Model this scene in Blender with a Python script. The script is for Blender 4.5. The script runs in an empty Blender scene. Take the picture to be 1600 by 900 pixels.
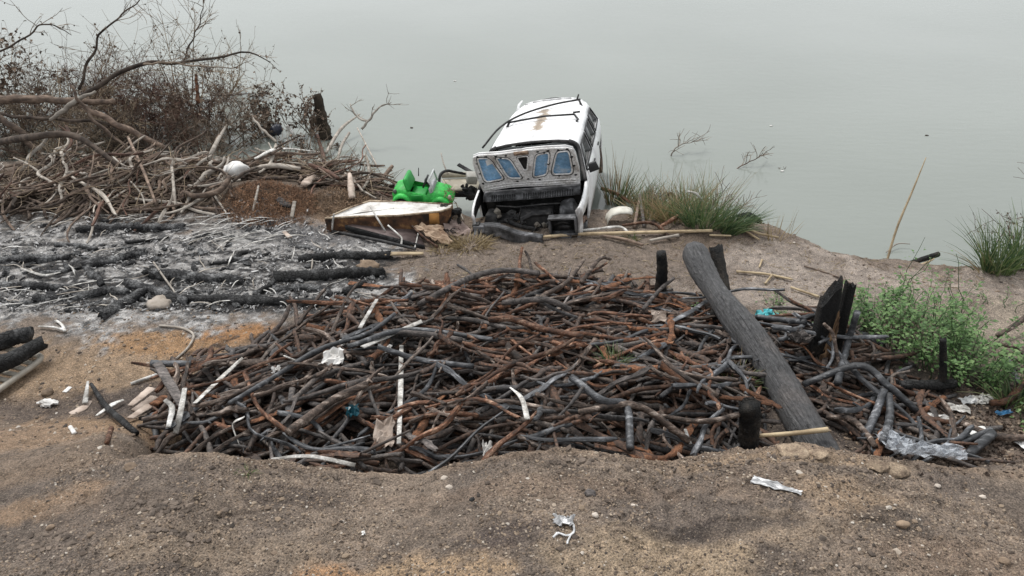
import bpy, bmesh, math, random
import numpy as np
from mathutils import Vector, Matrix, Euler

# ------------------------------------------------------------------ camera, world, sun, exposure
scene = bpy.context.scene
COL = scene.collection
R = math.radians
CAM_H, PITCH, FPX = 5.0, R(30.0), 1256.0          # eye height, downward tilt, focal length in photograph pixels
cam_data = bpy.data.cameras.new('camera')
cam = bpy.data.objects.new('camera', cam_data)
COL.objects.link(cam)
cam.location = (0, 0, CAM_H)
cam.rotation_euler = (math.pi / 2 - PITCH, 0, 0)
cam_data.sensor_width = 36.0
cam_data.lens = 36.0 * FPX / 1600.0
cam_data.clip_start = 0.05
cam_data.clip_end = 6000
scene.camera = cam

world = bpy.data.worlds.new('World')
scene.world = world
world.use_nodes = True
SUN_EL, SUN_AZ = R(62), R(-35)                     # overcast: a broad soft sun behind thin cloud, high, a little left of the view
wn, wl = world.node_tree.nodes, world.node_tree.links
wn.clear()
w_out = wn.new('ShaderNodeOutputWorld')
w_bg = wn.new('ShaderNodeBackground')
w_sky = wn.new('ShaderNodeTexSky')
w_sky.sky_type = 'NISHITA'
w_sky.sun_disc = False
w_sky.sun_elevation = SUN_EL
w_sky.sun_rotation = SUN_AZ
w_sky.air_density = 1.0
w_sky.dust_density = 4.0
w_bw = wn.new('ShaderNodeRGBToBW')
w_cloud = wn.new('ShaderNodeMix')                  # cloud cover: greys the blue sky almost completely
w_cloud.data_type = 'RGBA'
w_cloud.inputs['Factor'].default_value = 0.9
w_tint = wn.new('ShaderNodeMix')
w_tint.data_type = 'RGBA'
w_tint.blend_type = 'MULTIPLY'
w_tint.inputs['Factor'].default_value = 1.0
w_tint.inputs['B'].default_value = (0.97, 1.0, 1.03, 1)
w_even = wn.new('ShaderNodeMix')                   # an overcast deck is nearly even from horizon to zenith
w_even.data_type = 'RGBA'
w_even.inputs['Factor'].default_value = 0.6
w_even.inputs['B'].default_value = (7.5, 7.7, 7.9, 1)
wl.new(w_sky.outputs[0], w_bw.inputs[0])
wl.new(w_sky.outputs[0], w_cloud.inputs['A'])
wl.new(w_bw.outputs[0], w_cloud.inputs['B'])
wl.new(w_cloud.outputs['Result'], w_tint.inputs['A'])
wl.new(w_tint.outputs['Result'], w_even.inputs['A'])
wl.new(w_even.outputs['Result'], w_bg.inputs[0])
w_bg.inputs[1].default_value = 0.105
wl.new(w_bg.outputs[0], w_out.inputs[0])

sun_data = bpy.data.lights.new('sun', 'SUN')
sun_data.energy = 1.5
sun_data.angle = R(14)
sun_data.color = (1.0, 0.97, 0.93)
sun = bpy.data.objects.new('sun', sun_data)
COL.objects.link(sun)
sun_dir = Vector((math.sin(SUN_AZ) * math.cos(SUN_EL), math.cos(SUN_AZ) * math.cos(SUN_EL), math.sin(SUN_EL)))
sun.rotation_euler = sun_dir.to_track_quat('Z', 'Y').to_euler()
sun.location = (0, 0, 30)

vs = scene.view_settings
vs.view_transform = 'Standard'
vs.look = 'None'
vs.exposure = 0.66
vs.gamma = 1.0
vs.use_curve_mapping = False
scene.cycles.max_bounces = 6

rng = np.random.default_rng(11)
rnd = random.Random(11)

# ------------------------------------------------------------------ helpers: numbers
def _hash(ix, iy, s):
    h = (ix.astype(np.int64) * 374761393 + iy.astype(np.int64) * 668265263 + s * 1274126177) & 0xFFFFFFFF
    h = ((h ^ (h >> 13)) * 1103515245) & 0xFFFFFFFF
    h = ((h ^ (h >> 16)) * 2246822519) & 0xFFFFFFFF
    return ((h ^ (h >> 15)) & 0xFFFF) / 65535.0

def vnoise(x, y, s=0):
    x = np.asarray(x, float); y = np.asarray(y, float)
    ix = np.floor(x); iy = np.floor(y)
    fx = x - ix; fy = y - iy
    fx = fx * fx * (3 - 2 * fx); fy = fy * fy * (3 - 2 * fy)
    ix = ix.astype(np.int64); iy = iy.astype(np.int64)
    a = _hash(ix, iy, s); b = _hash(ix + 1, iy, s); c = _hash(ix, iy + 1, s); d = _hash(ix + 1, iy + 1, s)
    return (a + (b - a) * fx) * (1 - fy) + (c + (d - c) * fx) * fy

def fbm(x, y, octaves=4, s=0, gain=0.5):
    t = 0; amp = 1; tot = 0
    for k in range(octaves):
        t = t + amp * vnoise(np.asarray(x) * 2 ** k, np.asarray(y) * 2 ** k, s + 17 * k)
        tot += amp; amp *= gain
    return t / tot

def sstep(a, b, x):
    t = np.clip((np.asarray(x, float) - a) / (b - a), 0, 1)
    return t * t * (3 - 2 * t)

CP, SP = math.cos(PITCH), math.sin(PITCH)
def ray(px, py):
    u = (px - 800) / FPX; v = (py - 450) / FPX
    return np.array([u, CP - v * SP, -SP - v * CP])
def P(px, py, z):
    d = ray(px, py); t = (z - CAM_H) / d[2]
    return Vector((d[0] * t, d[1] * t, z))
def PY(px, py, Y):
    d = ray(px, py); t = Y / d[1]
    return Vector((d[0] * t, Y, CAM_H + d[2] * t))
def to_px(x, y, z):
    z = np.asarray(z) - CAM_H
    depth = np.asarray(y) * CP - z * SP
    return 800 + FPX * np.asarray(x) / depth, 450 - FPX * (np.asarray(y) * SP + z * CP) / depth

# ------------------------------------------------------------------ terrain height (metres; water at WATER_Z)
WATER_Z = -0.5
_sh = [P(a, b, WATER_Z) for a, b in ((-700, 262), (-200, 262), (0, 262), (150, 262), (330, 256), (400, 258), (500, 272), (560, 288), (620, 306),
       (700, 328), (745, 348), (800, 345), (950, 338), (1060, 350), (1170, 360), (1230, 386), (1262, 402), (1330, 410), (1400, 416),
       (1540, 424), (1600, 424), (1900, 430), (2600, 430))]
SHX = np.array([p.x for p in _sh]); SHY = np.array([p.y for p in _sh])
_o = np.argsort(SHX); SHX = SHX[_o]; SHY = SHY[_o]
CREST_Y = 4.46
_cr = [(-400, 800), (0, 762), (130, 728), (240, 708), (340, 708), (400, 724), (500, 728), (580, 738), (660, 738), (720, 727), (800, 708), (880, 706),
       (960, 710), (1040, 724), (1100, 708), (1180, 702), (1240, 697), (1310, 706), (1400, 718), (1480, 728), (1600, 748), (2000, 800)]
CRX = np.array([PY(a, b, CREST_Y).x for a, b in _cr]); CRZ = np.array([PY(a, b, CREST_Y).z for a, b in _cr])

BUMPS = []                                          # (x, y, rx, ry, height)
def bump_px(px, py, rx, ry, h):
    p = P(px, py, 0); BUMPS.append((p.x, p.y, rx, ry, h))
bump_px(720, 570, 2.1, 0.80, 0.05)                  # heart of the burnt heap
bump_px(520, 600, 1.2, 0.7, 0.08)
bump_px(960, 560, 1.1, 0.8, 0.06)
bump_px(170, 305, 2.2, 0.6, 0.16)                   # under the driftwood
bump_px(400, 318, 0.75, 0.5, 0.30)                  # rusty wire mounds
bump_px(530, 318, 0.5, 0.35, 0.16)
bump_px(1400, 520, 1.0, 0.6, 0.06)
bump_px(1470, 470, 1.2, 0.3, 0.12)
bump_px(1090, 362, 0.9, 0.3, 0.12)

def ground(x, y, detail=True):
    x = np.asarray(x, float); y = np.asarray(y, float)
    sy = np.interp(x, SHX, SHY) + 0.35 * (fbm(x * 1.7, y * 0.4, 3, 5) - 0.5)
    s = y - sy
    k = 0.16
    slope = WATER_Z - s * 0.62
    h = np.clip(0.5 + 0.5 * (0.0 - slope) / k, 0, 1)
    z = 0.0 * (1 - h) + slope * h - k * h * (1 - h)
    z = np.maximum(z, -1.8)
    for bx, by, rx, ry, bh in BUMPS:
        z = z + bh * np.exp(-((x - bx) / rx) ** 2 - ((y - by) / ry) ** 2)
    land = sstep(0.6, -0.3, s)
    # the earth bank the photographer stands on
    cz = np.interp(x, CRX, CRZ)
    wob = 0.10 * (fbm(x * 2.3, x * 0 + 3.1, 3, 9) - 0.5)
    wid = 0.32 + 1.7 * sstep(-2.75, -3.5, x) + 0.9 * sstep(3.3, 4.2, x)
    fall = 1 - sstep(0.0, 1.0, (y - CREST_Y - wob) / wid)
    top = cz + 0.10 * sstep(0, 1.2, CREST_Y - y) - 0.06 * sstep(1.2, 4, CREST_Y - y)
    bank = top * fall
    z = np.where(y < CREST_Y + 3, np.maximum(z, 0) * (1 - fall) + bank, z) * 1.0
    if detail:
        near = 1 - sstep(4.6, 6.0, y)
        z = z + land * ((fbm(x * 0.9, y * 0.9, 3, 21) - 0.5) * 0.10 * (1 - near) + (fbm(x * 4, y * 4, 4, 31) - 0.5) * 0.05
                        + (fbm(x * 17, y * 17, 3, 41) - 0.5) * 0.030)
        # crumbling clods: ridged noise, and stepped crusts
        rdg = 1 - np.abs(2 * fbm(x * 6 + 0.6 * y, y * 7, 3, 51) - 1)
        z = z + land * near * 0.028 * (rdg - 0.7)
        st = fbm(x * 2.2, y * 2.6, 4, 61) * 7
        stf = st - np.floor(st)
        z = z + land * near * 0.028 * (np.floor(st) + sstep(0.8, 1.0, stf) - st) * sstep(0.52, 0.62, fbm(x * 0.8 + 3, y * 0.8, 2, 71))
    return z
def gz(x, y):
    return float(ground(np.array([x]), np.array([y]))[0])
def G(px, py, lift=0.0):
    d = ray(px, py)
    t = np.linspace(3.5, 22, 2600)
    X = d[0] * t; Y = d[1] * t; Z = CAM_H + d[2] * t
    g = np.maximum(ground(X, Y), WATER_Z) + lift       # the water surface where the ground lies under it
    i = int(np.argmax(Z < g))
    if i == 0: i = len(t) - 1
    return Vector((X[i], Y[i], g[i]))

# ------------------------------------------------------------------ helpers: meshes
class MB:
    """collects shapes and links them as one mesh object"""
    def __init__(self): self.v = []; self.f = []; self.n = 0
    def add(self, verts, faces, mat=0):
        verts = np.asarray(verts, float).reshape(-1, 3)
        for f in faces:
            f = np.asarray(f, dtype=np.int64)
            if len(f): self.f.append((f + self.n, mat))
        self.v.append(verts); self.n += len(verts)
        return self
    def tube(self, pts, rad, k=6, mat=0, cap=True, jit=0.0, flat=1.0, ridges=None):
        pts = np.asarray([tuple(p) for p in pts], float); n = len(pts)
        rad = np.broadcast_to(np.asarray(rad, float), (n,)).copy()
        tan = np.gradient(pts, axis=0)
        tan /= np.linalg.norm(tan, axis=1)[:, None] + 1e-9
        ref = np.array([0, 0, 1.0]) if abs(tan[0][2]) < 0.9 else np.array([1.0, 0, 0])
        u = np.cross(tan[0], ref); u /= np.linalg.norm(u)
        U = np.empty((n, 3))
        for i in range(n):
            u = u - tan[i] * np.dot(u, tan[i]); u /= np.linalg.norm(u) + 1e-9
            U[i] = u
        W = np.cross(tan, U)
        a = np.linspace(0, 2 * math.pi, k, endpoint=False)
        rr = rad[:, None] * (1 + (jit * rng.standard_normal((n, k)) if jit else 0)) * np.ones((n, k))
        if ridges is not None: rr = rr * ridges[None, :]
        V = pts[:, None, :] + rr[:, :, None] * (np.cos(a)[None, :, None] * U[:, None, :] + flat * np.sin(a)[None, :, None] * W[:, None, :])
        V = V.reshape(-1, 3)
        i = np.arange(n - 1)[:, None] * k; j = np.arange(k)[None, :]; j2 = (j + 1) % k
        q = np.stack([i + j, i + j2, i + k + j2, i + k + j], -1).reshape(-1, 4)
        faces = [q]
        if cap:
            faces.append(np.arange(k)[::-1][None, :]); faces.append((np.arange(k) + (n - 1) * k)[None, :])
        return self.add(V, faces, mat)
    def box(self, c, s, rot=None, mat=0, taper=1.0):
        x, y, z = np.array(s) / 2
        V = np.array([(-x, -y, -z), (x, -y, -z), (x, y, -z), (-x, y, -z), (-x * taper, -y * taper, z), (x * taper, -y * taper, z), (x * taper, y * taper, z), (-x * taper, y * taper, z)])
        if rot is not None: V = V @ np.array(Euler(rot).to_matrix()).T
        F = np.array([(0, 3, 2, 1), (4, 5, 6, 7), (0, 1, 5, 4), (1, 2, 6, 5), (2, 3, 7, 6), (3, 0, 4, 7)])
        return self.add(V + np.array(c), [F], mat)
    def grid(self, V, mat=0, skip=None):
        V = np.asarray(V, float); n, m = V.shape[:2]
        i = np.arange(n - 1)[:, None] * m; j = np.arange(m - 1)[None, :]
        q = np.stack([i + j, i + j + 1, i + m + j + 1, i + m + j], -1)
        if skip is not None: q = q[~skip]
        return self.add(V.reshape(-1, 3), [q.reshape(-1, 4)], mat)
    def blob(self, c, r, jit=0.15, mat=0, sub=1, rot=None):
        V, F = ICO[sub]
        W = V * (1 + jit * rng.standard_normal((len(V), 1))) * np.asarray(r)
        if rot is not None: W = W @ np.array(Euler(rot).to_matrix()).T
        return self.add(W + np.asarray(tuple(c)), [F], mat)
    def mesh(self, name, mats, smooth=True, origin=None, sharp=None):
        me = bpy.data.meshes.new(name)
        V = np.concatenate(self.v) if self.v else np.zeros((0, 3))
        if origin is not None: V = V - np.asarray(tuple(origin))
        me.vertices.add(len(V)); me.vertices.foreach_set('co', V.astype(np.float32).ravel())
        loops = np.concatenate([f.ravel() for f, m in self.f]); tot = np.concatenate([np.full(len(f), f.shape[1]) for f, m in self.f])
        mi = np.concatenate([np.full(len(f), m) for f, m in self.f])
        me.loops.add(len(loops)); me.loops.foreach_set('vertex_index', loops.astype(np.int32))
        me.polygons.add(len(tot)); me.polygons.foreach_set('loop_start', np.concatenate([[0], np.cumsum(tot)[:-1]]).astype(np.int32))
        me.polygons.foreach_set('loop_total', tot.astype(np.int32))
        me.polygons.foreach_set('material_index', mi.astype(np.int32))
        me.polygons.foreach_set('use_smooth', np.full(len(tot), smooth))
        me.update(calc_edges=True); me.validate()
        for m in (mats if isinstance(mats, (list, tuple)) else [mats]): me.materials.append(m)
        if sharp is not None and smooth: me.set_sharp_from_angle(angle=R(sharp))
        return me
    def base(self):
        V = np.concatenate(self.v); lo = V.min(0); hi = V.max(0)
        return Vector(((lo[0] + hi[0]) / 2, (lo[1] + hi[1]) / 2, lo[2]))
    def build(self, name, mats, parent=None, smooth=True, origin='base', sharp=None, solid=0.0, bevel=0.0):
        if parent is not None and origin == 'base': origin = None
        if isinstance(origin, str): origin = self.base()
        me = self.mesh(name, mats, smooth, origin, sharp)
        o = bpy.data.objects.new(name, me); COL.objects.link(o)
        if origin is not None and parent is None: o.location = origin
        if parent is not None: o.parent = parent
        if solid:
            m = o.modifiers.new('solid', 'SOLIDIFY'); m.thickness = solid; m.offset = -1
        if bevel:
            m = o.modifiers.new('bevel', 'BEVEL'); m.width = bevel; m.segments = 2; m.limit_method = 'ANGLE'; m.angle_limit = R(40)
        return o

def _ico(sub):
    bm = bmesh.new(); bmesh.ops.create_icosphere(bm, subdivisions=sub, radius=1.0)
    V = np.array([v.co[:] for v in bm.verts]); F = np.array([[v.index for v in f.verts] for f in bm.faces]); bm.free()
    return V, F
ICO = {1: _ico(1), 2: _ico(2), 3: _ico(3)}

LABELS = {}
def tag(o, label=None, cat=None, group=None, kind=None):
    if label: o['label'] = label; LABELS.setdefault(label, []).append(o.name)
    if cat: o['category'] = cat
    if group: o['group'] = group
    if kind: o['kind'] = kind
    return o
def empty(name, loc, label=None, cat=None, group=None, rot=(0, 0, 0)):
    o = bpy.data.objects.new(name, None); COL.objects.link(o)
    o.location = loc; o.rotation_euler = rot; o.empty_display_size = 0.2
    return tag(o, label, cat, group)
def spline(pts, n=12):
    """smooth curve through points (Catmull-Rom)"""
    p = np.asarray([tuple(q) for q in pts], float)
    if len(p) == 2: return p[0] + (p[1] - p[0]) * np.linspace(0, 1, n)[:, None]
    p = np.vstack([2 * p[0] - p[1], p, 2 * p[-1] - p[-2]])
    out = []; m = len(p) - 3
    for t in np.linspace(0, m - 1e-6, n):
        i = int(t); f = t - i
        a, b, c, d = p[i], p[i + 1], p[i + 2], p[i + 3]
        out.append(0.5 * (2 * b + (c - a) * f + (2 * a - 5 * b + 4 * c - d) * f ** 2 + (3 * b - 3 * c + d - a) * f ** 3))
    return np.array(out)
def in_poly(x, y, poly):
    x = np.asarray(x); y = np.asarray(y); inside = np.zeros(x.shape, bool); n = len(poly)
    for i in range(n):
        x1, y1 = poly[i]; x2, y2 = poly[(i + 1) % n]
        c = ((y1 > y) != (y2 > y)) & (x < (x2 - x1) * (y - y1) / (y2 - y1 + 1e-12) + x1)
        inside ^= c
    return inside

# ------------------------------------------------------------------ materials
def new_mat(name):
    m = bpy.data.materials.new(name); m.use_nodes = True
    nt = m.node_tree; b = nt.nodes['Principled BSDF']
    return m, nt, b
def N(nt, typ, **kw):
    n = nt.nodes.new(typ)
    for k, v in kw.items():
        if k in n.inputs: n.inputs[k].default_value = v
        else: setattr(n, k, v)
    return n
def ramp(nt, fac, stops):
    r = nt.nodes.new('ShaderNodeValToRGB')
    e = r.color_ramp.elements
    while len(e) < len(stops): e.new(0.5)
    for i, (p, c) in enumerate(stops):
        e[i].position = p; e[i].color = (*c, 1)
    nt.links.new(fac, r.inputs[0])
    return r.outputs[0]
def mix(nt, fac, a, b, mode='MIX'):
    m = nt.nodes.new('ShaderNodeMix'); m.data_type = 'RGBA'; m.blend_type = mode
    for s, v in (('Factor', fac), ('A', a), ('B', b)):
        if hasattr(v, 'is_output') or isinstance(v, bpy.types.NodeSocket): nt.links.new(v, m.inputs[s])
        elif isinstance(v, (int, float)): m.inputs[s].default_value = v if s == 'Factor' else (v, v, v, 1)
        else: m.inputs[s].default_value = (*v, 1)
    return m.outputs['Result']
def math_(nt, op, a, b=0.0):
    m = nt.nodes.new('ShaderNodeMath'); m.operation = op
    for i, v in enumerate((a, b)):
        if isinstance(v, bpy.types.NodeSocket): nt.links.new(v, m.inputs[i])
        else: m.inputs[i].default_value = v
    return m.outputs[0]
def coords(nt, scale=(1, 1, 1), randomize=True, src='Object'):
    tc = nt.nodes.new('ShaderNodeTexCoord')
    mp = nt.nodes.new('ShaderNodeMapping')
    mp.inputs['Scale'].default_value = scale
    nt.links.new(tc.outputs[src], mp.inputs['Vector'])
    if randomize:
        oi = nt.nodes.new('ShaderNodeObjectInfo')
        nt.links.new(math_(nt, 'MULTIPLY', oi.outputs['Random'], 50.0), mp.inputs['Location'])
    return mp.outputs[0]
def noise(nt, vec, scale, detail=4, rough=0.55, dist=0.0):
    n = N(nt, 'ShaderNodeTexNoise', Scale=scale, Detail=detail, Roughness=rough, Distortion=dist)
    nt.links.new(vec, n.inputs['Vector'])
    return n.outputs['Fac']
def bump(nt, b, h, strength=0.5, dist=0.01):
    n = N(nt, 'ShaderNodeBump', Strength=strength, Distance=dist)
    nt.links.new(h, n.inputs['Height']); nt.links.new(n.outputs[0], b.inputs['Normal'])

def mat_two(name, c1, c2, scale=8, rough=0.85, bump_s=0.4, c3=None, rnd_v=0.35, stretch=(1, 1, 1), metallic=0.0, lo=0.38, hi=0.62, spec=0.3, bscale=6, island=False, grain=0.0):
    """a worn two- or three-tone surface, each object (or each island) a little lighter or darker than the next"""
    m, nt, b = new_mat(name)
    v = coords(nt, stretch)
    f = noise(nt, v, scale, 5, 0.6)
    stops = [(lo, c1), (hi, c2)] + ([(min(hi + 0.14, 1), c3)] if c3 else [])
    c = ramp(nt, f, stops)
    if grain:
        gr = noise(nt, v, scale * 5.5, 4, 0.7)
        c = mix(nt, 1.0, c, ramp(nt, gr, [(0.32, (1 - grain,) * 3), (0.5, (1, 1, 1)), (0.70, (1 + 1.5 * grain, 1 + 1.42 * grain, 1 + 1.38 * grain))]), 'MULTIPLY')
    if rnd_v:
        oi = nt.nodes.new('ShaderNodeObjectInfo'); r = oi.outputs['Random']
        if island:
            ge = nt.nodes.new('ShaderNodeNewGeometry'); r = math_(nt, 'FRACT', math_(nt, 'ADD', r, ge.outputs['Random Per Island']))
        val = math_(nt, 'ADD', math_(nt, 'MULTIPLY', r, 2 * rnd_v), 1 - rnd_v)
        c = mix(nt, 1.0, c, val, 'MULTIPLY')
    nt.links.new(c, b.inputs['Base Color'])
    b.inputs['Roughness'].default_value = rough
    b.inputs['Metallic'].default_value = metallic
    b.inputs['Specular IOR Level'].default_value = spec
    if bump_s: bump(nt, b, noise(nt, v, scale * bscale, 4, 0.65), bump_s)
    return m

M = {}
# sticks of the burnt heap: four tones, the palest colour paints dust and highlights
M['rust'] = mat_two('rusty_bark', (0.026, 0.018, 0.014), (0.125, 0.058, 0.033), 6, 0.72, 0.8, (0.31, 0.205, 0.145), 0.5, (1, 3, 3), grain=0.65, lo=0.34, hi=0.54)
M['brown'] = mat_two('brown_bark', (0.022, 0.018, 0.016), (0.092, 0.067, 0.053), 6, 0.7, 0.8, (0.31, 0.26, 0.222), 0.5, (1, 3, 3), grain=0.65, lo=0.34, hi=0.54)
M['char'] = mat_two('charcoal_grey', (0.018, 0.019, 0.021), (0.068, 0.071, 0.077), 6, 0.5, 0.5, (0.27, 0.275, 0.285), 0.45, (1, 3, 3), spec=0.5, grain=0.55, lo=0.34, hi=0.56)
M['ashy'] = mat_two('ashy_bark', (0.05, 0.046, 0.044), (0.16, 0.14, 0.13), 7, 0.85, 0.8, (0.30, 0.275, 0.255), 0.35, (1, 3, 3), grain=0.5)
def fill_mat():
    m, nt, b = new_mat('heap_fill')
    ge = nt.nodes.new('ShaderNodeNewGeometry'); r = ge.outputs['Random Per Island']
    v = coords(nt, (1, 1, 1), False)
    f = noise(nt, v, 30, 5, 0.7)
    base = ramp(nt, r, [(0.0, (0.115, 0.058, 0.034)), (0.3, (0.090, 0.058, 0.043)), (0.6, (0.066, 0.056, 0.051)), (0.75, (0.065, 0.066, 0.070)), (1.0, (0.16, 0.13, 0.11))])
    nt.links.new(mix(nt, 1.0, base, ramp(nt, f, [(0.34, (0.25, 0.25, 0.25)), (0.5, (0.72, 0.72, 0.72)), (0.68, (1.7, 1.6, 1.5))]), 'MULTIPLY'), b.inputs['Base Color'])  # lower sticks coloured darker, standing for shade between the top ones
    b.inputs['Roughness'].default_value = 0.8
    bump(nt, b, noise(nt, v, 60), 0.4)
    return m
M['fill'] = fill_mat()
def charred(name, base=(0.012, 0.012, 0.012), ash=(0.10, 0.10, 0.10), scale=22, ash_at=0.62):
    m, nt, b = new_mat(name)
    v = coords(nt, (1, 1, 1))
    vo = N(nt, 'ShaderNodeTexVoronoi', Scale=scale, feature='DISTANCE_TO_EDGE')
    nt.links.new(v, vo.inputs['Vector'])
    crack = ramp(nt, vo.outputs['Distance'], [(0.0, (0, 0, 0)), (0.12, (1, 1, 1))])
    f = noise(nt, v, 5, 6, 0.65)
    c = mix(nt, ramp(nt, f, [(ash_at - 0.12, (0, 0, 0)), (ash_at + 0.1, (1, 1, 1))]), base, ash)
    nt.links.new(mix(nt, 0.45, c, crack, 'MULTIPLY'), b.inputs['Base Color'])
    b.inputs['Roughness'].default_value = 0.75
    b.inputs['Specular IOR Level'].default_value = 0.35
    bump(nt, b, math_(nt, 'ADD', crack, noise(nt, v, 60, 4)), 0.8, 0.012)
    return m
M['charred'] = charred('charred_wood')
M['charred_ash'] = charred('charred_wood_with_ash', (0.016, 0.016, 0.017), (0.22, 0.22, 0.22), 20, 0.56)
M['soot'] = charred('soot_black', (0.006, 0.006, 0.006), (0.045, 0.036, 0.028), 34, 0.60)
def log_mat():
    m, nt, b = new_mat('charred_log_bark')
    v = coords(nt, (1.3, 13, 13), False)              # grain runs along the log
    v2 = coords(nt, (2.4, 12, 12), False)
    f = noise(nt, v, 3.0, 7, 0.7, 0.6)
    vo = N(nt, 'ShaderNodeTexVoronoi', Scale=2.2, feature='DISTANCE_TO_EDGE'); nt.links.new(v2, vo.inputs['Vector'])
    crack = ramp(nt, vo.outputs['Distance'], [(0.0, (0.08, 0.08, 0.08)), (0.035, (1, 1, 1))])
    crack = mix(nt, ramp(nt, noise(nt, coords(nt, (1, 1, 1), False), 3.5, 3), [(0.42, (0, 0, 0)), (0.55, (1, 1, 1))]), crack, (1.0, 1.0, 1.0))
    c = ramp(nt, f, [(0.28, (0.022, 0.022, 0.023)), (0.42, (0.068, 0.067, 0.069)), (0.60, (0.102, 0.100, 0.101)), (0.76, (0.21, 0.206, 0.203))])
    g = noise(nt, coords(nt, (1, 1, 1), False), 2.2, 3)
    c = mix(nt, ramp(nt, g, [(0.55, (0, 0, 0)), (0.7, (0.5, 0.5, 0.5))]), c, (0.15, 0.13, 0.12))
    c = mix(nt, 1.0, c, ramp(nt, noise(nt, coords(nt, (3, 3, 3), False), 9, 5, 0.7), [(0.3, (0.55, 0.55, 0.55)), (0.7, (1.4, 1.4, 1.4))]), 'MULTIPLY')
    nt.links.new(mix(nt, 0.5, c, crack, 'MULTIPLY'), b.inputs['Base Color'])
    b.inputs['Roughness'].default_value = 0.58
    b.inputs['Specular IOR Level'].default_value = 0.4
    bump(nt, b, math_(nt, 'ADD', math_(nt, 'MULTIPLY', crack, 0.35), math_(nt, 'MULTIPLY', f, 1.5)), 1.0, 0.03)
    return m
M['log'] = log_mat()
M['twig_grey'] = mat_two('grey_twig', (0.115, 0.088, 0.066), (0.25, 0.198, 0.152), 6, 0.9, 0.3, (0.36, 0.30, 0.24), 0.4, island=True)
M['twig_red'] = mat_two('red_brown_twig', (0.060, 0.036, 0.028), (0.15, 0.085, 0.062), 6, 0.9, 0.3, None, 0.4, island=True)
M['twig_tan'] = mat_two('tan_twig', (0.17, 0.13, 0.09), (0.33, 0.26, 0.18), 6, 0.9, 0.2, None, 0.4, island=True)
M['twig_dark'] = mat_two('dark_twig', (0.034, 0.026, 0.021), (0.100, 0.076, 0.060), 6, 0.9, 0.3, (0.16, 0.13, 0.105), 0.4, island=True)
M['drift'] = mat_two('driftwood', (0.075, 0.055, 0.044), (0.20, 0.145, 0.11), 6, 0.88, 0.4, (0.33, 0.27, 0.22), 0.5, (1, 2.5, 2.5))
M['drift_pale'] = mat_two('pale_driftwood', (0.24, 0.21, 0.18), (0.42, 0.38, 0.33), 6, 0.88, 0.35, (0.55, 0.52, 0.48), 0.25, (1, 2.5, 2.5))
M['drift_fill'] = mat_two('driftwood_fill', (0.06, 0.045, 0.038), (0.17, 0.125, 0.095), 9, 0.9, 0.4, (0.26, 0.21, 0.17), 0.6, island=True)
M['bleached'] = mat_two('bleached_strip', (0.20, 0.185, 0.165), (0.47, 0.455, 0.425), 9, 0.8, 0.5, (0.66, 0.65, 0.63), 0.25, (1, 1, 1), grain=0.35, lo=0.34, hi=0.52)
M['paper'] = mat_two('dirty_white_paper', (0.55, 0.53, 0.5), (0.74, 0.73, 0.71), 7, 0.75, 0.2, (0.82, 0.82, 0.81), 0.08)
M['bark_flake'] = mat_two('orange_bark_flake', (0.06, 0.03, 0.018), (0.18, 0.082, 0.042), 8, 0.85, 0.8, (0.27, 0.165, 0.10), 0.4, (1, 2, 2), grain=0.6)
M['pale_slab'] = mat_two('pale_bark_slab', (0.28, 0.22, 0.18), (0.48, 0.40, 0.34), 8, 0.9, 0.4, None, 0.25)
M['cane'] = mat_two('dry_cane', (0.28, 0.21, 0.13), (0.50, 0.40, 0.26), 5, 0.7, 0.2, None, 0.2, (1, 1, 1))
M['leaf_brown'] = mat_two('dead_leaf', (0.075, 0.054, 0.040), (0.18, 0.130, 0.095), 9, 0.85, 0.2, None, 0.5, island=True)
def leaf_mat(name, c1, c2, c3):
    m, nt, b = new_mat(name)
    ge = nt.nodes.new('ShaderNodeNewGeometry')
    c = ramp(nt, ge.outputs['Random Per Island'], [(0.0, c1), (0.55, c2), (1.0, c3)])
    nt.links.new(c, b.inputs['Base Color'])
    b.inputs['Roughness'].default_value = 0.55
    tr = N(nt, 'ShaderNodeBsdfTranslucent'); nt.links.new(c, tr.inputs[0])
    mx = N(nt, 'ShaderNodeMixShader'); mx.inputs[0].default_value = 0.3
    nt.links.new(b.outputs[0], mx.inputs[1]); nt.links.new(tr.outputs[0], mx.inputs[2])
    nt.links.new(mx.outputs[0], nt.nodes['Material Output'].inputs[0])
    return m
M['leaf'] = leaf_mat('weed_leaf', (0.048, 0.110, 0.026), (0.102, 0.200, 0.056), (0.20, 0.31, 0.115))
M['blade'] = leaf_mat('grass_blade', (0.055, 0.10, 0.03), (0.12, 0.18, 0.06), (0.28, 0.28, 0.15))
M['blade_dark'] = leaf_mat('reed_blade', (0.03, 0.065, 0.028), (0.07, 0.125, 0.05), (0.16, 0.20, 0.10))
M['blade_dry'] = leaf_mat('dry_blade', (0.16, 0.12, 0.065), (0.30, 0.225, 0.12), (0.42, 0.33, 0.19))
M['stone'] = mat_two('pale_stone', (0.34, 0.29, 0.24), (0.52, 0.46, 0.40), 5, 0.9, 0.6, None, 0.25)
M['clod'] = mat_two('earth_clod', (0.13, 0.095, 0.07), (0.27, 0.20, 0.14), 8, 0.95, 0.6, None, 0.3)

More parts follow.
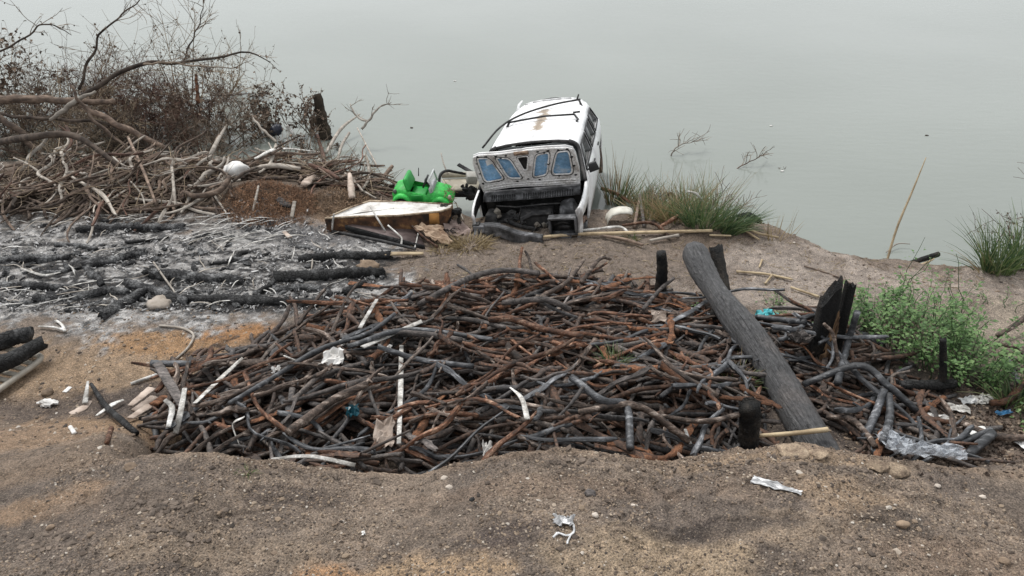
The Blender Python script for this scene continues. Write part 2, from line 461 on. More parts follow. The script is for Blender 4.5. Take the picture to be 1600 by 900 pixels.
def pebble_mat():
    m, nt, b = new_mat('pebbles')
    ge = nt.nodes.new('ShaderNodeNewGeometry')
    c = ramp(nt, ge.outputs['Random Per Island'], [(0.0, (0.045, 0.036, 0.03)), (0.3, (0.11, 0.082, 0.062)), (0.55, (0.19, 0.14, 0.10)), (0.8, (0.25, 0.19, 0.135)), (0.96, (0.33, 0.27, 0.21)), (1.0, (0.46, 0.42, 0.37))])
    nt.links.new(c, b.inputs['Base Color']); b.inputs['Roughness'].default_value = 0.95
    return m
M['pebble'] = pebble_mat()
def ashflake_mat():
    m, nt, b = new_mat('ash_flakes')
    ge = nt.nodes.new('ShaderNodeNewGeometry')
    c = ramp(nt, ge.outputs['Random Per Island'], [(0.0, (0.025, 0.025, 0.026)), (0.35, (0.10, 0.098, 0.097)), (0.65, (0.22, 0.215, 0.21)), (0.9, (0.40, 0.39, 0.385)), (1.0, (0.6, 0.59, 0.58))])
    nt.links.new(c, b.inputs['Base Color']); b.inputs['Roughness'].default_value = 0.9
    return m
M['flake'] = ashflake_mat()
def plain(name, c, rough=0.6, metallic=0.0, spec=0.5):
    m, nt, b = new_mat(name)
    v = coords(nt)
    f = noise(nt, v, 9, 5, 0.6)
    nt.links.new(mix(nt, 1.0, c, ramp(nt, f, [(0.3, (0.72, 0.70, 0.68)), (0.7, (1.08, 1.08, 1.08))]), 'MULTIPLY'), b.inputs['Base Color'])
    b.inputs['Roughness'].default_value = rough; b.inputs['Metallic'].default_value = metallic
    b.inputs['Specular IOR Level'].default_value = spec
    return m

# ------------------------------------------------------------------ ground sheet
CHAR_LINES = [(130, 362, 284, 358, 0.16), (0, 412, 110, 408, 0.2), (70, 425, 222, 400, 0.22), (110, 470, 205, 458, 0.18), (150, 440, 290, 476, 0.2), (265, 474, 512, 482, 0.2), (240, 434, 380, 444, 0.24), (430, 440, 596, 432, 0.22),
              (420, 456, 505, 453, 0.14), (470, 410, 606, 406, 0.18), (0, 450, 130, 455, 0.18), (60, 430, 200, 445, 0.2), (250, 400, 400, 392, 0.08), (330, 412, 470, 404, 0.09), (0, 385, 140, 380, 0.06), (90, 470, 230, 484, 0.12), (380, 420, 420, 428, 0.12)]
def build_ground():
    xs = np.concatenate([-np.geomspace(400, 8.0, 26), np.arange(-7.9, 8.0, 0.021), np.geomspace(8.0, 400, 26)])
    ys = np.concatenate([-np.geomspace(60, 1, 10), np.arange(0, 3.1, 0.12), np.arange(3.1, 5.0, 0.0125), np.arange(5.0, 12.0, 0.03), np.arange(12, 15.5, 0.07), np.geomspace(15.6, 900, 24)])
    X, Y = np.meshgrid(xs, ys)
    Z = ground(X.ravel(), Y.ravel()).reshape(X.shape)
    mb = MB(); mb.grid(np.stack([X, Y, Z], -1)[:, ::1])
    me = mb.mesh('ground', ground_mat(), True, None)
    x, y, z = X.ravel(), Y.ravel(), Z.ravel()
    col = np.tile(np.array([0.135, 0.105, 0.083]), (len(x), 1))
    n1 = fbm(x * 1.3, y * 1.3, 4, 101); n2 = fbm(x * 3.1 + 7, y * 3.1, 4, 111); n3 = fbm(x * 0.6, y * 0.6, 3, 121)
    def lay(mask, c): nonlocal col; col = col * (1 - mask[:, None]) + np.array(c) * mask[:, None]
    def line(x1, y1, x2, y2, w):
        a, b = P(x1, y1, 0), P(x2, y2, 0); dx, dy = b.x - a.x, b.y - a.y; L2 = dx * dx + dy * dy
        t = np.clip(((x - a.x) * dx + (y - a.y) * dy) / L2, 0, 1)
        d = np.hypot(x - a.x - t * dx, y - a.y - t * dy)
        return 1 - sstep(0.35, 1.15, d / w + 1.3 * (n6 - 0.5))
    n6 = fbm(x * 6, y * 8, 4, 151); n7 = fbm(x * 11, y * 11, 4, 171)
    def blob(px, py, rx, ry, z0=0.0, edge=0.35, nz=None):
        p = P(px, py, z0)
        d = np.sqrt(((x - p.x) / rx) ** 2 + ((y - p.y) / ry) ** 2) + 0.9 * ((n2 if nz is None else nz) - 0.5) + 0.9 * (n7 - 0.5)
        return 1 - sstep(1 - edge, 1 + edge, d)
    # bank in the foreground: dark brown with paler, sandy patches and orange clay at the very front
    near = 1 - sstep(4.5, 5.0, y)
    lay(near, (0.128, 0.105, 0.089))
    lay(near * sstep(0.46, 0.62, n1) * 0.6, (0.220, 0.174, 0.136))
    lay(near * sstep(0.53, 0.66, n2) * 0.45, (0.085, 0.070, 0.060))
    for px, py, rx, ry, c, k in ((1000, 880, 0.55, 0.22, (0.265, 0.205, 0.145), 0.8), (650, 890, 0.5, 0.18, (0.30, 0.215, 0.14), 0.85), (520, 890, 0.22, 0.12, (0.33, 0.20, 0.115), 0.85),
                                 (1200, 840, 0.35, 0.16, (0.25, 0.195, 0.145), 0.7), (1330, 790, 0.3, 0.25, (0.27, 0.20, 0.14), 0.8), (40, 770, 0.5, 0.2, (0.25, 0.17, 0.11), 0.6),
                                 (330, 860, 0.6, 0.16, (0.21, 0.165, 0.125), 0.7), (1080, 890, 0.5, 0.15, (0.265, 0.205, 0.145), 0.75), (860, 760, 0.9, 0.12, (0.155, 0.115, 0.088), 0.6),
                                 (1250, 720, 0.8, 0.07, (0.26, 0.19, 0.13), 0.7), (1180, 760, 0.3, 0.2, (0.17, 0.13, 0.10), 0.5), (1480, 880, 0.5, 0.2, (0.17, 0.125, 0.095), 0.6),
                                 (780, 840, 0.25, 0.12, (0.068, 0.055, 0.05), 0.8), (1140, 830, 0.4, 0.1, (0.062, 0.052, 0.047), 0.8), (450, 760, 0.35, 0.12, (0.068, 0.056, 0.05), 0.7),
                                 (1390, 820, 0.3, 0.14, (0.068, 0.058, 0.052), 0.8), (180, 800, 0.6, 0.2, (0.12, 0.095, 0.078), 0.6)):
        lay(near * blob(px, py, rx, ry, 1.05) * k, c)
    lay(near * sstep(4.36, 4.50, y) * 0.35, (0.24, 0.17, 0.115))            # crumbly lip of the bank
    mid = sstep(4.7, 5.2, y)
    # open soil behind and beside the heap
    lay(mid * 0.85 * sstep(0.35, 0.6, n1), (0.165, 0.135, 0.112))
    lay(mid * blob(900, 420, 3.0, 0.7), (0.15, 0.122, 0.102))
    lay(mid * blob(1380, 455, 2.4, 0.6), (0.255, 0.218, 0.190))
    lay(mid * blob(1230, 405, 0.8, 0.5), (0.25, 0.215, 0.188))
    lay(mid * blob(1560, 500, 0.7, 0.5), (0.26, 0.22, 0.18))
    lay(mid * sstep(0.5, 0.62, n2) * (y > 7) * (x > 1.2) * 0.4, (0.15, 0.125, 0.108))
    # tan and orange earth on the left
    lay(mid * blob(150, 580, 1.5, 0.55), (0.24, 0.175, 0.12))
    lay(mid * blob(290, 535, 0.9, 0.3), (0.26, 0.165, 0.095))
    lay(mid * blob(370, 520, 0.5, 0.2), (0.27, 0.15, 0.075))
    lay(mid * blob(120, 650, 0.9, 0.35), (0.10, 0.08, 0.068))
    lay(mid * blob(190, 690, 0.9, 0.3), (0.23, 0.16, 0.105))
    lay(mid * blob(230, 630, 0.5, 0.4), (0.085, 0.07, 0.062))
    lay(mid * blob(60, 735, 0.7, 0.4), (0.21, 0.15, 0.105))
    # soot right of and under the heap, deepened below to paint shaded gaps
    lay(mid * blob(760, 600, 3.0, 1.35, 0, 0.2), (0.045, 0.034, 0.028))
    lay(mid * blob(1400, 640, 1.3, 0.9), (0.072, 0.060, 0.053))
    lay(mid * blob(1560, 690, 0.8, 0.5), (0.12, 0.095, 0.078))
    # grey ash on the left
    ash = np.zeros(len(x))
    for px, py, rx, ry in ((40, 420, 1.9, 1.5), (200, 430, 1.7, 1.35), (400, 440, 1.5, 1.15), (540, 455, 0.85, 0.7), (100, 355, 2.2, 0.8), (420, 370, 1.3, 0.65), (560, 390, 0.6, 0.5), (-150, 440, 2.0, 1.4)):
        ash = np.maximum(ash, blob(px, py, rx, ry, 0, 0.22, n1))
    lay(mid * ash, (0.215, 0.209, 0.205))
    n4 = fbm(x * 5.5, y * 9, 4, 131); n5 = fbm(x * 14, y * 18, 3, 141)
    lay(mid * ash * sstep(0.52, 0.62, n4) * 0.85, (0.055, 0.055, 0.056))
    lay(mid * ash * sstep(0.56, 0.64, n5) * 0.7, (0.36, 0.355, 0.35))
    for q in CHAR_LINES: lay(mid * line(*q) * 0.95, (0.028, 0.028, 0.029))       # charcoal ground into the ash along the burnt logs
    lay(mid * ash * sstep(0.62, 0.70, fbm(x * 9, y * 22, 3, 161)) * 0.8, (0.42, 0.415, 0.41))
    lay(mid * blob(500, 365, 0.8, 0.3, 0, 0.5) * 0.8, (0.10, 0.10, 0.105))
    lay(mid * blob(420, 318, 0.8, 0.45, 0.1), (0.13, 0.075, 0.045))
    lay(mid * blob(555, 330, 0.6, 0.45, 0.1), (0.16, 0.11, 0.075))
    lay(mid * blob(150, 300, 3.5, 0.9, 0.1), (0.075, 0.058, 0.046))
    # wet dark mud at and under the waterline
    lay(sstep(WATER_Z + 0.16, WATER_Z + 0.02, z) * 0.7 * (y > 6), (0.10, 0.088, 0.072))
    ca = me.color_attributes.new('earth', 'FLOAT_COLOR', 'POINT')
    ca.data.foreach_set('color', np.concatenate([col, np.ones((len(x), 1))], 1).astype(np.float32).ravel())
    o = bpy.data.objects.new('ground', me); COL.objects.link(o)
    return tag(o, kind='structure')
def ground_mat():
    m, nt, b = new_mat('earth')
    at = N(nt, 'ShaderNodeAttribute', attribute_name='earth')
    v = coords(nt, (1, 1, 1), False)
    a = noise(nt, v, 9, 7, 0.7); g = noise(nt, v, 75, 4, 0.7)
    c = mix(nt, 1.0, at.outputs['Color'], ramp(nt, a, [(0.28, (0.55, 0.54, 0.53)), (0.5, (1, 1, 1)), (0.72, (1.45, 1.42, 1.38))]), 'MULTIPLY')
    c = mix(nt, 1.0, c, ramp(nt, g, [(0.32, (0.38, 0.38, 0.38)), (0.5, (1, 1, 1)), (0.68, (1.95, 1.88, 1.8))]), 'MULTIPLY')
    vo = N(nt, 'ShaderNodeTexVoronoi', Scale=95.0); nt.links.new(v, vo.inputs['Vector'])
    sp = N(nt, 'ShaderNodeSeparateColor'); nt.links.new(vo.outputs['Color'], sp.inputs[0])
    c = mix(nt, ramp(nt, sp.outputs[0], [(0.90, (0, 0, 0)), (0.96, (0.38, 0.38, 0.38))]), c, (0.30, 0.25, 0.20))
    nt.links.new(c, b.inputs['Base Color'])
    b.inputs['Roughness'].default_value = 0.96; b.inputs['Specular IOR Level'].default_value = 0.15
    bump(nt, b, math_(nt, 'ADD', math_(nt, 'MULTIPLY', g, 0.6), math_(nt, 'ADD', a, math_(nt, 'MULTIPLY', vo.outputs['Distance'], -0.3))), 0.9, 0.02)
    return m
build_ground()

def build_water():
    m, nt, b = new_mat('murky_water')
    v = coords(nt, (1, 1, 1), False)
    big = noise(nt, v, 0.13, 3, 0.5)
    nt.links.new(ramp(nt, big, [(0.35, (0.200, 0.218, 0.196)), (0.65, (0.228, 0.246, 0.224))]), b.inputs['Base Color'])
    b.inputs['Roughness'].default_value = 0.06
    b.inputs['IOR'].default_value = 1.33
    v2 = coords(nt, (1.0, 2.6, 1), False)
    bump(nt, b, math_(nt, 'ADD', noise(nt, v2, 2.2, 4, 0.5), math_(nt, 'MULTIPLY', noise(nt, v2, 9, 3, 0.5), 0.25)), 0.11, 0.05)
    xs = np.concatenate([-np.geomspace(3000, 15, 10), np.linspace(-14, 14, 15), np.geomspace(15, 3000, 10)])
    ys = np.concatenate([np.linspace(8.5, 30, 12), np.geomspace(31, 5000, 14)])
    X, Y = np.meshgrid(xs, ys)
    mb = MB(); mb.grid(np.stack([X, Y, np.full_like(X, WATER_Z)], -1))
    tag(mb.build('water', m, origin=None), kind='structure')
build_water()

# ------------------------------------------------------------------ loose stones of the ground
def scatter_stones():
    V0, F0 = ICO[1]
    mb = MB()
    def put(n, xs, ys, rlo, rhi, pw):
        x = rng.uniform(*xs, n); y = rng.uniform(*ys, n)
        keep = rng.random(n) < 0.25 + 1.2 * sstep(0.4, 0.65, fbm(x * 1.6, y * 1.6, 3, 301))
        x, y = x[keep], y[keep]; n = len(x)
        z = ground(x, y)
        ok = z > WATER_Z + 0.1
        x, y, z = x[ok], y[ok], z[ok]; n = len(x)
        r = rlo + (rhi - rlo) * rng.random(n) ** pw
        W = V0[None] * (1 + 0.22 * rng.standard_normal((n, len(V0), 1)))
        W = W * (r[:, None, None] * np.stack([rng.uniform(0.8, 1.4, n), rng.uniform(0.7, 1.1, n), rng.uniform(0.45, 0.8, n)], -1)[:, None, :])
        a = rng.uniform(0, 6.28, n); ca, sa = np.cos(a)[:, None], np.sin(a)[:, None]
        X = W[:, :, 0] * ca - W[:, :, 1] * sa; Y = W[:, :, 0] * sa + W[:, :, 1] * ca
        V = np.stack([X + x[:, None], Y + y[:, None], W[:, :, 2] + z[:, None] + 0.1 * r[:, None]], -1)
        F = (F0[None] + (np.arange(n) * len(V0))[:, None, None]).reshape(-1, 3)
        mb.add(V.reshape(-1, 3), [F])
    put(30000, (-3.4, 3.4), (3.2, 4.75), 0.0028, 0.0115, 2.6)
    put(420, (-3.4, 3.4), (3.2, 4.75), 0.010, 0.024, 2.0)
    put(4200, (-1.5, 6.5), (7.6, 11.5), 0.005, 0.022, 3.0)
    put(4200, (-5.5, -1.6), (4.7, 8.2), 0.004, 0.020, 3.0)
    put(2600, (2.6, 5.5), (4.7, 7.2), 0.006, 0.028, 2.0)
    tag(mb.build('gravel', M['pebble'], smooth=False), 'fine gravel and crumbs of earth scattered over the bank and bare soil', kind='stuff')
scatter_stones()

M['crust'] = mat_two('sandy_crust', (0.17, 0.125, 0.09), (0.33, 0.255, 0.18), 14, 0.95, 0.9, (0.42, 0.34, 0.25), 0.15, grain=0.4)
def rock(px, py, r, label, mat='stone', flat=0.65, cat='stone', name='stone', seed=0, group=None, h=None):
    p = G(px, py) if h is None else h.hit(px, py)
    mb = MB(); V, F = ICO[3]
    n = fbm(V[:, 0] * 1.6 + seed, V[:, 1] * 1.6 + V[:, 2] * 1.3, 3, 400 + seed) - 0.5
    n2 = fbm(V[:, 0] * 5 + V[:, 2] * 3, V[:, 1] * 5 + seed, 2, 420 + seed) - 0.5
    W = V * (1 + 0.7 * n + 0.25 * n2)[:, None] * np.array([r * 1.15, r * 0.95, r * flat])
    mb.add(W + np.array([p.x, p.y, p.z + r * flat * 0.35]), [F])
    return tag(mb.build(name, M[mat]), label, cat, group)
rock(250, 477, 0.13, 'rounded pale stone lying on the grey ash beside the long charred log', seed=1)
rock(694, 748, 0.022, 'yellowish stone chip near the lip of the bank, upper of a close pair', seed=2)
rock(702, 763, 0.024, 'yellowish stone chip near the lip of the bank, lower of a close pair', seed=3)
rock(922, 772, 0.032, 'rounded grey stone on the dark earth above the crumpled silver wrapper', 'ashy', seed=4)
rock(930, 806, 0.020, 'small pale stone just right of the crumpled silver wrapper', seed=5)
rock(989, 790, 0.014, 'tiny white pebble between the silver wrapper and the pointed white foil', seed=6)
rock(738, 781, 0.018, 'small dark stone on the bare earth below the yellowish chips', 'charred', seed=7)
rock(1395, 737, 0.10, 'crusty pale clod on the lip of the bank below the clear plastic sheet', 'crust', 0.2, 'clod', 'earth_clod', 8)
rock(1370, 728, 0.07, 'crusty pale clod on the lip of the bank, smaller one below the clear plastic', 'crust', 0.22, 'clod', 'earth_clod', 9)
rock(1238, 706, 0.09, 'sandy crust of earth at the foot of the leaning log', 'crust', 0.22, 'clod', 'earth_clod', 10)
rock(1278, 710, 0.06, 'sandy lump of earth right of the leaning log foot', 'crust', 0.25, 'clod', 'earth_clod', 11)
rock(1410, 822, 0.035, 'pinkish lump of earth on the right part of the bank', 'clod', 0.7, 'clod', 'earth_clod', 12)
rock(1252, 745, 0.024, 'orange brown stone chip right of the pointed white foil', 'clod', 0.6, seed=13)
rock(1465, 760, 0.02, 'white stone chip on the bank below the white paper squares', 'stone', 0.6, seed=14)
rock(1535, 778, 0.02, 'white stone chip near the right end of the bank', 'stone', 0.6, seed=15)
rock(75, 615, 0.05, 'brown clod of earth beside the corner of the slotted plastic grate', 'clod', 0.7, 'clod', 'earth_clod', 16)
rock(80, 826, 0.025, 'small dark clod on the lower left of the bank', 'clod', 0.7, 'clod', 'earth_clod', 17)
rock(1570, 878, 0.03, 'flat brown stone in the lower right corner of the bank', 'clod', 0.5, seed=18)
rock(205, 730, 0.045, 'flat tan flake of dried earth on the left of the bank', 'clod', 0.3, 'clod', 'earth_clod', 19)
rock(1360, 540, 0.09, 'straw coloured clod of fibre beside the green weeds', 'pale_slab', 0.6, 'clod', 'earth_clod', 20)
rock(575, 418, 0.13, 'ochre clod at the butt of the charred log on the ash', 'clod', 0.55, 'clod', 'earth_clod', 21)

mb = MB()                                              # crumbling crusts of earth on the bank
for px, py, n_, sx, sy in ((250, 795, 120, 0.16, 0.035), (215, 790, 60, 0.1, 0.03), (70, 850, 90, 0.14, 0.04), (275, 835, 60, 0.12, 0.025), (640, 740, 70, 0.3, 0.02), (1180, 720, 90, 0.35, 0.03), (1330, 735, 70, 0.25, 0.03), (900, 720, 70, 0.3, 0.02), (1300, 850, 40, 0.2, 0.06), (480, 745, 50, 0.25, 0.02)):
    c = G(px, py)
    for i in range(n_):
        x, y = c.x + rng.normal(0, sx), c.y + rng.normal(0, sy); r_ = 0.005 + 0.018 * rng.random() ** 2.5
        mb.blob((x, y, gz(x, y) + 0.2 * r_), (r_ * rng.uniform(1, 1.8), r_ * rng.uniform(0.7, 1.2), r_ * rng.uniform(0.4, 0.8)), 0.22, rot=(0, 0, rng.uniform(0, 3.1)))
tag(mb.build('earth_crumbs', mat_two('dry_earth', (0.085, 0.068, 0.056), (0.175, 0.138, 0.110), 12, 0.95, 0.6, (0.24, 0.19, 0.145), 0.35, island=True), smooth=False), 'crumbling crusts of dry earth along the bank', kind='stuff')

# ------------------------------------------------------------------ stick shapes
class Stick:
    """one stick lying along x, its middle at the origin: centre line, radii and mesh"""
    def __init__(self, L, r, curve=0.0, wig=0.0, fork=False, kind='round', k=9, seg=14):
        t = np.linspace(-0.5, 0.5, seg)
        ph = rng.uniform(0, 6.28)
        u = curve * L * (t ** 2 * 4 - 0.33) * 0.5 + wig * L * np.sin(t * rng.uniform(6, 11) + ph) * 0.12
        w = wig * L * 0.04 * np.sin(t * rng.uniform(5, 9) + ph * 2)
        u -= u.mean(); w -= w.mean()
        self.c = np.stack([t * L, u, w], -1); self.L = L
        self.r = r * (1 + 0.14 * np.sin(t * 7 + ph) + 0.10 * rng.standard_normal(seg)) * (1 - 0.22 * t * rng.choice([-1, 1]))
        mb = MB(); self.kind = kind
        if kind == 'round':
            ridg = 1 + 0.10 * rng.standard_normal(k)
            mb.tube(self.c, self.r, k, jit=0.045, ridges=ridg)
            for e in (0, -1):                      # ragged broken ends
                V = mb.v[0]; i = slice(0, k) if e == 0 else slice(len(V) - k, len(V))
                V[i, 0] += rng.uniform(-1.3, 1.3, k) * r
                V[i] = V[i].mean(0) + (V[i] - V[i].mean(0)) * rng.uniform(0.6, 0.95)
            if rng.random() < 0.6:                 # a snapped side shoot
                j = rng.integers(3, seg - 3); p = self.c[j]; s = rng.choice([-1, 1])
                mb.tube([p, p + np.array([0.8 * r, s * 2.0 * r, 0.4 * r]), p + np.array([1.6 * r, s * 3.2 * r, 0.9 * r])], [r * 0.7, r * 0.5, r * 0.35], 6, jit=0.08)
        else:                                      # split bark: a curled, torn ribbon
            wd = r * rng.uniform(1.2, 1.8); a = np.linspace(-1.15, 1.15, 6)
            V = np.zeros((seg, 6, 3))
            ed = 1 + 0.25 * rng.standard_normal((seg, 1))
            tw = np.sin(t * rng.uniform(2, 5) + ph)[:, None] * 0.5
            V[:, :, 0] = self.c[:, 0:1]; V[:, :, 1] = self.c[:, 1:2] + np.sin(a + tw) * wd * ed; V[:, :, 2] = self.c[:, 2:3] + np.cos(a + tw) * wd * 0.7 * ed - 0.4 * wd
            mb.grid(V); back = V.copy(); back[:, :, 2] -= r * 0.35
            mb.grid(back[:, ::-1])
        if fork:
            i = seg // 2 + rng.integers(-1, 2); p = self.c[i]; s = rng.choice([-1, 1]); l = L * rng.uniform(0.25, 0.45)
            q = [p, p + np.array([0.45 * l, s * 0.25 * l, 0.03]), p + np.array([l, s * 0.65 * l, 0.05])]
            mb.tube(spline(q, 7), np.linspace(r * 0.85, r * 0.5, 7), 7, jit=0.05)
        self.mb = mb
        self.shape = 'split' if kind != 'round' else 'forked' if fork else 'bent' if abs(curve) > 0.4 else 'curved' if abs(curve) > 0.15 else 'crooked' if wig > 0.5 else 'straight'
        self.size = 'long' if L > 0.9 else 'short' if L < 0.5 else ''

class Heap:
    """height field that sticks are dropped on one by one, each resting on what lies under it"""
    def __init__(self, x0, x1, y0, y1, res=0.02, mark=0.25):
        self.mark = mark
        self.x0, self.y0, self.res = x0, y0, res
        self.xs = np.arange(x0, x1, res); self.ys = np.arange(y0, y1, res)
        X, Y = np.meshgrid(self.xs, self.ys)
        self.H = ground(X.ravel(), Y.ravel()).reshape(X.shape)
    def at(self, x, y):
        i = np.clip(((np.asarray(y) - self.y0) / self.res).astype(int), 0, len(self.ys) - 1)
        j = np.clip(((np.asarray(x) - self.x0) / self.res).astype(int), 0, len(self.xs) - 1)
        return self.H[i, j]
    def hit(self, px, py, lift=0.0):
        d = ray(px, py); t = np.linspace(4, 20, 4000)
        Z = CAM_H + d[2] * t; g = self.at(d[0] * t, d[1] * t) + lift
        i = int(np.argmax(Z < g)); return Vector((d[0] * t[i], d[1] * t[i], g[i]))
    def drop(self, st, x, y, yaw, maxslope=0.32, sink=0.7):
        ca, sa = math.cos(yaw), math.sin(yaw)
        X = x + ca * st.c[:, 0] - sa * st.c[:, 1]; Y = y + sa * st.c[:, 0] + ca * st.c[:, 1]
        h = np.maximum(self.at(X, Y), 0.5 * (self.at(X + 0.6 * st.r * -sa, Y + 0.6 * st.r * ca) + self.at(X - 0.6 * st.r * -sa, Y - 0.6 * st.r * ca)))
        hh = h + st.r * sink - st.c[:, 2]; t = st.c[:, 0]
        L_, R_ = np.where(t < 0)[0], np.where(t >= 0)[0]
        best = None
        for i in L_:                               # the supporting line across the middle
            s = (hh[R_] - hh[i]) / (t[R_] - t[i]); z0 = hh[i] - s * t[i]
            j = int(np.argmax(z0))
            if best is None or z0[j] > best[0]: best = (z0[j], s[j])
        z0, s = best
        if abs(s) > maxslope:
            s = math.copysign(maxslope, s); z0 = np.max(hh - s * t) - 0.03
        cz = z0 + s * t + st.c[:, 2]
        for a, b, c, r in zip(X, Y, cz, st.r):
            n = int(max(r, 0.5 * st.L / len(t)) / self.res) + 1
            i = int((b - self.y0) / self.res); j = int((a - self.x0) / self.res)
            i0, i1, j0, j1 = max(i - n, 0), min(i + n + 1, self.H.shape[0]), max(j - n, 0), min(j + n + 1, self.H.shape[1])
            if i0 >= i1 or j0 >= j1: continue
            d2 = ((np.arange(i0, i1) - i)[:, None] ** 2 + (np.arange(j0, j1) - j)[None, :] ** 2) * self.res ** 2
            top = np.where(d2 < (1.15 * r) ** 2, c + (np.sqrt(np.maximum(r * r - d2, 0.1 * r * r)) - r) + self.mark * r, -9)
            self.H[i0:i1, j0:j1] = np.maximum(self.H[i0:i1, j0:j1], top)
        return Matrix.Translation((x, y, z0)) @ Matrix.Rotation(yaw, 4, 'Z') @ Matrix.Rotation(-math.atan(s), 4, 'Y')

def put(proto_mesh, name, mtx, mat):
    o = bpy.data.objects.new(name, proto_mesh); COL.objects.link(o)
    o.matrix_world = mtx
    o.material_slots[0].link = 'OBJECT'; o.material_slots[0].material = mat
    return o
def copy_of(src, mtx, mat):
    o = src.copy(); COL.objects.link(o); o.matrix_world = mtx
    o.material_slots[0].link = 'OBJECT'; o.material_slots[0].material = mat
    return o

# ------------------------------------------------------------------ the burnt heap
heap = Heap(-5.5, 6.2, 4.5, 10.5, 0.015)
HEAP_PX = [(300, 600), (350, 578), (400, 558), (465, 532), (535, 506), (600, 482), (670, 466), (760, 454), (900, 452), (1020, 458), (1090, 480), (1130, 505), (1180, 510), (1300, 530),
           (1390, 555), (1430, 610), (1480, 655), (1530, 700), (1480, 745), (1200, 745), (900, 780), (500, 790), (300, 745), (268, 720), (280, 650)]
HEAP_W = [tuple(P(a, b, 0.0).xy) for a, b in HEAP_PX]
HX = [p[0] for p in HEAP_W]; HY = [p[1] for p in HEAP_W]
LOG_A, LOG_B = PY(1276, 692, 5.72) - Vector((0, 0, 0.03)), PY(1083, 384, 8.65)
def clear_of_log(st, x, y, yaw):
    X = x + math.cos(yaw) * st.c[:, 0] - math.sin(yaw) * st.c[:, 1]; Y = y + math.sin(yaw) * st.c[:, 0] + math.cos(yaw) * st.c[:, 1]
    Q = np.stack([X, Y, heap.at(X, Y) + 0.05], -1); a = np.array(LOG_A); d = np.array(LOG_B) - a
    t = np.clip((Q[:, :2] - a[:2]) @ d[:2] / (d[:2] @ d[:2]), 0, 1); C = a + t[:, None] * d
    return not np.any((np.hypot(*(Q - C)[:, :2].T) < 0.22) & (Q[:, 2] > C[:, 2] - 0.02)) and np.min(to_px(X, Y, Q[:, 2])[0]) > 226 - 60 * rng.random() ** 4
def heap_spot(weight):
    while True:
        x = rng.uniform(min(HX), max(HX)); y = rng.uniform(max(min(HY), 4.95), max(HY))
        if not in_poly(np.array([x]), np.array([y]), HEAP_W)[0]: continue
        px, py = to_px(x, y, 0.15)
        if rng.random() < weight(px, py): return x, y, px, py
def heap_yaw(px, py):
    a = rng.random()
    if px < 620: m = R(38) if a < 0.55 else R(-30) if a < 0.75 else R(90)
    elif px < 1080: m = R(20) if a < 0.35 else R(-28) if a < 0.7 else R(75) if a < 0.85 else R(0)
    else: m = R(-35) if a < 0.45 else R(45) if a < 0.8 else R(5)
    return m + rng.normal(0, R(24)) + (math.pi if rng.random() < 0.5 else 0)
protos = []
for i in range(44):
    q = i % 11
    L = (0.36, 0.45, 0.54, 0.62, 0.70, 0.80, 0.88, 0.98, 1.1, 1.26, 0.48)[q] * rng.uniform(0.92, 1.08)
    c = rng.choice([0.0, 0.06, 0.12, 0.2, 0.3, 0.46], p=[0.2, 0.25, 0.2, 0.17, 0.12, 0.06]) * rng.choice([-1, 1])
    protos.append(Stick(L, rng.uniform(0.0145, 0.0262) * (0.92 if L > 1 else 1), c, rng.choice([0.1, 0.2, 0.35, 0.6], p=[0.35, 0.3, 0.2, 0.15]), fork=(i % 12 == 5), kind='bark' if i % 8 == 3 else 'round'))
fill = MB()
def edge_fade(px, py): return 1.0 if px < 480 and py > 600 else 0.74 if px < 1180 else 0.74 if px < 1400 else 0.5
for i in range(1350):
    x, y, px, py = heap_spot(edge_fade)
    st = protos[rng.integers(len(protos))]
    yaw = heap_yaw(px, py)
    if not clear_of_log(st, x, y, yaw): continue
    mtx = np.array(heap.drop(st, x, y, yaw))
    V = np.concatenate(st.mb.v)
    fill.add(V @ mtx[:3, :3].T + mtx[:3, 3], [], 0)
    off = fill.n - len(V)
    for f, m_ in st.mb.f: fill.f.append((f + off, 0))
tag(fill.build('charred_sticks', M['fill']), 'lower layers of charred sticks packed inside the burnt heap', kind='stuff')

def heap_place(px, py):
    if px < 330: return 'at the left tip of the heap'
    if px > 1400: return 'at the heap end near the white papers'
    if px > 1300: return 'between split stump and green weeds'
    if px > 1215: return 'below the split stump'
    if px > 1085: return 'beside the leaning log'
    if py < 490: return 'on the far crest below the van' if px > 740 else 'on the heap shoulder by the ash'
    if py > 652: return 'by the bank' + (', left of white strip' if px < 620 else ', right of white strip' if px < 860 else ', near square post')
    if px < 500: return 'on the left slope of the heap'
    if px < 640: return 'left of the upright white strip'
    if px < 860: return 'in the middle right of white strip'
    return 'on the right slope of the heap'
TONE = {'rust': 'rusty', 'brown': 'dark brown', 'char': 'charcoal', 'ashy': 'ashy', 'bark_flake': 'orange'}
def slant(mtx):
    d = mtx.to_3x3() @ Vector((1, 0, 0)); a = math.degrees(math.atan2(d.y, d.x)) % 180
    return 'lying level' if a < 20 or a > 160 else 'slanting up right' if a < 65 else 'pointing away' if a < 115 else 'slanting up left'
proto_ob = [None] * len(protos)
proto_me = [st.mb.mesh('charred_stick', M['rust'], True, None, 50) for st in protos]
def stick_thing(k, mtx, tone, place):
    if proto_ob[k] is None: o = proto_ob[k] = put(proto_me[k], 'charred_stick', mtx, M[tone])
    else: o = copy_of(proto_ob[k], mtx, M[tone])
    st = protos[k]
    a = [w for w in (st.size, st.shape, TONE[tone]) if w]
    return tag(o, ' '.join(a) + (' bark strip ' if st.kind != 'round' else ' stick ') + slant(mtx) + ' ' + place, 'stick', 'burnt sticks of the big heap')
n_top = 0
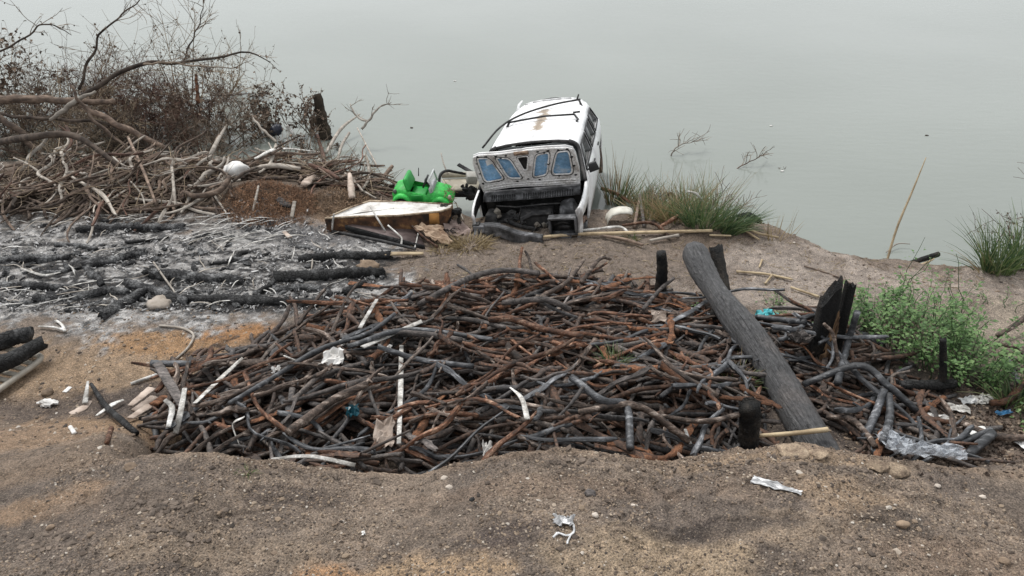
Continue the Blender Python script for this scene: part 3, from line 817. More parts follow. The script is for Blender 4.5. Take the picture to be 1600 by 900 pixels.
while n_top < 292:
    x, y, px, py = heap_spot(edge_fade)
    k = int(rng.integers(len(protos))); st = protos[k]
    charry = 0.08 + 0.70 * float(sstep(1000, 1150, px)) + 0.45 * math.exp(-((px - 600) / 90) ** 2 - ((py - 545) / 40) ** 2) + 0.25 * float(sstep(640, 700, py))
    a = rng.random()
    if st.kind != 'round': tone = 'bark_flake' if a > charry * 0.5 else 'brown'
    else: tone = 'char' if a < charry else 'rust' if a < charry + (1 - charry) * 0.42 else 'brown' if a < charry + (1 - charry) * 0.86 else 'ashy'
    yaw = heap_yaw(px, py)
    if not clear_of_log(st, x, y, yaw): continue
    n_top += 1
    mtx = heap.drop(st, x, y, yaw)
    stick_thing(k, mtx, tone, heap_place(px, py))

def laid(name, label, cat, pts, rad, mat, h=heap, lift=None, k=9, n=14, flat=1.0, jit=0.05, group=None, bow=0.0, mats=None, z=None):
    """a hand-placed stick, strip or pole resting on the heap (or ground) along image points"""
    r = np.max(rad)
    W = []
    for q in pts:
        if z is not None: W.append(P(q[0], q[1], z))
        elif h is None: W.append(G(q[0], q[1]) + Vector((0, 0, r * flat + (q[2] if len(q) > 2 else 0))))
        else: W.append(h.hit(q[0], q[1]) + Vector((0, 0, 0.7 * r * flat + (q[2] if len(q) > 2 else 0))))
    C = spline(W, n)
    if h is not None or z is None:                 # ride over what lies beneath: straight line lifted to clear, then softened
        pass
    rr = np.interp(np.linspace(0, 1, n), np.linspace(0, 1, len(np.atleast_1d(rad))), np.atleast_1d(rad))
    mb = MB(); mb.tube(C, rr, k, flat=flat, jit=jit)
    return tag(mb.build(name, mat), label, cat, group)

def freeP(name, label, cat, pts, rad, mat, n=14, k=8, flat=1.0, jit=0.05):
    C = spline([P(*q) for q in pts], n); rr = np.interp(np.linspace(0, 1, n), np.linspace(0, 1, len(rad)), rad)
    mb = MB(); mb.tube(C, rr, k, flat=flat, jit=jit); return tag(mb.build(name, mat), label, cat)
S = 'burnt_stick'
laid(S, 'long arched dark stick riding over the crest of the heap', 'stick', [(655, 482), (700, 455), (745, 437, 0.03), (790, 431, 0.05), (842, 433, 0.02)], [0.035, 0.037, 0.032], M['ashy'])
laid(S, 'bright rust brown bent branch in the upper middle of the heap', 'stick', [(764, 508, 0.04), (800, 509, 0.06), (838, 526, 0.07), (910, 534, 0.03)], [0.03, 0.036, 0.034, 0.028], M['rust'])
laid(S, 'thick pale rust stick lying level below the arched one', 'stick', [(786, 486, 0.04), (850, 489, 0.05), (890, 500, 0.03)], [0.032, 0.036, 0.03], M['ashy'])
laid(S, 'long grey brown branch with a pale skin left of the upright white strip', 'stick', [(600, 528, 0.04), (660, 532, 0.05), (722, 540, 0.04)], [0.024, 0.032, 0.03], M['ashy'])
laid(S, 'long charcoal pipe bending down to the near bank before the square post', 'stick', [(892, 600, 0.05), (940, 640, 0.07), (975, 672, 0.06), (984, 708, 0.02)], [0.034, 0.036, 0.034], M['char'])
laid(S, 'long straight brown pole running down to the bank left of the square post', 'stick', [(905, 655, 0.05), (990, 675, 0.07), (1075, 708, 0.04)], [0.026, 0.033, 0.03], M['brown'])
laid(S, 'long thin brown pole passing behind the square post', 'stick', [(1020, 655, 0.03), (1100, 668, 0.05), (1172, 676, 0.04)], [0.02, 0.024, 0.024], M['brown'])
laid(S, 'thin dark curved stick crossing the left slope from the crest', 'stick', [(360, 640, 0.05), (430, 600, 0.06), (500, 560, 0.06), (575, 530, 0.05), (618, 505, 0.04)], [0.022, 0.026, 0.022], M['char'])
laid(S, 'long charcoal pipe lying level left of the upright strip', 'stick', [(592, 562, 0.06), (660, 575, 0.06), (740, 583, 0.05)], [0.026, 0.03, 0.028], M['char'])
laid(S, 'thick charcoal pipe lying level above the white scraps', 'stick', [(545, 552, 0.05), (640, 548, 0.06), (778, 541, 0.05)], [0.026, 0.03, 0.026], M['char'])
laid(S, 'thick brown stick slanting up from the near left of the heap', 'stick', [(452, 690, 0.04), (520, 640, 0.06), (575, 610, 0.05)], [0.038, 0.04, 0.034], M['brown'])
freeP(S, 'thick grey pipe pointing at the viewer at the left tip of the heap', 'pipe', [(239, 648, 0.16), (243, 680, 0.12), (246, 710, 0.06)], [0.034, 0.036, 0.036], M['char'])
laid(S, 'charcoal pipe lying level at the far left tip of the heap', 'pipe', [(238, 576, 0.02), (300, 577, 0.02)], [0.032, 0.034], M['char'])
laid(S, 'long slate grey pipe curving over the heap right of the log', 'pipe', [(1252, 614, 0.05), (1330, 613, 0.07), (1380, 626, 0.06), (1430, 650, 0.03)], [0.033, 0.036, 0.034], M['char'])
laid(S, 'slate grey pipe slanting up against the split stump', 'pipe', [(1305, 612, 0.04), (1316, 570, 0.16), (1328, 533, 0.3)], [0.036, 0.036, 0.034], M['char'])
laid(S, 'slate grey pipe curving down toward the clear plastic sheet', 'pipe', [(1350, 690, 0.03), (1368, 650, 0.07), (1378, 622, 0.05)], [0.037, 0.039, 0.036], M['char'])
laid(S, 'thick bent slate pipe next to the clear plastic sheet', 'pipe', [(1376, 700, 0.03), (1386, 665, 0.08), (1384, 632, 0.06)], [0.036, 0.038, 0.034], M['char'])
laid(S, 'dark brown curved branch below the pale stick at the log foot', 'stick', [(1290, 660, 0.04), (1325, 668, 0.08), (1352, 690, 0.06), (1366, 704, 0.02)], [0.026, 0.03, 0.026], M['brown'])
laid(S, 'grey pipe curving out from under the green weeds', 'pipe', [(1312, 522, 0.03), (1345, 535, 0.06), (1378, 546, 0.02)], [0.034, 0.036, 0.032], M['char'], h=None)
laid(S, 'long straight charcoal pipe behind the split stump', 'pipe', [(1180, 507, 0.03), (1258, 510, 0.03)], [0.030, 0.030], M['char'])
laid(S, 'slate grey pipe lying near the two white papers', 'pipe', [(1475, 710, 0.02), (1545, 682, 0.03)], [0.036, 0.036], M['char'], h=None)
laid(S, 'long brown pole running off to the right behind the white papers', 'pole', [(1500, 668, 0.02), (1560, 690, 0.02), (1640, 690, 0.02)], [0.03, 0.034, 0.034], M['brown'], h=None)
laid(S, 'blunt grey pipe jutting over the bank right of the plastic', 'pipe', [(1508, 722, 0.03), (1546, 690, 0.05)], [0.045, 0.045], M['char'], h=None)
laid(S, 'forked rusty stub poking up from the crest of the heap', 'stick', [(812, 434, 0.0), (812, 418, 0.08), (816, 405, 0.16)], [0.024, 0.022, 0.018], M['rust'])
laid(S, 'thin curved stub poking up beside the rusty fork', 'stick', [(832, 432, 0.0), (826, 415, 0.1), (820, 408, 0.14)], [0.02, 0.018, 0.014], M['brown'])
laid(S, 'curved brown branch rising over the right crest of the heap', 'stick', [(845, 470, 0.03), (885, 455, 0.08), (912, 425, 0.16)], [0.028, 0.026, 0.018], M['brown'])
laid(S, 'short brown branch rising from the right crest', 'stick', [(908, 448, 0.03), (935, 432, 0.1), (953, 422, 0.14)], [0.026, 0.024, 0.018], M['brown'])
laid(S, 'grey brown stick leaning against the foot of the round topped post', 'stick', [(1004, 492, 0.04), (1030, 470, 0.1), (1050, 455, 0.16)], [0.022, 0.024, 0.022], M['ashy'])
laid(S, 'flat charcoal slat lying across the heap below the round topped post', 'slat', [(1040, 512, 0.04), (1075, 497, 0.06), (1105, 478, 0.05)], [0.03, 0.036, 0.02], M['char'], flat=0.25)
laid(S, 'grey flat slat standing at the left tip of the heap', 'slat', [(252, 590, 0.07), (272, 618, 0.07), (290, 646, 0.05)], [0.045, 0.045, 0.045], M['ashy'], flat=0.22)
W_ = 'white_strip'
laid(W_, 'white strip of peeled wood standing nearly upright in the heap', 'strip', [(629, 565, 0.16), (628, 630, 0.12), (624, 702, 0.04)], [0.024, 0.026, 0.02], M['bleached'], flat=0.25)
mb = MB(); mb.tube(spline([PY(424, 717, 4.72), PY(485, 713, 4.70), PY(555, 727, 4.66)], 14), np.interp(np.linspace(0, 1, 14), [0, 0.3, 1], [0.012, 0.020, 0.026]), 8, flat=0.3, jit=0.08)
tag(mb.build('silvery_plank', M['bleached']), 'long silvery white plank lying along the near edge of the heap', 'plank')
laid(W_, 'white peeled strip slanting along the left slope', 'strip', [(307, 640, 0.06), (345, 605, 0.07), (383, 577, 0.06)], [0.02, 0.028, 0.018], M['bleached'], flat=0.3)
laid(W_, 'white peeled strip on the far left shoulder of the heap', 'strip', [(563, 521, 0.06), (590, 480, 0.07)], [0.024, 0.02], M['bleached'], flat=0.3)
laid(W_, 'long white peeled strip above the level charcoal pipes', 'strip', [(568, 556, 0.08), (620, 532, 0.09), (660, 513, 0.07)], [0.03, 0.034, 0.03], M['bleached'], flat=0.3)
laid(W_, 'short white torn strip below the white scraps', 'strip', [(452, 594, 0.07), (485, 582, 0.08), (515, 578, 0.07)], [0.026, 0.03, 0.014], M['bleached'], flat=0.3)
laid(W_, 'white curl of peeled bark hanging at the left tip, nearer the pipe', 'strip', [(292, 620, 0.08), (284, 655, 0.06), (280, 698, 0.02)], [0.022, 0.028, 0.024], M['bleached'], flat=0.3)
laid(W_, 'white crooked strip of peeled bark left of the hanging curl', 'strip', [(262, 642, 0.08), (274, 656, 0.06), (266, 678, 0.05)], [0.02, 0.028, 0.02], M['bleached'], flat=0.3)
laid(W_, 'white crooked strip near the bank left of the silvery plank', 'strip', [(385, 670, 0.06), (368, 682, 0.05), (376, 704, 0.03)], [0.018, 0.024, 0.02], M['bleached'], flat=0.3)
laid(W_, 'pointed white splinter on the near slope right of the upright strip', 'splinter', [(797, 622, 0.07), (815, 645, 0.07), (824, 672, 0.05)], [0.008, 0.022, 0.026], M['bleached'], flat=0.35)
laid(W_, 'white splinter by the bank left of the square post', 'splinter', [(1069, 682, 0.06), (1076, 706, 0.03)], [0.014, 0.02], M['bleached'], flat=0.35)
laid(W_, 'thin white peeled stick lying left of the heap tip', 'strip', [(205, 602, 0.0), (240, 590, 0.0), (258, 585, 0.02)], [0.016, 0.018, 0.014], M['bleached'], h=None)
for i, (px, py, w, h, lab) in enumerate(((520, 557, 0.16, 0.12, 'largest crumpled white scrap lying on the heap'), (538, 536, 0.09, 0.05, 'small white scrap behind the largest one on the heap'),
        (604, 558, 0.10, 0.06, 'white scrap at the end of the level charcoal pipes'), (431, 577, 0.07, 0.05, 'small white scrap on the left slope of the heap'), (762, 700, 0.07, 0.08, 'small silvery scrap in the near edge of the heap'),
        (600, 680, 0.14, 0.2, 'crumpled tan fibrous rag left of the upright strip'), (1030, 495, 0.14, 0.1, 'crumpled pale rag at the foot of the round topped post'))):
    p = heap.hit(px, py, 0.05)
    g = np.zeros((7, 7, 3)); u = np.linspace(-1, 1, 7)
    for a in range(7):
        for b in range(7):
            g[a, b] = (u[b] * w * 0.6 * rng.uniform(0.8, 1.15), u[a] * h * 0.6 * rng.uniform(0.8, 1.15), 0.014 * rng.standard_normal() + 0.3 * u[a] * h + 0.02 * math.sin(3 * u[b] + a))
    mb = MB(); mb.grid(g + np.array(p))
    tag(mb.build('scrap_of_paper' if 'rag' not in lab else 'rag', M['pale_slab' if 'rag' in lab else 'paper'], smooth=False, solid=0.004), lab, 'scrap' if 'rag' not in lab else 'rag')

# splinters and crumbs between the sticks
mb = MB()
for i in range(1500):
    x, y, px, py = heap_spot(edge_fade); z = float(heap.at(x, y)); L = 0.03 + 0.13 * rng.random() ** 2; a = rng.uniform(0, 6.28); e = rng.normal(0, 0.35)
    d = np.array((math.cos(a) * math.cos(e), math.sin(a) * math.cos(e), math.sin(e))) * L
    c_ = np.array((x, y, z + 0.004)); mb.tube([c_ - d * 0.5, c_ + rng.normal(0, 0.006, 3), c_ + d * 0.5], [0.004, rng.uniform(0.005, 0.012), 0.003], 4, flat=rng.uniform(0.4, 1))
tag(mb.build('splinters', M['fill']), 'splinters and crumbs lodged between the burnt sticks', kind='stuff')

# ------------------------------------------------------------------ leaning log, posts and stump
def along(mb, name, a, b, mat, label=None, cat=None, group=None, **kw):
    """a thing modelled along its own x axis (grain follows it), laid from a to b"""
    d = Vector(b) - Vector(a)
    o = mb.build(name, mat, origin=None, **kw)
    o.matrix_world = Matrix.Translation(a) @ d.to_track_quat('X', 'Z').to_matrix().to_4x4()
    return tag(o, label, cat, group)
def trunk_mb(L, r0, r1, k=18, n=40, jit=0.02, bend=0.0, lump=0.08, jag=0.4, s=0):
    t = np.linspace(0, 1, n)
    c = np.stack([t * L, bend * L * np.sin(t * 3.14) + 0.012 * np.sin(t * 9 + s), 0.01 * np.sin(t * 7 + 2 * s)], -1)
    mb = MB(); mb.tube(c, r0 + (r1 - r0) * t, k)
    V = mb.v[0]; a = np.arctan2(V[:, 2] - np.repeat(c[:, 2], k), V[:, 1] - np.repeat(c[:, 1], k))
    x = V[:, 0]
    f = lump * (fbm(x * 2.2 + 5 * s, np.cos(a) * 1.3 + 4, 4, 500 + s) + fbm(x * 2.2, np.sin(a) * 1.3 + 9, 4, 520 + s) - 1) * 2 + jit * rng.standard_normal(len(V))
    C = np.repeat(c, k, 0); rr = V - C
    V[:] = C + rr * (1 + f)[:, None]
    for sl, sg in ((slice(0, k), -1), (slice(len(V) - k, len(V)), 1)):
        V[sl, 0] += sg * rng.uniform(0, jag, k) * (r0 if sg < 0 else r1)
    return mb
pa, pb = LOG_A.copy(), LOG_B.copy()
pa = pa - (pb - pa).normalized() * 0.28               # its foot is buried behind the lip of the bank
Llog = (pb - pa).length
t = np.linspace(0, 1, 90)
k = 30
bend = 0.10 * np.sin(t * 3.1) * t + 0.03 * np.sin(t * 8 + 1)
cen = np.stack([t * Llog, bend - 0.02, 0.02 * np.sin(t * 5)], -1)
rad = 0.176 - 0.038 * t - 0.022 * np.exp(-((t - 0.74) / 0.09) ** 2) + 0.012 * np.exp(-((t - 0.55) / 0.1) ** 2) + 0.016 * np.exp(-((t - 0.93) / 0.08) ** 2)
rad[-5:] *= np.array([0.99, 0.96, 0.9, 0.80, 0.62])
mb = MB(); mb.tube(cen, rad, k)
V = mb.v[0]; ang = np.tile(np.linspace(0, 2 * math.pi, k, endpoint=False), len(t)); C = np.repeat(cen, k, 0)
x = V[:, 0]
f = 0.09 * (fbm(x * 0.9, np.cos(ang) * 2 + 3, 3, 601) + fbm(x * 0.9, np.sin(ang) * 2 + 8, 3, 611) - 1) * 2
f += 0.055 * (np.abs(2 * fbm(x * 1.6, ang * 2.2 + 0.5 * np.sin(x * 2), 3, 621) - 1) - 0.4) + 0.02 * rng.standard_normal(len(V))
f -= 0.05 * np.exp(-((ang - 2.6 - 0.25 * np.sin(x * 1.3 + 1)) / 0.10) ** 2) * sstep(0.05, 0.2, np.repeat(t, k)) * sstep(0.7, 0.5, np.repeat(t, k))
f -= 0.10 * np.exp(-((ang - 4.2 - 0.15 * np.sin(x * 2)) / 0.13) ** 2) * sstep(0.35, 0.5, np.repeat(t, k))
V[:] = C + (V - C) * (1 + f)[:, None]
log = along(mb, 'charred_log', pa, pb, M['log'], 'thick charred grey log leaning across the heap from the bank to a black post', 'log')

def post(px, py, tx, ty, Y0, r0, r1, label, name='charred_post', dY=0.0, jag=1.2, mat='soot', k=18, s=1, bend=0.0, lump=0.17):
    a = PY(px, py, Y0); b = PY(tx, ty, Y0 + dY)
    a = a - (b - a).normalized() * 0.25
    return along(trunk_mb((b - a).length, r0, r1, k, 40, 0.055, bend, lump, jag, s), name, a, b, M[mat], label, 'post')
g1 = G(1034, 468)
post(1034, 468, 1033, 398, g1.y, 0.078, 0.062, 'round topped charred black post on the far edge of the heap', jag=0.6, s=1)
post(1150, 548, 1118, 390, 7.75, 0.085, 0.088, 'charred black post propping the leaning log from behind', dY=0.85, jag=0.7, s=2)
post(1116, 520, 1116, 488, G(1116, 520).y, 0.05, 0.045, 'small charred stub of a post just left of the leaning log', 'charred_stub', jag=0.5, s=3)
post(1170, 705, 1170, 636, 5.62, 0.098, 0.092, 'square blunt charred black post standing at the near bank left of the log foot', jag=0.6, s=4)
post(1467, 602, 1474, 530, G(1467, 606).y, 0.052, 0.030, 'thin crooked charred black post in front of the green weeds', jag=0.8, s=5, bend=0.06, lump=0.2)
# split stump: two charred halves and a patch of bare wood
sb = G(1288, 572)
stump = empty('split_stump', sb, 'tall split charred stump showing pale bare wood at its foot right of the leaning log', 'stump')
def slab(w, d, h, topl, topr, seed, lean=0.0):
    n, m = 20, 16
    mb = MB(); a = np.linspace(0, 2 * math.pi, m, endpoint=False)
    V = np.zeros((n, m + 1, 3))
    for i, tt in enumerate(np.linspace(0, 1, n)):
        sx = np.sign(np.cos(a)) * np.abs(np.cos(a)) ** 0.6 * w / 2; sy = np.sign(np.sin(a)) * np.abs(np.sin(a)) ** 0.6 * d / 2
        hh = h * (topl + (topr - topl) * (sx / w + 0.5)) * (1 + 0.03 * rng.standard_normal(m))
        nz = 1 + 0.22 * (fbm(sx * 9 + seed, tt * 3 + sy * 5, 3, 640 + seed) - 0.5)
        V[i, :m, 0] = sx * nz * (1 - 0.18 * tt) + lean * tt; V[i, :m, 1] = sy * nz * (1 - 0.25 * tt); V[i, :m, 2] = -0.2 + (hh + 0.2) * tt
    V[:, m] = V[:, 0]
    mb.grid(V); mb.grid(np.stack([V[-1], np.tile(V[-1][:m].mean(0) - np.array([0, 0, 0.06]), (m + 1, 1))]))
    return mb
o = slab(0.27, 0.24, 0.90, 0.74, 1.04, 1, -0.02).build('trunk_half', M['soot'], stump); o.location = (-0.055, 0, 0)
o = slab(0.15, 0.18, 0.88, 1.0, 0.97, 2).build('trunk_half', M['soot'], stump); o.location = (0.165, 0.03, 0)
mb = MB(); g = np.zeros((14, 6, 3))
for i in range(14):
    for j in range(6):
        tt = i / 13; u = (j / 5 - 0.5)
        wd = 0.15 * (1 - 0.75 * tt ** 1.5) * (1 + 0.2 * rng.standard_normal())
        g[i, j] = (-0.005 + u * wd + 0.03 * tt, -0.165 + 0.03 * abs(u) + 0.015 * tt + 0.006 * rng.standard_normal(), 0.16 + 0.44 * tt + 0.03 * rng.standard_normal())
mb.grid(g)
stump.scale = (0.80, 0.9, 1.14); stump.location.x -= 0.05
bare = mat_two('bare_wood', (0.06, 0.035, 0.02), (0.30, 0.19, 0.11), 9, 0.85, 0.5, (0.44, 0.31, 0.20), 0.0, (3, 3, 0.7))
mb.build('bare_wood_patch', bare, stump, smooth=False, solid=0.01)
freeP('pale_pole', 'straight pale peeled stick lying level across the foot of the leaning log', 'stick', [(1185, 681, 0.22), (1240, 677, 0.26), (1293, 671, 0.27)], [0.018, 0.021, 0.024], M['cane'])
laid('fallen_stick', 'thin dark stick leaning on the foot of the split stump', 'stick', [(1312, 604, 0.05), (1292, 570, 0.14), (1278, 548, 0.26)], [0.018, 0.02, 0.016], M['brown'])

# ------------------------------------------------------------------ charred logs on the ash
def ashlog(x1, y1, x2, y2, r, label, mat='charred_ash', s=0, bend=0.0, r1=None, up=0.2, up2=None):
    a = G(x1, y1); b = G(x2, y2); a.z += r * up; b.z += r * (up if up2 is None else up2)
    return along(trunk_mb((b - a).length, r, r * 0.8 if r1 is None else r1, 16, 54, 0.10, bend, 0.30, 1.4, s), 'charred_log', a, b, M[mat], label, 'log', None)
ashlog(130, 360, 284, 356, 0.065, 'charred log lying level below the driftwood at the far edge of the ash', s=11)
ashlog(4, 410, 104, 405, 0.07, 'short burnt log half sunk in ash at the far left', s=12)
ashlog(140, 418, 222, 398, 0.075, 'crumbling burnt log slanting across the middle of the ash', s=13, bend=0.04)
ashlog(136, 420, 160, 446, 0.05, 'short burnt stub crossing the slanting log on the ash', s=14)
ashlog(120, 466, 200, 456, 0.06, 'curved burnt branch left of the rounded pale stone', s=15, bend=0.08)
ashlog(166, 492, 218, 462, 0.075, 'stout burnt log end pointing at the viewer left of the pale stone', s=16)
ashlog(202, 446, 290, 474, 0.065, 'burnt log running down behind the rounded pale stone', s=17, bend=0.03)
ashlog(265, 470, 512, 478, 0.075, 'longest charred log lying along the near edge of the ash', 'charred', s=18, bend=0.015)
ashlog(246, 432, 376, 442, 0.08, 'thick ashy log in the middle of the ash behind the longest one', s=19, bend=0.02)
ashlog(440, 436, 592, 428, 0.085, 'thick black log with a broken end pointing at the burnt heap', 'charred', s=20)
ashlog(424, 452, 500, 450, 0.05, 'thin burnt log between the two black logs near the heap', s=21)
ashlog(478, 406, 606, 402, 0.075, 'black burnt beam lying below the rusty metal tray', 'charred', s=22, bend=0.03)
ashlog(540, 458, 566, 446, 0.05, 'short black stub beside the far left shoulder of the heap', 'charred', s=23)
ashlog(0, 448, 120, 452, 0.055, 'low burnt log at the left side of the ash below the short sunken one', s=24)
ashlog(232, 428, 252, 436, 0.06, 'blunt burnt stump end at the head of the thick ashy log', 'charred', s=25)
ashlog(60, 470, 118, 458, 0.05, 'small burnt branch left of the curved one on the ash', s=26)
ashlog(362, 408, 386, 394, 0.045, 'burnt chunk below the fan of bleached sticks', 'charred', s=27)
ashlog(20, 478, 60, 470, 0.03, 'thin burnt twig at the near left of the ash', s=28)
for i, (x1, y1, x2, y2, r_, lab) in enumerate(((300, 376, 345, 366, 0.028, 'thin burnt branch in the pale fan of strips'), (330, 414, 420, 398, 0.026, 'thin burnt branch slanting above the thick ashy log'), (90, 384, 150, 392, 0.03, 'thin burnt branch at the far left of the ash above the sunken log'),
        (398, 462, 430, 440, 0.03, 'short burnt branch slanting down between the black logs'), (60, 432, 110, 424, 0.026, 'thin burnt branch beside the white forked twig'), (300, 455, 360, 470, 0.024, 'thin burnt branch right of the rounded pale stone'), (455, 385, 500, 396, 0.03, 'thin burnt branch left of the black burnt beam'), (200, 380, 262, 372, 0.025, 'thin burnt branch below the level charred log at the far edge'))):
    ashlog(x1, y1, x2, y2, r_, lab, 'charred' if i % 2 else 'charred_ash', s=40 + i, bend=0.08 * (-1) ** i, up=0.5)
laid('split_plank', 'pale split end of plank lying right of the black burnt beam', 'plank', [(602, 402, 0.03), (662, 400, 0.02)], [0.05, 0.035], M['cane'], h=None, flat=0.4)
laid('rusty_sheet', 'thin rusty strip of sheet metal beside the thick black log', 'strip', [(545, 444, 0.01), (600, 450, 0.01)], [0.05, 0.03], M['bark_flake'], h=None, flat=0.12)
laid('bent_stick', 'thin pale bent stick on the tan earth left of the heap', 'stick', [(250, 511), (284, 514), (303, 526), (294, 545), (276, 562)], [0.012, 0.014, 0.013, 0.012], M['drift_pale'], h=None, n=18)
laid('burnt_pipe', 'thin charred curved pipe lying on the earth left of the heap', 'pipe', [(145, 608, 0.03), (166, 640, 0.03), (192, 665, 0.03), (215, 682, 0.0)], [0.018, 0.028, 0.03, 0.026], M['charred'], h=None, n=18)
laid(W_, 'white pointed splinter crossing the thin charred pipe', 'splinter', [(152, 655, 0.03), (178, 640, 0.05), (194, 630, 0.03)], [0.012, 0.032, 0.018], M['bleached'], h=None, flat=0.3)
laid(W_, 'white splinter leaning by the head of the thin charred pipe', 'splinter', [(141, 607, 0.08), (134, 634, 0.02)], [0.012, 0.03], M['bleached'], h=None, flat=0.3)
laid('bark_piece', 'flat pinkish piece of bark below the white splinter on the left earth', 'bark', [(110, 648), (128, 640), (142, 628)], [0.03, 0.05, 0.02], M['pale_slab'], h=None, flat=0.2)
laid(W_, 'short white chip on the dark earth above the leaning splinter', 'chip', [(101, 614), (110, 606)], [0.026, 0.026], M['paper'], h=None, flat=0.25)
laid(W_, 'tiny white roll lying on the left earth near the bank', 'chip', [(110, 668), (117, 679)], [0.018, 0.02], M['paper'], h=None, flat=0.6)
laid('rusty_stick', 'short rusty stick lying near the bank left of the heap tip', 'stick', [(175, 672), (168, 695)], [0.022, 0.02], M['rust'], h=None)
for i, (a, b, lab) in enumerate((((205, 640), (240, 618), 'curled pale bark slab at the left tip of the heap, uppermost of three'), ((210, 648), (245, 632), 'curled pale bark slab at the left tip of the heap, middle of three'), ((205, 660), (238, 645), 'curled pale bark slab at the left tip of the heap, lowest of three'))):
    laid('bark_piece', lab, 'bark', [(*a, 0.03), (*b, 0.07)], [0.035, 0.055], M['pale_slab'], h=None, flat=0.3)
laid('bark_piece', 'orange curl of bark above the pipe on end at the heap tip', 'bark', [(245, 648, 0.10), (262, 636, 0.10)], [0.05, 0.06], M['bark_flake'], h=None, flat=0.35)
p = G(76, 634)
mb = MB(); mb.tube(spline([(-0.11, 0, 0.02), (-0.03, 0.012, 0.035), (0.06, 0, 0.03), (0.10, 0.01, 0.02)], 12), np.interp(np.linspace(0, 1, 12), [0, 0.4, 1], [0.012, 0.036, 0.022]), 9, jit=0.22, flat=0.7)
mb.tube(spline([(-0.05, -0.03, 0.012), (0.0, -0.035, 0.02), (0.04, -0.03, 0.012)], 8), 0.018, 7, jit=0.25)
o = mb.build('crumpled_bag', M['paper'], smooth=False); o.location = p
tag(o, 'crumpled white plastic bag on the dark earth below the slotted grate', 'bag')

# bleached strips scattered over the ash: each one a thing
bl = []
for i in range(9):
    L = (0.18, 0.24, 0.30, 0.36, 0.42, 0.5, 0.6, 0.26, 0.33)[i]; n = 9
    c = spline([(-L / 2, 0, 0.0), (-L * 0.15, rng.normal(0, 0.03) * L, 0.02 + 0.03 * rng.random()), (L * 0.2, rng.normal(0, 0.03) * L, 0.02), (L / 2, rng.normal(0, 0.05) * L, rng.uniform(0, 0.05))], n)
    mb = MB(); mb.tube(c, np.interp(np.linspace(0, 1, n), [0, 0.3, 1], [0.006, rng.uniform(0.007, 0.014), 0.004]), 5, flat=0.4, jit=0.1)
    bl.append((L, mb.mesh('bleached_strip', M['bleached'])))
bl_first = [None] * 9
def strip_place(px, py):
    if py < 348 and px < 300: return 'on ash below the driftwood'
    if px > 300 and py < 395: return 'in the pale fan of strips'
    if px < 130 and py > 430: return 'at the near left of the ash'
    if py > 462: return 'on the ash edge by the pale stone' if px < 400 else 'on the ash edge before the longest log'
    if px < 230: return 'among sunken logs on the left'
    if px < 400: return 'between the thick and slanting logs'
    return 'beside the thick black log'
def strip(px, py, yaw, k, mat='bleached'):
    p = G(px, py); p.z += 0.015
    mtx = Matrix.Translation(p) @ Matrix.Rotation(yaw, 4, 'Z') @ Matrix.Rotation(rng.normal(0, 0.12), 4, 'Y')
    if bl_first[k] is None: o = bl_first[k] = put(bl[k][1], 'bleached_strip', mtx, M[mat])
    else: o = copy_of(bl_first[k], mtx, M[mat])
    sz = 'short' if bl[k][0] < 0.25 else 'long' if bl[k][0] > 0.4 else 'mid length'
    sw = abs(math.cos(yaw)) > 0.75
    tag(o, f"{sz} {'whitish' if mat == 'bleached' else 'greyish'} strip lying {'crosswise' if sw else 'aslant'} {strip_place(px, py)}", 'strip', 'bleached strips scattered on the ash')
for i in range(34): strip(rng.uniform(300, 478), rng.uniform(338, 388), R(rng.normal(28, 14)), int(rng.integers(2, 7)), 'bleached')
for i in range(24): strip(rng.uniform(0, 290), rng.uniform(334, 352), R(rng.normal(25, 25)), int(rng.integers(0, 7)), 'bleached' if rng.random() < 0.6 else 'drift_pale')
for i in range(22): strip(rng.uniform(0, 200), rng.uniform(440, 486), R(rng.normal(20, 30)), int(rng.integers(0, 6)), 'bleached' if rng.random() < 0.7 else 'drift_pale')
for i in range(70): strip(rng.uniform(0, 590), rng.uniform(362, 482), R(rng.uniform(0, 180)), int(rng.integers(0, 5)), 'bleached' if rng.random() < 0.55 else 'drift_pale')
laid(W_, 'white forked peeled twig lying on the left ash', 'twig', [(34, 424, 0.03), (58, 434, 0.05), (74, 437, 0.05), (96, 430, 0.03)], [0.012, 0.022, 0.026, 0.010], M['bleached'], h=None, flat=0.5)
laid(W_, 'pale straight stick leaning down across the thick ashy log', 'stick', [(243, 422, 0.10), (272, 458, 0.02)], [0.012, 0.012], M['drift_pale'], h=None)
laid(W_, 'cluster end of a pale forked stick on the tan earth above the grate', 'stick', [(62, 514, 0.02), (84, 516, 0.03), (103, 520, 0.02)], [0.014, 0.016, 0.02], M['bleached'], h=None, flat=0.6)
laid(W_, 'short pale stick joining the forked one above the grate', 'stick', [(88, 504, 0.02), (98, 512, 0.03), (103, 522, 0.03)], [0.014, 0.016, 0.016], M['bleached'], h=None, flat=0.6)
laid(W_, 'whitish flat chip on the pale fan of ash', 'chip', [(444, 366, 0.03), (454, 374, 0.02)], [0.03, 0.036], M['pale_slab'], h=None, flat=0.25)
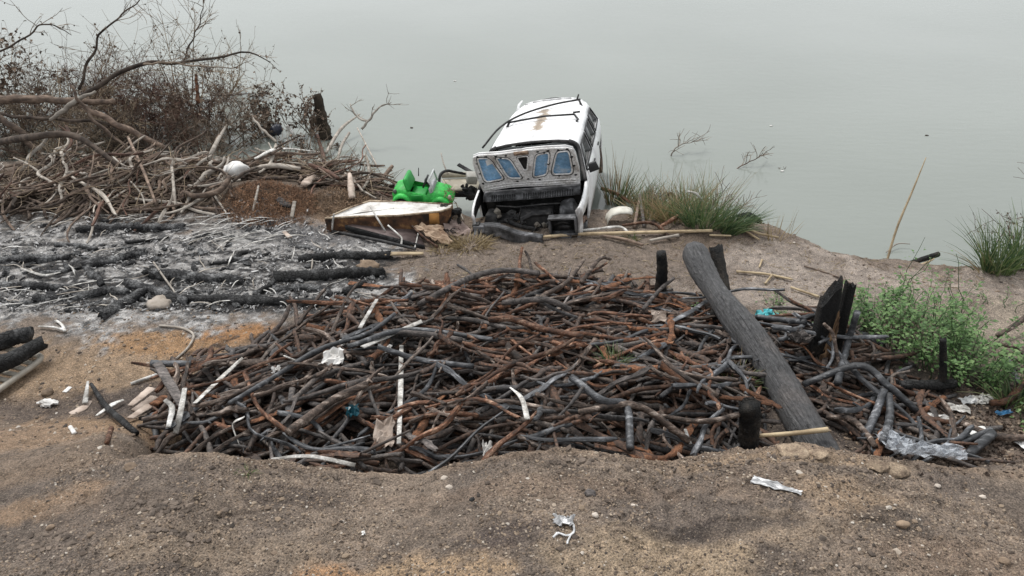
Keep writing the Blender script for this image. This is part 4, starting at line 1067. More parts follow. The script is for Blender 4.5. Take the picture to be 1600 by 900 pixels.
# fine ash litter
mb = MB()
for k in range(8000):
    px, py = rng.uniform(-60, 600), rng.uniform(332, 490)
    q = P(px, py, 0)
    if fbm(q.x * 1.6, q.y * 2.6, 3, 701) < 0.36 + 0.26 * rng.random(): continue
    if px > 520 and rng.random() < 0.6: continue
    L = 0.010 + 0.045 * rng.random() ** 3; a = rng.uniform(0, 6.28); w = 0.004 + 0.012 * rng.random() ** 2
    c, s = math.cos(a) * L, math.sin(a) * L; wx, wy = -math.sin(a) * w, math.cos(a) * w
    h0, h1, h2 = rng.uniform(0.004, 0.03, 3)
    mb.add([(q.x - c - wx, q.y - s - wy, h0), (q.x - c + wx, q.y - s + wy, h0 + 0.006), (q.x + wx, q.y + wy, h1 + 0.006), (q.x - wx, q.y - wy, h1), (q.x + c, q.y + s, h2)], [np.array([(0, 3, 2, 1)]), np.array([(3, 4, 2)])])
V = np.concatenate(mb.v); V[:, 2] += ground(V[:, 0], V[:, 1]) ; mb.v = [V]
tag(mb.build('ash_litter', M['flake'], smooth=False), 'fine flakes and curls of grey ash covering the burnt ground', kind='stuff')

mb = MB()                                              # crumbs of charcoal trodden into the ash
for k in range(1500):
    px, py = rng.uniform(-60, 610), rng.uniform(345, 488); q = P(px, py, 0)
    if fbm(q.x * 1.4 + 9, q.y * 3.2, 3, 711) < 0.40 + 0.22 * rng.random(): continue
    r_ = 0.008 + 0.04 * rng.random() ** 3
    mb.blob((q.x, q.y, 0.3 * r_), (r_ * rng.uniform(1, 2.6), r_, r_ * 0.7), 0.25, rot=(0, 0, rng.uniform(0, 3.1)))
V = np.concatenate(mb.v); V[:, 2] += ground(V[:, 0], V[:, 1]); mb.v = [V]
tag(mb.build('charcoal_crumbs', M['charred_ash'], smooth=False), 'crumbs of black charcoal scattered through the grey ash', kind='stuff')

# ------------------------------------------------------------------ slotted plastic grate with two charred logs on it
c0 = G(74, 566); c1 = G(-14, 632); ex = (c1 - c0); ex.z = 0; Lx = ex.length; ex.normalize(); ey = Vector((ex.y, -ex.x, 0))
if ey.x > 0: ey = -ey
grate = empty('plastic_grate', c0 + Vector((0, 0, 0.07)), 'beige slotted plastic grate lying under two charred logs at the left edge', 'grate')
GT = plain('beige_plastic', (0.36, 0.33, 0.28), 0.6)
def gp(a, b, z=0): v = ex * a + ey * b; return (v.x, v.y, z)
W2 = 0.85
mb = MB(); ring = [gp(0.05, 0, 0), gp(Lx, 0, 0), gp(Lx, W2, 0.02), gp(0.05, W2, 0.02), gp(0, W2 - 0.06, 0.02), gp(0, 0.06, 0)]
pts = spline([gp(Lx, 0.0), gp(Lx * 0.5, 0.0), gp(0.14, 0.0), gp(0.03, 0.035), gp(0.0, 0.13), gp(0.0, W2 * 0.6), gp(0.0, W2)], 40)
mb.tube(pts, 0.032, 8, flat=1.0); mb.build('rim', GT, grate)
mbs = MB(); mbs.box((0, 0, 0), (0.05, W2, 0.025)); sl = mbs.mesh('slat', GT)
for i in range(8):
    o = bpy.data.objects.new('slat', sl); COL.objects.link(o); o.parent = grate
    o.location = gp(0.14 + i * 0.105, W2 / 2 + 0.01, 0.0); o.rotation_euler = (0, 0, math.atan2(ey.y, ey.x) - math.pi / 2)
def over(px, py, z): return P(px, py, z)
a, b = over(-55, 600, 0.22), over(64, 538, 0.22)
along(trunk_mb((b - a).length, 0.09, 0.072, 16, 40, 0.04, 0.02, 0.14, 0.9, 31), 'charred_log', a, b, M['charred'], 'charred log lying on the beige grate, nearer of two', 'log')
a, b = over(-60, 548, 0.20), over(44, 524, 0.20)
along(trunk_mb((b - a).length, 0.10, 0.085, 16, 40, 0.04, 0.02, 0.14, 0.6, 32), 'charred_log', a, b, M['charred'], 'charred log lying on the beige grate, farther of two', 'log')

# ------------------------------------------------------------------ burnt-out white van, nose on the bank and tail over the water
def paint_mat():
    m, nt, b = new_mat('white_car_paint')
    v = coords(nt, (1, 1, 1), False)
    f = noise(nt, v, 5, 6, 0.7)
    c = ramp(nt, f, [(0.30, (0.62, 0.61, 0.59)), (0.46, (0.82, 0.82, 0.82)), (0.8, (0.85, 0.85, 0.85))])
    sp = N(nt, 'ShaderNodeSeparateXYZ'); nt.links.new(v, sp.inputs[0])
    # scorched, rusty patch running down the roof
    n2 = noise(nt, v, 7, 5, 0.7)
    dx = math_(nt, 'ABSOLUTE', math_(nt, 'ADD', sp.outputs['X'], 0.0))
    band = math_(nt, 'SUBTRACT', 0.12, dx)
    band = math_(nt, 'ADD', math_(nt, 'MULTIPLY', band, 6.0), math_(nt, 'MULTIPLY', math_(nt, 'SUBTRACT', n2, 0.5), 2.6))
    top = math_(nt, 'GREATER_THAN', sp.outputs['Z'], 1.15)
    y0 = math_(nt, 'GREATER_THAN', sp.outputs['Y'], 1.75); y1 = math_(nt, 'LESS_THAN', sp.outputs['Y'], 2.9)
    mk = math_(nt, 'MULTIPLY', math_(nt, 'MULTIPLY', top, y0), y1)
    c = mix(nt, math_(nt, 'MULTIPLY', ramp(nt, band, [(0.15, (0, 0, 0)), (0.45, (1, 1, 1))]), mk), c, mix(nt, n2, (0.30, 0.22, 0.15), (0.5, 0.42, 0.33)))
    # soot along the sills and round the burnt nose
    low = ramp(nt, math_(nt, 'ADD', sp.outputs['Z'], math_(nt, 'MULTIPLY', math_(nt, 'SUBTRACT', noise(nt, v, 6, 4), 0.5), 0.5)), [(0.16, (1, 1, 1)), (0.36, (0, 0, 0))])
    c = mix(nt, low, c, (0.20, 0.17, 0.14))
    nose = ramp(nt, math_(nt, 'ADD', sp.outputs['Y'], math_(nt, 'MULTIPLY', math_(nt, 'SUBTRACT', noise(nt, v, 9, 4), 0.5), 0.8)), [(0.0, (0.8, 0.8, 0.8)), (0.25, (0, 0, 0))])
    c = mix(nt, nose, c, (0.16, 0.14, 0.13))
    nt.links.new(c, b.inputs['Base Color'])
    b.inputs['Roughness'].default_value = 0.38
    bump(nt, b, noise(nt, v, 3, 4), 0.15, 0.03)
    return m
PAINT = paint_mat()
BURNT = mat_two('burnt_steel', (0.010, 0.010, 0.011), (0.04, 0.038, 0.037), 11, 0.6, 0.5, (0.13, 0.12, 0.115), 0.3, lo=0.35, hi=0.6)
BURNT_GREY = mat_two('scorched_grey_metal', (0.035, 0.035, 0.036), (0.12, 0.12, 0.125), 8, 0.5, 0.5, (0.34, 0.34, 0.35), 0.2, lo=0.38, hi=0.58, metallic=0.3)
INNER = mat_two('scorched_hood_frame', (0.36, 0.335, 0.315), (0.68, 0.67, 0.655), 6, 0.5, 0.5, (0.78, 0.775, 0.77), 0.0, lo=0.32, hi=0.46, grain=0.25)
BLUE = mat_two('blue_hood_lining', (0.15, 0.29, 0.46), (0.26, 0.47, 0.70), 5, 0.5, 0.3, (0.44, 0.55, 0.66), 0.15, lo=0.34, hi=0.54, grain=0.2)
DARKROOM = mat_two('sooty_interior', (0.008, 0.008, 0.008), (0.03, 0.029, 0.028), 8, 0.9, 0.3, None, 0.2)
VAN_Y = 10.12
vp = PY(834, 372, VAN_Y); vp.z = -0.36
van = empty('burnt_van', (vp.x - 0.03, VAN_Y, -0.36), 'burnt out white van with raised blue lined bonnet, tail over the water', 'van', rot=(R(-1.0), R(-9.0), R(-9.5)))
van.scale = (1.03, 1.02, 1.03)
ROWS = [(0.10, 0.715), (0.22, 0.765), (0.40, 0.795), (0.58, 0.80), (0.70, 0.80), (0.78, 0.79), (0.86, 0.768), (0.99, 0.728), (1.12, 0.684), (1.19, 0.640), (1.235, 0.555), (1.262, 0.39), (1.275, 0.19), (1.278, 0.0)]
NB, NC = 5, 8                                         # belt row, cant-rail row
COLS = [(0.0, 0, 0.90), (0.10, 0, 0.955), (0.26, 0, 0.985), (0.48, 0, 1.0), (0.70, 0, 1.0), (0.80, 1.27, 1.0), (0.93, 1.36, 1.0), (1.40, 1.60, 1.0), (1.93, 1.93, 1.0), (2.03, 2.03, 1.0), (2.40, 2.38, 1.0), (2.72, 2.68, 0.995),
        (2.83, 2.79, 0.99), (3.2, 3.1, 0.98), (3.58, 3.38, 0.965), (3.74, 3.52, 0.94), (3.80, 3.58, 0.88)]
def vpt(c, r, side):
    yb, yt, wf = COLS[c]; z, w = ROWS[r]
    if c < 5:
        ft = 0.665 + 0.115 * (yb / 0.78) ** 0.8
        if z > 0.40: z = 0.40 + (z - 0.40) * (ft - 0.40) / 0.38
        return (side * w * wf, yb, z)
    f = 0 if r <= NB else min((z - ROWS[NB][0]) / (ROWS[NC][0] - ROWS[NB][0]), 1.0)
    y = yb + (yt - yb) * f
    wt = 1 - 0.035 * max(0, (y - 1.6) / 2.0) * f
    dz = -0.05 * max(0, (y - 2.6)) ** 2 * f - 0.02 * max(0, 1.6 - y) * f
    return (side * w * wf * wt, y, z + dz)
def arch(c, r):
    y = COLS[c][0] + 0.1; return (c in (1, 2, 3) and r < 3) or (c in (12, 13) and r < 3)
mb = MB(); doors = {}
for side in (-1, 1):
    L = np.array([[vpt(c, r, side) for r in range(NB + 1)] for c in range(0, 6)])
    sk = np.array([[arch(c, r) for r in range(NB)] for c in range(5)])
    mb.grid(L if side < 0 else L[:, ::-1], skip=sk if side < 0 else sk[:, ::-1])
    L = np.array([[vpt(c, r, side) for r in range(len(ROWS))] for c in range(5, len(COLS))])
    nC = len(COLS) - 5 - 1
    sk = np.zeros((nC, len(ROWS) - 1), bool)
    for c in range(5, len(COLS) - 1):
        for r in range(len(ROWS) - 1):
            win = NB + 1 <= r < NC and c in (6, 7, 9, 10, 12, 13)
            door = 0 < r <= NB and c in (6, 7, 9, 10)
            sk[c - 5, r] = win or door or arch(c, r)
    mb.grid(L if side < 0 else L[:, ::-1], skip=sk if side < 0 else sk[:, ::-1])
# tail: panel under and around the rear window
for r in list(range(0, 6)) + [8, 9, 10, 11, 12]:
    a, b = vpt(16, r, -1), vpt(16, r, 1); c, d = vpt(16, r + 1, -1), vpt(16, r + 1, 1)
    n = 6; V = np.array([[np.array(a) + (np.array(b) - a) * i / n for i in range(n + 1)], [np.array(c) + (np.array(d) - c) * i / n for i in range(n + 1)]])
    V[:, :, 1] += 0.06 * (1 - (np.linspace(-1, 1, n + 1)[None, :]) ** 2); mb.grid(V)
body = mb.build('body', [PAINT, DARKROOM], van, sharp=42)
sm = body.modifiers.new('solid', 'SOLIDIFY'); sm.thickness = 0.03; sm.offset = -1; sm.material_offset = 1; sm.material_offset_rim = 0
GLASS = plain('sooty_glass', (0.045, 0.05, 0.05), 0.12)
FRAME = plain('black_window_trim', (0.012, 0.012, 0.013), 0.5)
def side_patch(cs, rs, side, inset, push):
    V = np.array([[vpt(c, r, side) for r in rs] for c in cs])
    ctr = V.reshape(-1, 3).mean(0); ext = V.reshape(-1, 3).max(0) - V.reshape(-1, 3).min(0)
    s = 1 - 2 * inset / np.array([1e9, ext[1], ext[2]]); V = ctr + (V - ctr) * s
    V[:, :, 0] += side * push
    return V if side < 0 else V[:, ::-1]
for side in (-1, 1):
    for cs, nm in ((range(6, 9), 'front'), (range(9, 12), 'rear')):
        V = side_patch(list(cs), range(1, NB + 2), side, 0.008, 0.004)
        mb = MB(); mb.grid(V); dr = mb.build('door', [PAINT, DARKROOM], van, sharp=42)
        sm = dr.modifiers.new('solid', 'SOLIDIFY'); sm.thickness = 0.03; sm.offset = -1; sm.material_offset = 1; sm.material_offset_rim = 0
        hc = np.array(vpt(list(cs)[-1], 4, side)); mb = MB(); mb.box(hc + np.array([side * 0.012, -0.13, 0.02]), (0.02, 0.13, 0.028)); mb.build('handle', FRAME, dr, bevel=0.006)
    for cs in (range(6, 9), range(9, 12), range(12, 15)):
        V = side_patch(list(cs), range(NB + 1, NC + 1), side, 0.0, -0.022)
        mb = MB(); mb.grid(V); w = mb.build('window', GLASS, van, solid=0.005)
        E = side_patch(list(cs), range(NB + 1, NC + 1), side, 0.0, 0.003)
        loop = list(E[0]) + list(E[1:, -1]) + list(E[-1, ::-1][1:]) + list(E[::-1, 0][1:])
        mb = MB(); mb.tube(np.array(loop), 0.013, 5, cap=False); mb.build('trim', FRAME, w)
# floor, firewall and seats: the gutted inside
mb = MB(); mb.box((0, 2.25, 0.16), (1.38, 2.95, 0.06)); mb.build('cabin_floor', DARKROOM, van)
mb = MB(); mb.box((0, 0.80, 0.44), (1.40, 0.05, 0.52)); mb.box((0, 0.40, 0.12), (1.3, 0.8, 0.04)); mb.build('firewall', DARKROOM, van)
for sx in (-0.36, 0.36):
    mb = MB(); mb.box((sx, 1.75, 0.36), (0.46, 0.46, 0.14)); mb.box((sx, 2.02, 0.66), (0.44, 0.12, 0.56), (R(-14), 0, 0)); mb.build('seat', DARKROOM, van, bevel=0.03)
mb = MB(); mb.box((0, 2.95, 0.36), (1.25, 0.45, 0.14)); mb.box((0, 3.22, 0.62), (1.25, 0.12, 0.46), (R(-14), 0, 0)); mb.build('rear_seat', DARKROOM, van, bevel=0.03)
mb = MB(); mb.box((0, 1.02, 0.70), (1.34, 0.34, 0.10)); mb.build('dashboard', DARKROOM, van, bevel=0.03)
# windscreen surround: dark corners of the screen above the bonnet
mb = MB()
for side in (-1, 1):
    a = np.array([vpt(5, r, side) for r in range(NB, NC + 3)]); a[:, 1] -= 0.01; a[:, 0] -= side * 0.02
    mb.tube(spline(a, 14), 0.028, 6)
hd = np.array([vpt(5, r, -1) for r in range(NC + 2, len(ROWS))] + [vpt(5, r, 1) for r in range(len(ROWS) - 2, NC + 1, -1)]); hd[:, 1] -= 0.012; hd[:, 2] -= 0.012
mb.tube(hd, 0.02, 6); mb.build('windscreen_frame', BURNT, van)
V = np.array([[np.array(vpt(5, r, -1)) * (1 - i / 8) + np.array(vpt(5, r, 1)) * i / 8 + np.array([0, 0.03 - 0.10 * (1 - (i / 4 - 1) ** 2), 0]) for i in range(9)] for r in range(NB, NC + 3)])
mb = MB(); mb.grid(V); mb.build('windscreen', GLASS, van, solid=0.006)
# cowl with its row of slots
mb = MB(); V = np.zeros((3, 15, 3))
for i, u in enumerate(np.linspace(-0.70, 0.70, 15)):
    e = 1 - (u / 0.7) ** 2
    V[0, i] = (u, 0.60 - 0.10 * e, 0.655 + 0.03 * e); V[1, i] = (u, 0.69 - 0.10 * e, 0.715 + 0.03 * e); V[2, i] = (u, 0.80 - 0.06 * e, 0.745 + 0.02 * e)
mb.grid(V); cowl = mb.build('cowl', BURNT_GREY, van, solid=0.012)
mb = MB()
for u in np.arange(-0.56, 0.60, 0.034):
    if abs(u + 0.14) < 0.05: continue
    e = 1 - (u / 0.7) ** 2; mb.box((u, 0.636 - 0.10 * e, 0.69 + 0.03 * e), (0.017, 0.10, 0.006), (R(36), 0, 0))
tag(mb.build('vent_slots', FRAME, cowl), kind='stuff')
# bonnet: outer skin with blue lining, scorched inner frame with shaped openings
HANG = R(66)
hv = np.array([0, -math.cos(HANG), math.sin(HANG)]); hn = np.array([0, -math.sin(HANG), -math.cos(HANG)]); ho = np.array([0, 0.70, 0.755])
def hp(u, v, w=0.0): return ho + np.array([u, 0, 0]) + hv * (0.90 * v) + hn * (w - 0.05 * (u / 0.7) ** 2 * 0.6 + 0.010 * math.sin(u * 7 + v * 4) + 0.008 * math.sin(u * 3 - v * 11))
outl = [(-0.70, 0.0)] + [(u, 0.065 * (1 - (u / 0.7) ** 2)) for u in np.linspace(-0.6, 0.6, 13)] + [(0.70, 0.0), (0.725, 0.30), (0.72, 0.62), (0.69, 0.74), (0.60, 0.785), (0.3, 0.80), (0.06, 0.81), (0.0, 0.80), (-0.06, 0.81), (-0.3, 0.80), (-0.60, 0.785), (-0.69, 0.74), (-0.72, 0.62), (-0.725, 0.30)]
def round_poly(p, q=0.22, n=4):
    out = []; m = len(p)
    for i in range(m):
        a, b, c = np.array(p[i - 1]), np.array(p[i]), np.array(p[(i + 1) % m])
        s, e = b + (a - b) * q, b + (c - b) * q
        for t_ in np.linspace(0, 1, n): out.append(tuple((1 - t_) ** 2 * s + 2 * t_ * (1 - t_) * b + t_ ** 2 * e))
    return out
outer_h = [(0.47, 0.715), (0.64, 0.72), (0.625, 0.22), (0.335, 0.26)]
inner_h = [(0.18, 0.69), (0.375, 0.72), (0.275, 0.28), (0.075, 0.26)]
holes = [round_poly(outer_h), round_poly(inner_h), round_poly([(-a, b) for a, b in outer_h][::-1]), round_poly([(-a, b) for a, b in inner_h][::-1]), round_poly([(-0.085, 0.70), (0.085, 0.70), (0.025, 0.44), (-0.025, 0.44)])]
def plate(outline, hs, w, name, mat, thick, parent):
    bm = bmesh.new()
    for lp in [outline] + hs:
        vs_ = [bm.verts.new(hp(u, v, w)) for u, v in lp]
        for i in range(len(vs_)): bm.edges.new((vs_[i - 1], vs_[i]))
    bmesh.ops.triangle_fill(bm, use_beauty=True, use_dissolve=False, edges=bm.edges[:])
    bmesh.ops.recalc_face_normals(bm, faces=bm.faces[:])
    me = bpy.data.meshes.new(name); bm.to_mesh(me); bm.free(); me.materials.append(mat)
    o = bpy.data.objects.new(name, me); COL.objects.link(o); o.parent = parent
    s = o.modifiers.new('solid', 'SOLIDIFY'); s.thickness = thick; s.offset = 0
    return o
hood = plate(outl, [], -0.045, 'bonnet', PAINT, 0.008, van)
fr = plate(outl, holes, 0.0, 'inner_frame', INNER, 0.016, hood)
lip = MB()
grv = MB()
for h in holes:
    cu, cv = np.mean([a for a, b in h]), np.mean([b for a, b in h])
    grv.tube([hp(cu + (u - cu) * 1.13, cv + (v - cv) * 1.09, 0.008) for u, v in h + h[:1]], 0.007, 5, cap=False)
tag(grv.build('groove', FRAME, hood), kind='stuff')
for h in holes: lip.tube([hp(u, v, 0.008) for u, v in h] + [hp(*h[0], 0.008)], 0.013, 6, cap=False)
for v0 in (0.05, 0.10): lip.tube([hp(u, v0 + 0.065 * (1 - (u / 0.7) ** 2), 0.008) for u in np.linspace(-0.66, 0.66, 20)], 0.010, 6)
lip.tube([hp(u * 0.975, 0.40 + (v - 0.40) * 0.96, 0.004) for u, v in outl[15:]] , 0.011, 6)
lip.build('frame_ribs', INNER, hood)
riv = MB()
for u, v in [(x_, 0.755) for x_ in (-0.62, -0.5, -0.36, -0.22, 0.22, 0.36, 0.5, 0.62)] + [(-0.66, y_) for y_ in (0.2, 0.4, 0.6)] + [(0.66, y_) for y_ in (0.2, 0.4, 0.6)] + [(0.33, 0.5), (-0.33, 0.5), (0.43, 0.22), (-0.43, 0.22), (0.16, 0.2), (-0.16, 0.2), (0, 0.24), (0.30, 0.72), (-0.30, 0.72)]:
    riv.blob(hp(u, v, 0.010), (0.022, 0.012, 0.016), 0.2)
tag(riv.build('punched_holes', FRAME, hood), kind='stuff')
for i, h in enumerate(holes):
    big = [(np.mean([a for a, b in h]) + (u - np.mean([a for a, b in h])) * 1.08, np.mean([b for a, b in h]) + (v - np.mean([b for a, b in h])) * 1.08) for u, v in h]
    plate(big, [], -0.028, 'lining_panel' if i < 4 else 'latch_recess', BLUE if i < 4 else BURNT, 0.006, hood)
mb = MB(); mb.box(hp(0.0, 0.78, 0.02), (0.20, 0.05, 0.05), (HANG, 0, 0)); mb.tube([hp(-0.09, 0.77, 0.03), hp(-0.03, 0.81, 0.045), hp(0.04, 0.81, 0.045), hp(0.09, 0.77, 0.03)], 0.014, 6); mb.build('latch', mat_two('rusty_latch', (0.08, 0.05, 0.035), (0.24, 0.17, 0.12), 14, 0.8), hood)
# engine bay wreckage
mb = MB()
mb.box((0.08, 0.42, 0.36), (0.56, 0.42, 0.34), (R(4), R(5), R(6)), taper=0.8); mb.box((-0.36, 0.46, 0.33), (0.26, 0.30, 0.28), (0, R(-8), R(10)), taper=0.85)
mb.tube([(-0.1, 0.22, 0.50), (0.05, 0.24, 0.56), (0.3, 0.3, 0.54)], 0.04, 8, jit=0.1); mb.tube([(-0.35, 0.3, 0.48), (-0.15, 0.2, 0.42), (0.1, 0.17, 0.36)], 0.028, 8, jit=0.1)
mb.tube([(-0.5, 0.55, 0.60), (-0.2, 0.5, 0.58), (0.2, 0.48, 0.60), (0.5, 0.55, 0.56)], 0.012, 6)
for i in range(34): mb.blob((rng.uniform(-0.55, 0.5), rng.uniform(0.12, 0.55), rng.uniform(0.22, 0.52)), rng.uniform(0.02, 0.075, 3), 0.25, sub=1)
for i in range(16):
    a = np.array((rng.uniform(-0.55, 0.5), rng.uniform(0.08, 0.5), rng.uniform(0.2, 0.55))); mb.tube(spline([a, a + rng.normal(0, 0.09, 3), a + rng.normal(0, 0.15, 3)], 8), 0.008, 5)
mb.build('engine', BURNT, van, smooth=False)
mb = MB()
for i in range(13): mb.blob((rng.uniform(-0.5, 0.45), rng.uniform(0.05, 0.32), rng.uniform(0.2, 0.5)), rng.uniform(0.015, 0.05, 3), 0.3)
mb.blob((-0.47, 0.42, 0.55), (0.06, 0.06, 0.07), 0.15); mb.blob((-0.44, 0.36, 0.52), (0.05, 0.04, 0.03), 0.1)
tag(mb.build('molten_alloy', mat_two('scorched_alloy', (0.10, 0.085, 0.07), (0.28, 0.25, 0.21), 12, 0.6, 0.5, (0.45, 0.42, 0.38), 0.2), van, smooth=False), kind='stuff')
mb = MB(); mb.box((0.54, 0.44, 0.50), (0.26, 0.34, 0.26), (0, R(-10), 0), taper=0.75); mb.build('strut_tower', BURNT_GREY, van, bevel=0.04)
mb = MB(); mb.box((-0.56, 0.44, 0.46), (0.22, 0.34, 0.22), (0, R(10), 0), taper=0.75); mb.build('strut_tower', BURNT, van, bevel=0.04)
# front right lamp housing: a scorched box frame with a hollow middle
hl = MB(); cx, cz = 0.50, 0.46
for dx, dz, sx, sz in ((0, 0.115, 0.38, 0.03), (0, -0.115, 0.38, 0.035), (-0.175, 0, 0.03, 0.2), (0.175, 0, 0.03, 0.2)): hl.box((cx + dx, 0.02, cz + dz), (sx, 0.14, sz), (0, R(2), 0))
h1 = hl.build('headlight', BURNT_GREY, van, bevel=0.006)
mb = MB(); mb.box((cx, 0.075, cz), (0.32, 0.02, 0.2)); mb.tube([(cx - 0.12, 0.03, cz + 0.02), (cx, 0.02, cz + 0.05), (cx + 0.12, 0.03, cz)], 0.018, 6, jit=0.2); mb.blob((cx + 0.03, 0.03, cz - 0.03), (0.09, 0.03, 0.035), 0.25); mb.build('lamp_bowl', BURNT, h1)
mb = MB(); mb.box((0.47, 0.02, 0.28), (0.26, 0.12, 0.12), (0, R(3), 0)); mb.box((0.40, 0.0, 0.18), (0.05, 0.06, 0.22)); mb.box((0.52, 0.0, 0.20), (0.05, 0.06, 0.16)); mb.build('bumper_bracket', BURNT_GREY, van, bevel=0.01)
mb = MB()
g = np.zeros((7, 9, 3))
for i in range(7):
    for j in range(9): g[i, j] = (-0.72 + 0.36 * j / 8, -0.06 + 0.06 * math.sin(i * 1.3 + j) * 0.5 + rng.normal(0, 0.015), 0.30 + 0.24 * i / 6 + rng.normal(0, 0.012) - 0.06 * j / 8)
mb.grid(g); mb.box((-0.55, 0.03, 0.52), (0.36, 0.14, 0.04), (0, R(6), R(4))); mb.build('headlight', mat_two('crushed_grey_lamp', (0.05, 0.05, 0.052), (0.22, 0.22, 0.23), 8, 0.35, 0.4, (0.6, 0.6, 0.6), 0.0), van, smooth=False)
mb = MB(); d0, d1 = np.array((-0.56, -0.10, 0.515)), np.array((0.24, -0.22, 0.335))
for o_, s_ in (((0, 0, 0), (0.03, 0.15)), ((0, 0.04, 0.07), (0.09, 0.03)), ((0, 0.04, -0.07), (0.09, 0.03))):
    q0, q1 = d0 + np.array(o_), d1 + np.array(o_)
    a, b = s_[0] / 2, s_[1] / 2; V = []
    for q in np.linspace(0, 1, 9):
        c = q0 + (q1 - q0) * q + np.array([0, 0.02 * math.sin(q * 9), 0.02 * math.sin(q * 6)])
        V.append([c + (0, -a, -b), c + (0, -a, b), c + (0, a, b), c + (0, a, -b), c + (0, -a, -b)])
    mb.grid(np.array(V))
mb.build('bumper_beam', BURNT_GREY, van, smooth=False, bevel=0.004)
mb = MB(); mb.box((-0.70, 0.05, 0.30), (0.10, 0.10, 0.55), (R(2), 0, 0)); mb.box((0.0, 0.0, 0.10), (1.3, 0.08, 0.10), (0, R(2), 0)); mb.build('crossmember', BURNT, van, bevel=0.01)
mb = MB()                                              # flap of torn wing at the right front wheel
g = np.array([[(0.72 + 0.05 * j / 4 + 0.03 * math.sin(i), 0.10 + 0.13 * i / 1.6 + 0.03 * j, 0.10 + 0.10 * j - 0.02 * i) for j in range(4)] for i in range(5)])
mb.grid(g); mb.build('torn_liner', BURNT_GREY, van, solid=0.01)
RIM = mat_two('rusty_rim', (0.05, 0.035, 0.03), (0.16, 0.10, 0.07), 12, 0.8)
for sx in (-0.68, 0.68):
    for yy in (0.38, 3.25):
        mb = MB(); a = np.linspace(0, 2 * math.pi, 20)
        pr = [(0.06, 0.08), (0.08, 0.17), (0.08, 0.205), (0.06, 0.21), (-0.06, 0.21), (-0.08, 0.205), (-0.08, 0.17), (-0.03, 0.06), (-0.02, 0.0)]
        V = np.array([[(sx + (1 if sx > 0 else -1) * p_[0], yy + p_[1] * math.cos(q), 0.20 + p_[1] * math.sin(q)) for q in a] for p_ in pr]); mb.grid(V)
        mb.build('wheel', RIM, van)
# mirror, roof bars
mr = MB(); p0 = np.array(vpt(6, NB + 1, 1)); mr.box(p0 + np.array([0.10, 0.02, 0.03]), (0.15, 0.07, 0.13), (0, R(-12), R(12)), taper=0.75); mr.tube([p0 + (0, 0.02, -0.01), p0 + (0.06, 0.02, 0.0)], 0.018, 6); mr.build('mirror', FRAME, van, bevel=0.012)
mb = MB(); mb.tube([(-0.50, 2.25, 1.30), (0.05, 2.28, 1.335), (0.52, 2.30, 1.31)], 0.016, 7); mb.tube([(0.52, 2.30, 1.31), (0.58, 2.22, 1.25), (0.56, 2.16, 1.24)], 0.018, 6); mb.tube([(0.50, 2.34, 1.33), (0.60, 2.38, 1.32)], 0.016, 6); mb.tube([(-0.50, 2.25, 1.30), (-0.55, 2.24, 1.22)], 0.02, 6); mb.build('roof_bar', FRAME, van)
mb = MB(); mb.tube(spline([(-0.86, 1.72, 1.10), (-0.62, 2.05, 1.29), (-0.35, 2.55, 1.32), (0.1, 2.95, 1.32), (0.52, 3.25, 1.28)], 20), 0.016, 7); mb.tube([(0.47, 3.22, 1.29), (0.50, 3.27, 1.36)], 0.014, 6); mb.tube([(0.50, 3.23, 1.28), (0.55, 3.12, 1.20)], 0.018, 6); tag(mb.build('roof_bar', BURNT, van), 'bent roof bar knocked loose and hanging off the edge')
mb = MB(); mb.tube([(-0.55, 3.2, 1.16), (-0.52, 3.3, 1.28), (-0.46, 3.36, 1.33)], [0.03, 0.022, 0.012], 6); mb.build('bent_gutter', PAINT, van)

# ------------------------------------------------------------------ mattress, tray and sheets beside the van
mat_top = mat_two('weathered_white_cover', (0.36, 0.33, 0.30), (0.62, 0.60, 0.57), 5, 0.8, 0.4, (0.74, 0.73, 0.70), 0.0, lo=0.34, hi=0.52)
mat_side = mat_two('scorched_rusty_side', (0.022, 0.016, 0.013), (0.11, 0.055, 0.03), 6, 0.85, 0.6, (0.34, 0.19, 0.075), 0.0, lo=0.36, hi=0.56)
TZ = 0.30
top = [PY(508, 341, 10.28), PY(560, 338, 10.24), PY(620, 337, 10.22), PY(688, 330, 10.30), PY(704, 325, 10.42), PY(707, 319, 10.58), PY(640, 316, 10.62), PY(578, 314, 10.66), PY(545, 325, 10.48)]
bas = G(600, 350); bas.z = 0.0
matt = empty('burnt_mattress', (-1.8, 10.5, 0.03), 'weathered white mattress with scorched rusty sides lying beside the van', 'mattress')
to = np.array([(p.x, p.y, p.z) for p in top]) - np.array((-1.8, 10.5, 0.03))
cen_ = to.mean(0)
mb = MB(); rings = []
for s in (1.0, 0.93, 0.8, 0.5, 0.02): rings.append(np.array([cen_ + (q - cen_) * s + np.array([0, 0, 0.012 * (1 - s) + (0.012 * rng.standard_normal() if s < 1 else 0)]) for q in np.vstack([to, to[:1]])]))
mb.grid(np.array(rings)[:, ::-1]); mb.build('cover', mat_top, matt)
mb = MB(); lo = to.copy(); lo[:, 2] = -0.02
ring = [np.vstack([r_, r_[:1]]) for r_ in (to + (0, 0, -0.004), cen_ + (to - cen_) * 1.008 + (0, 0, -0.03), cen_ * (1, 1, 0) + (to - cen_) * np.array((1.0, 1.0, 0)) + np.c_[np.zeros((9, 2)), (to[:, 2] + lo[:, 2]) / 2], lo, lo + (0, 0, -0.1))]
mb.grid(np.array(ring)); mb.build('side_panel', mat_side, matt, sharp=35)
mb = MB(); mb.tube(np.vstack([to, to[:1]]) + (0, 0, -0.003), 0.014, 6, cap=False, jit=0.15); mb.build('piping', mat_two('scorched_piping', (0.1, 0.06, 0.035), (0.45, 0.36, 0.26), 10, 0.8, 0.3, None, 0.0), matt)
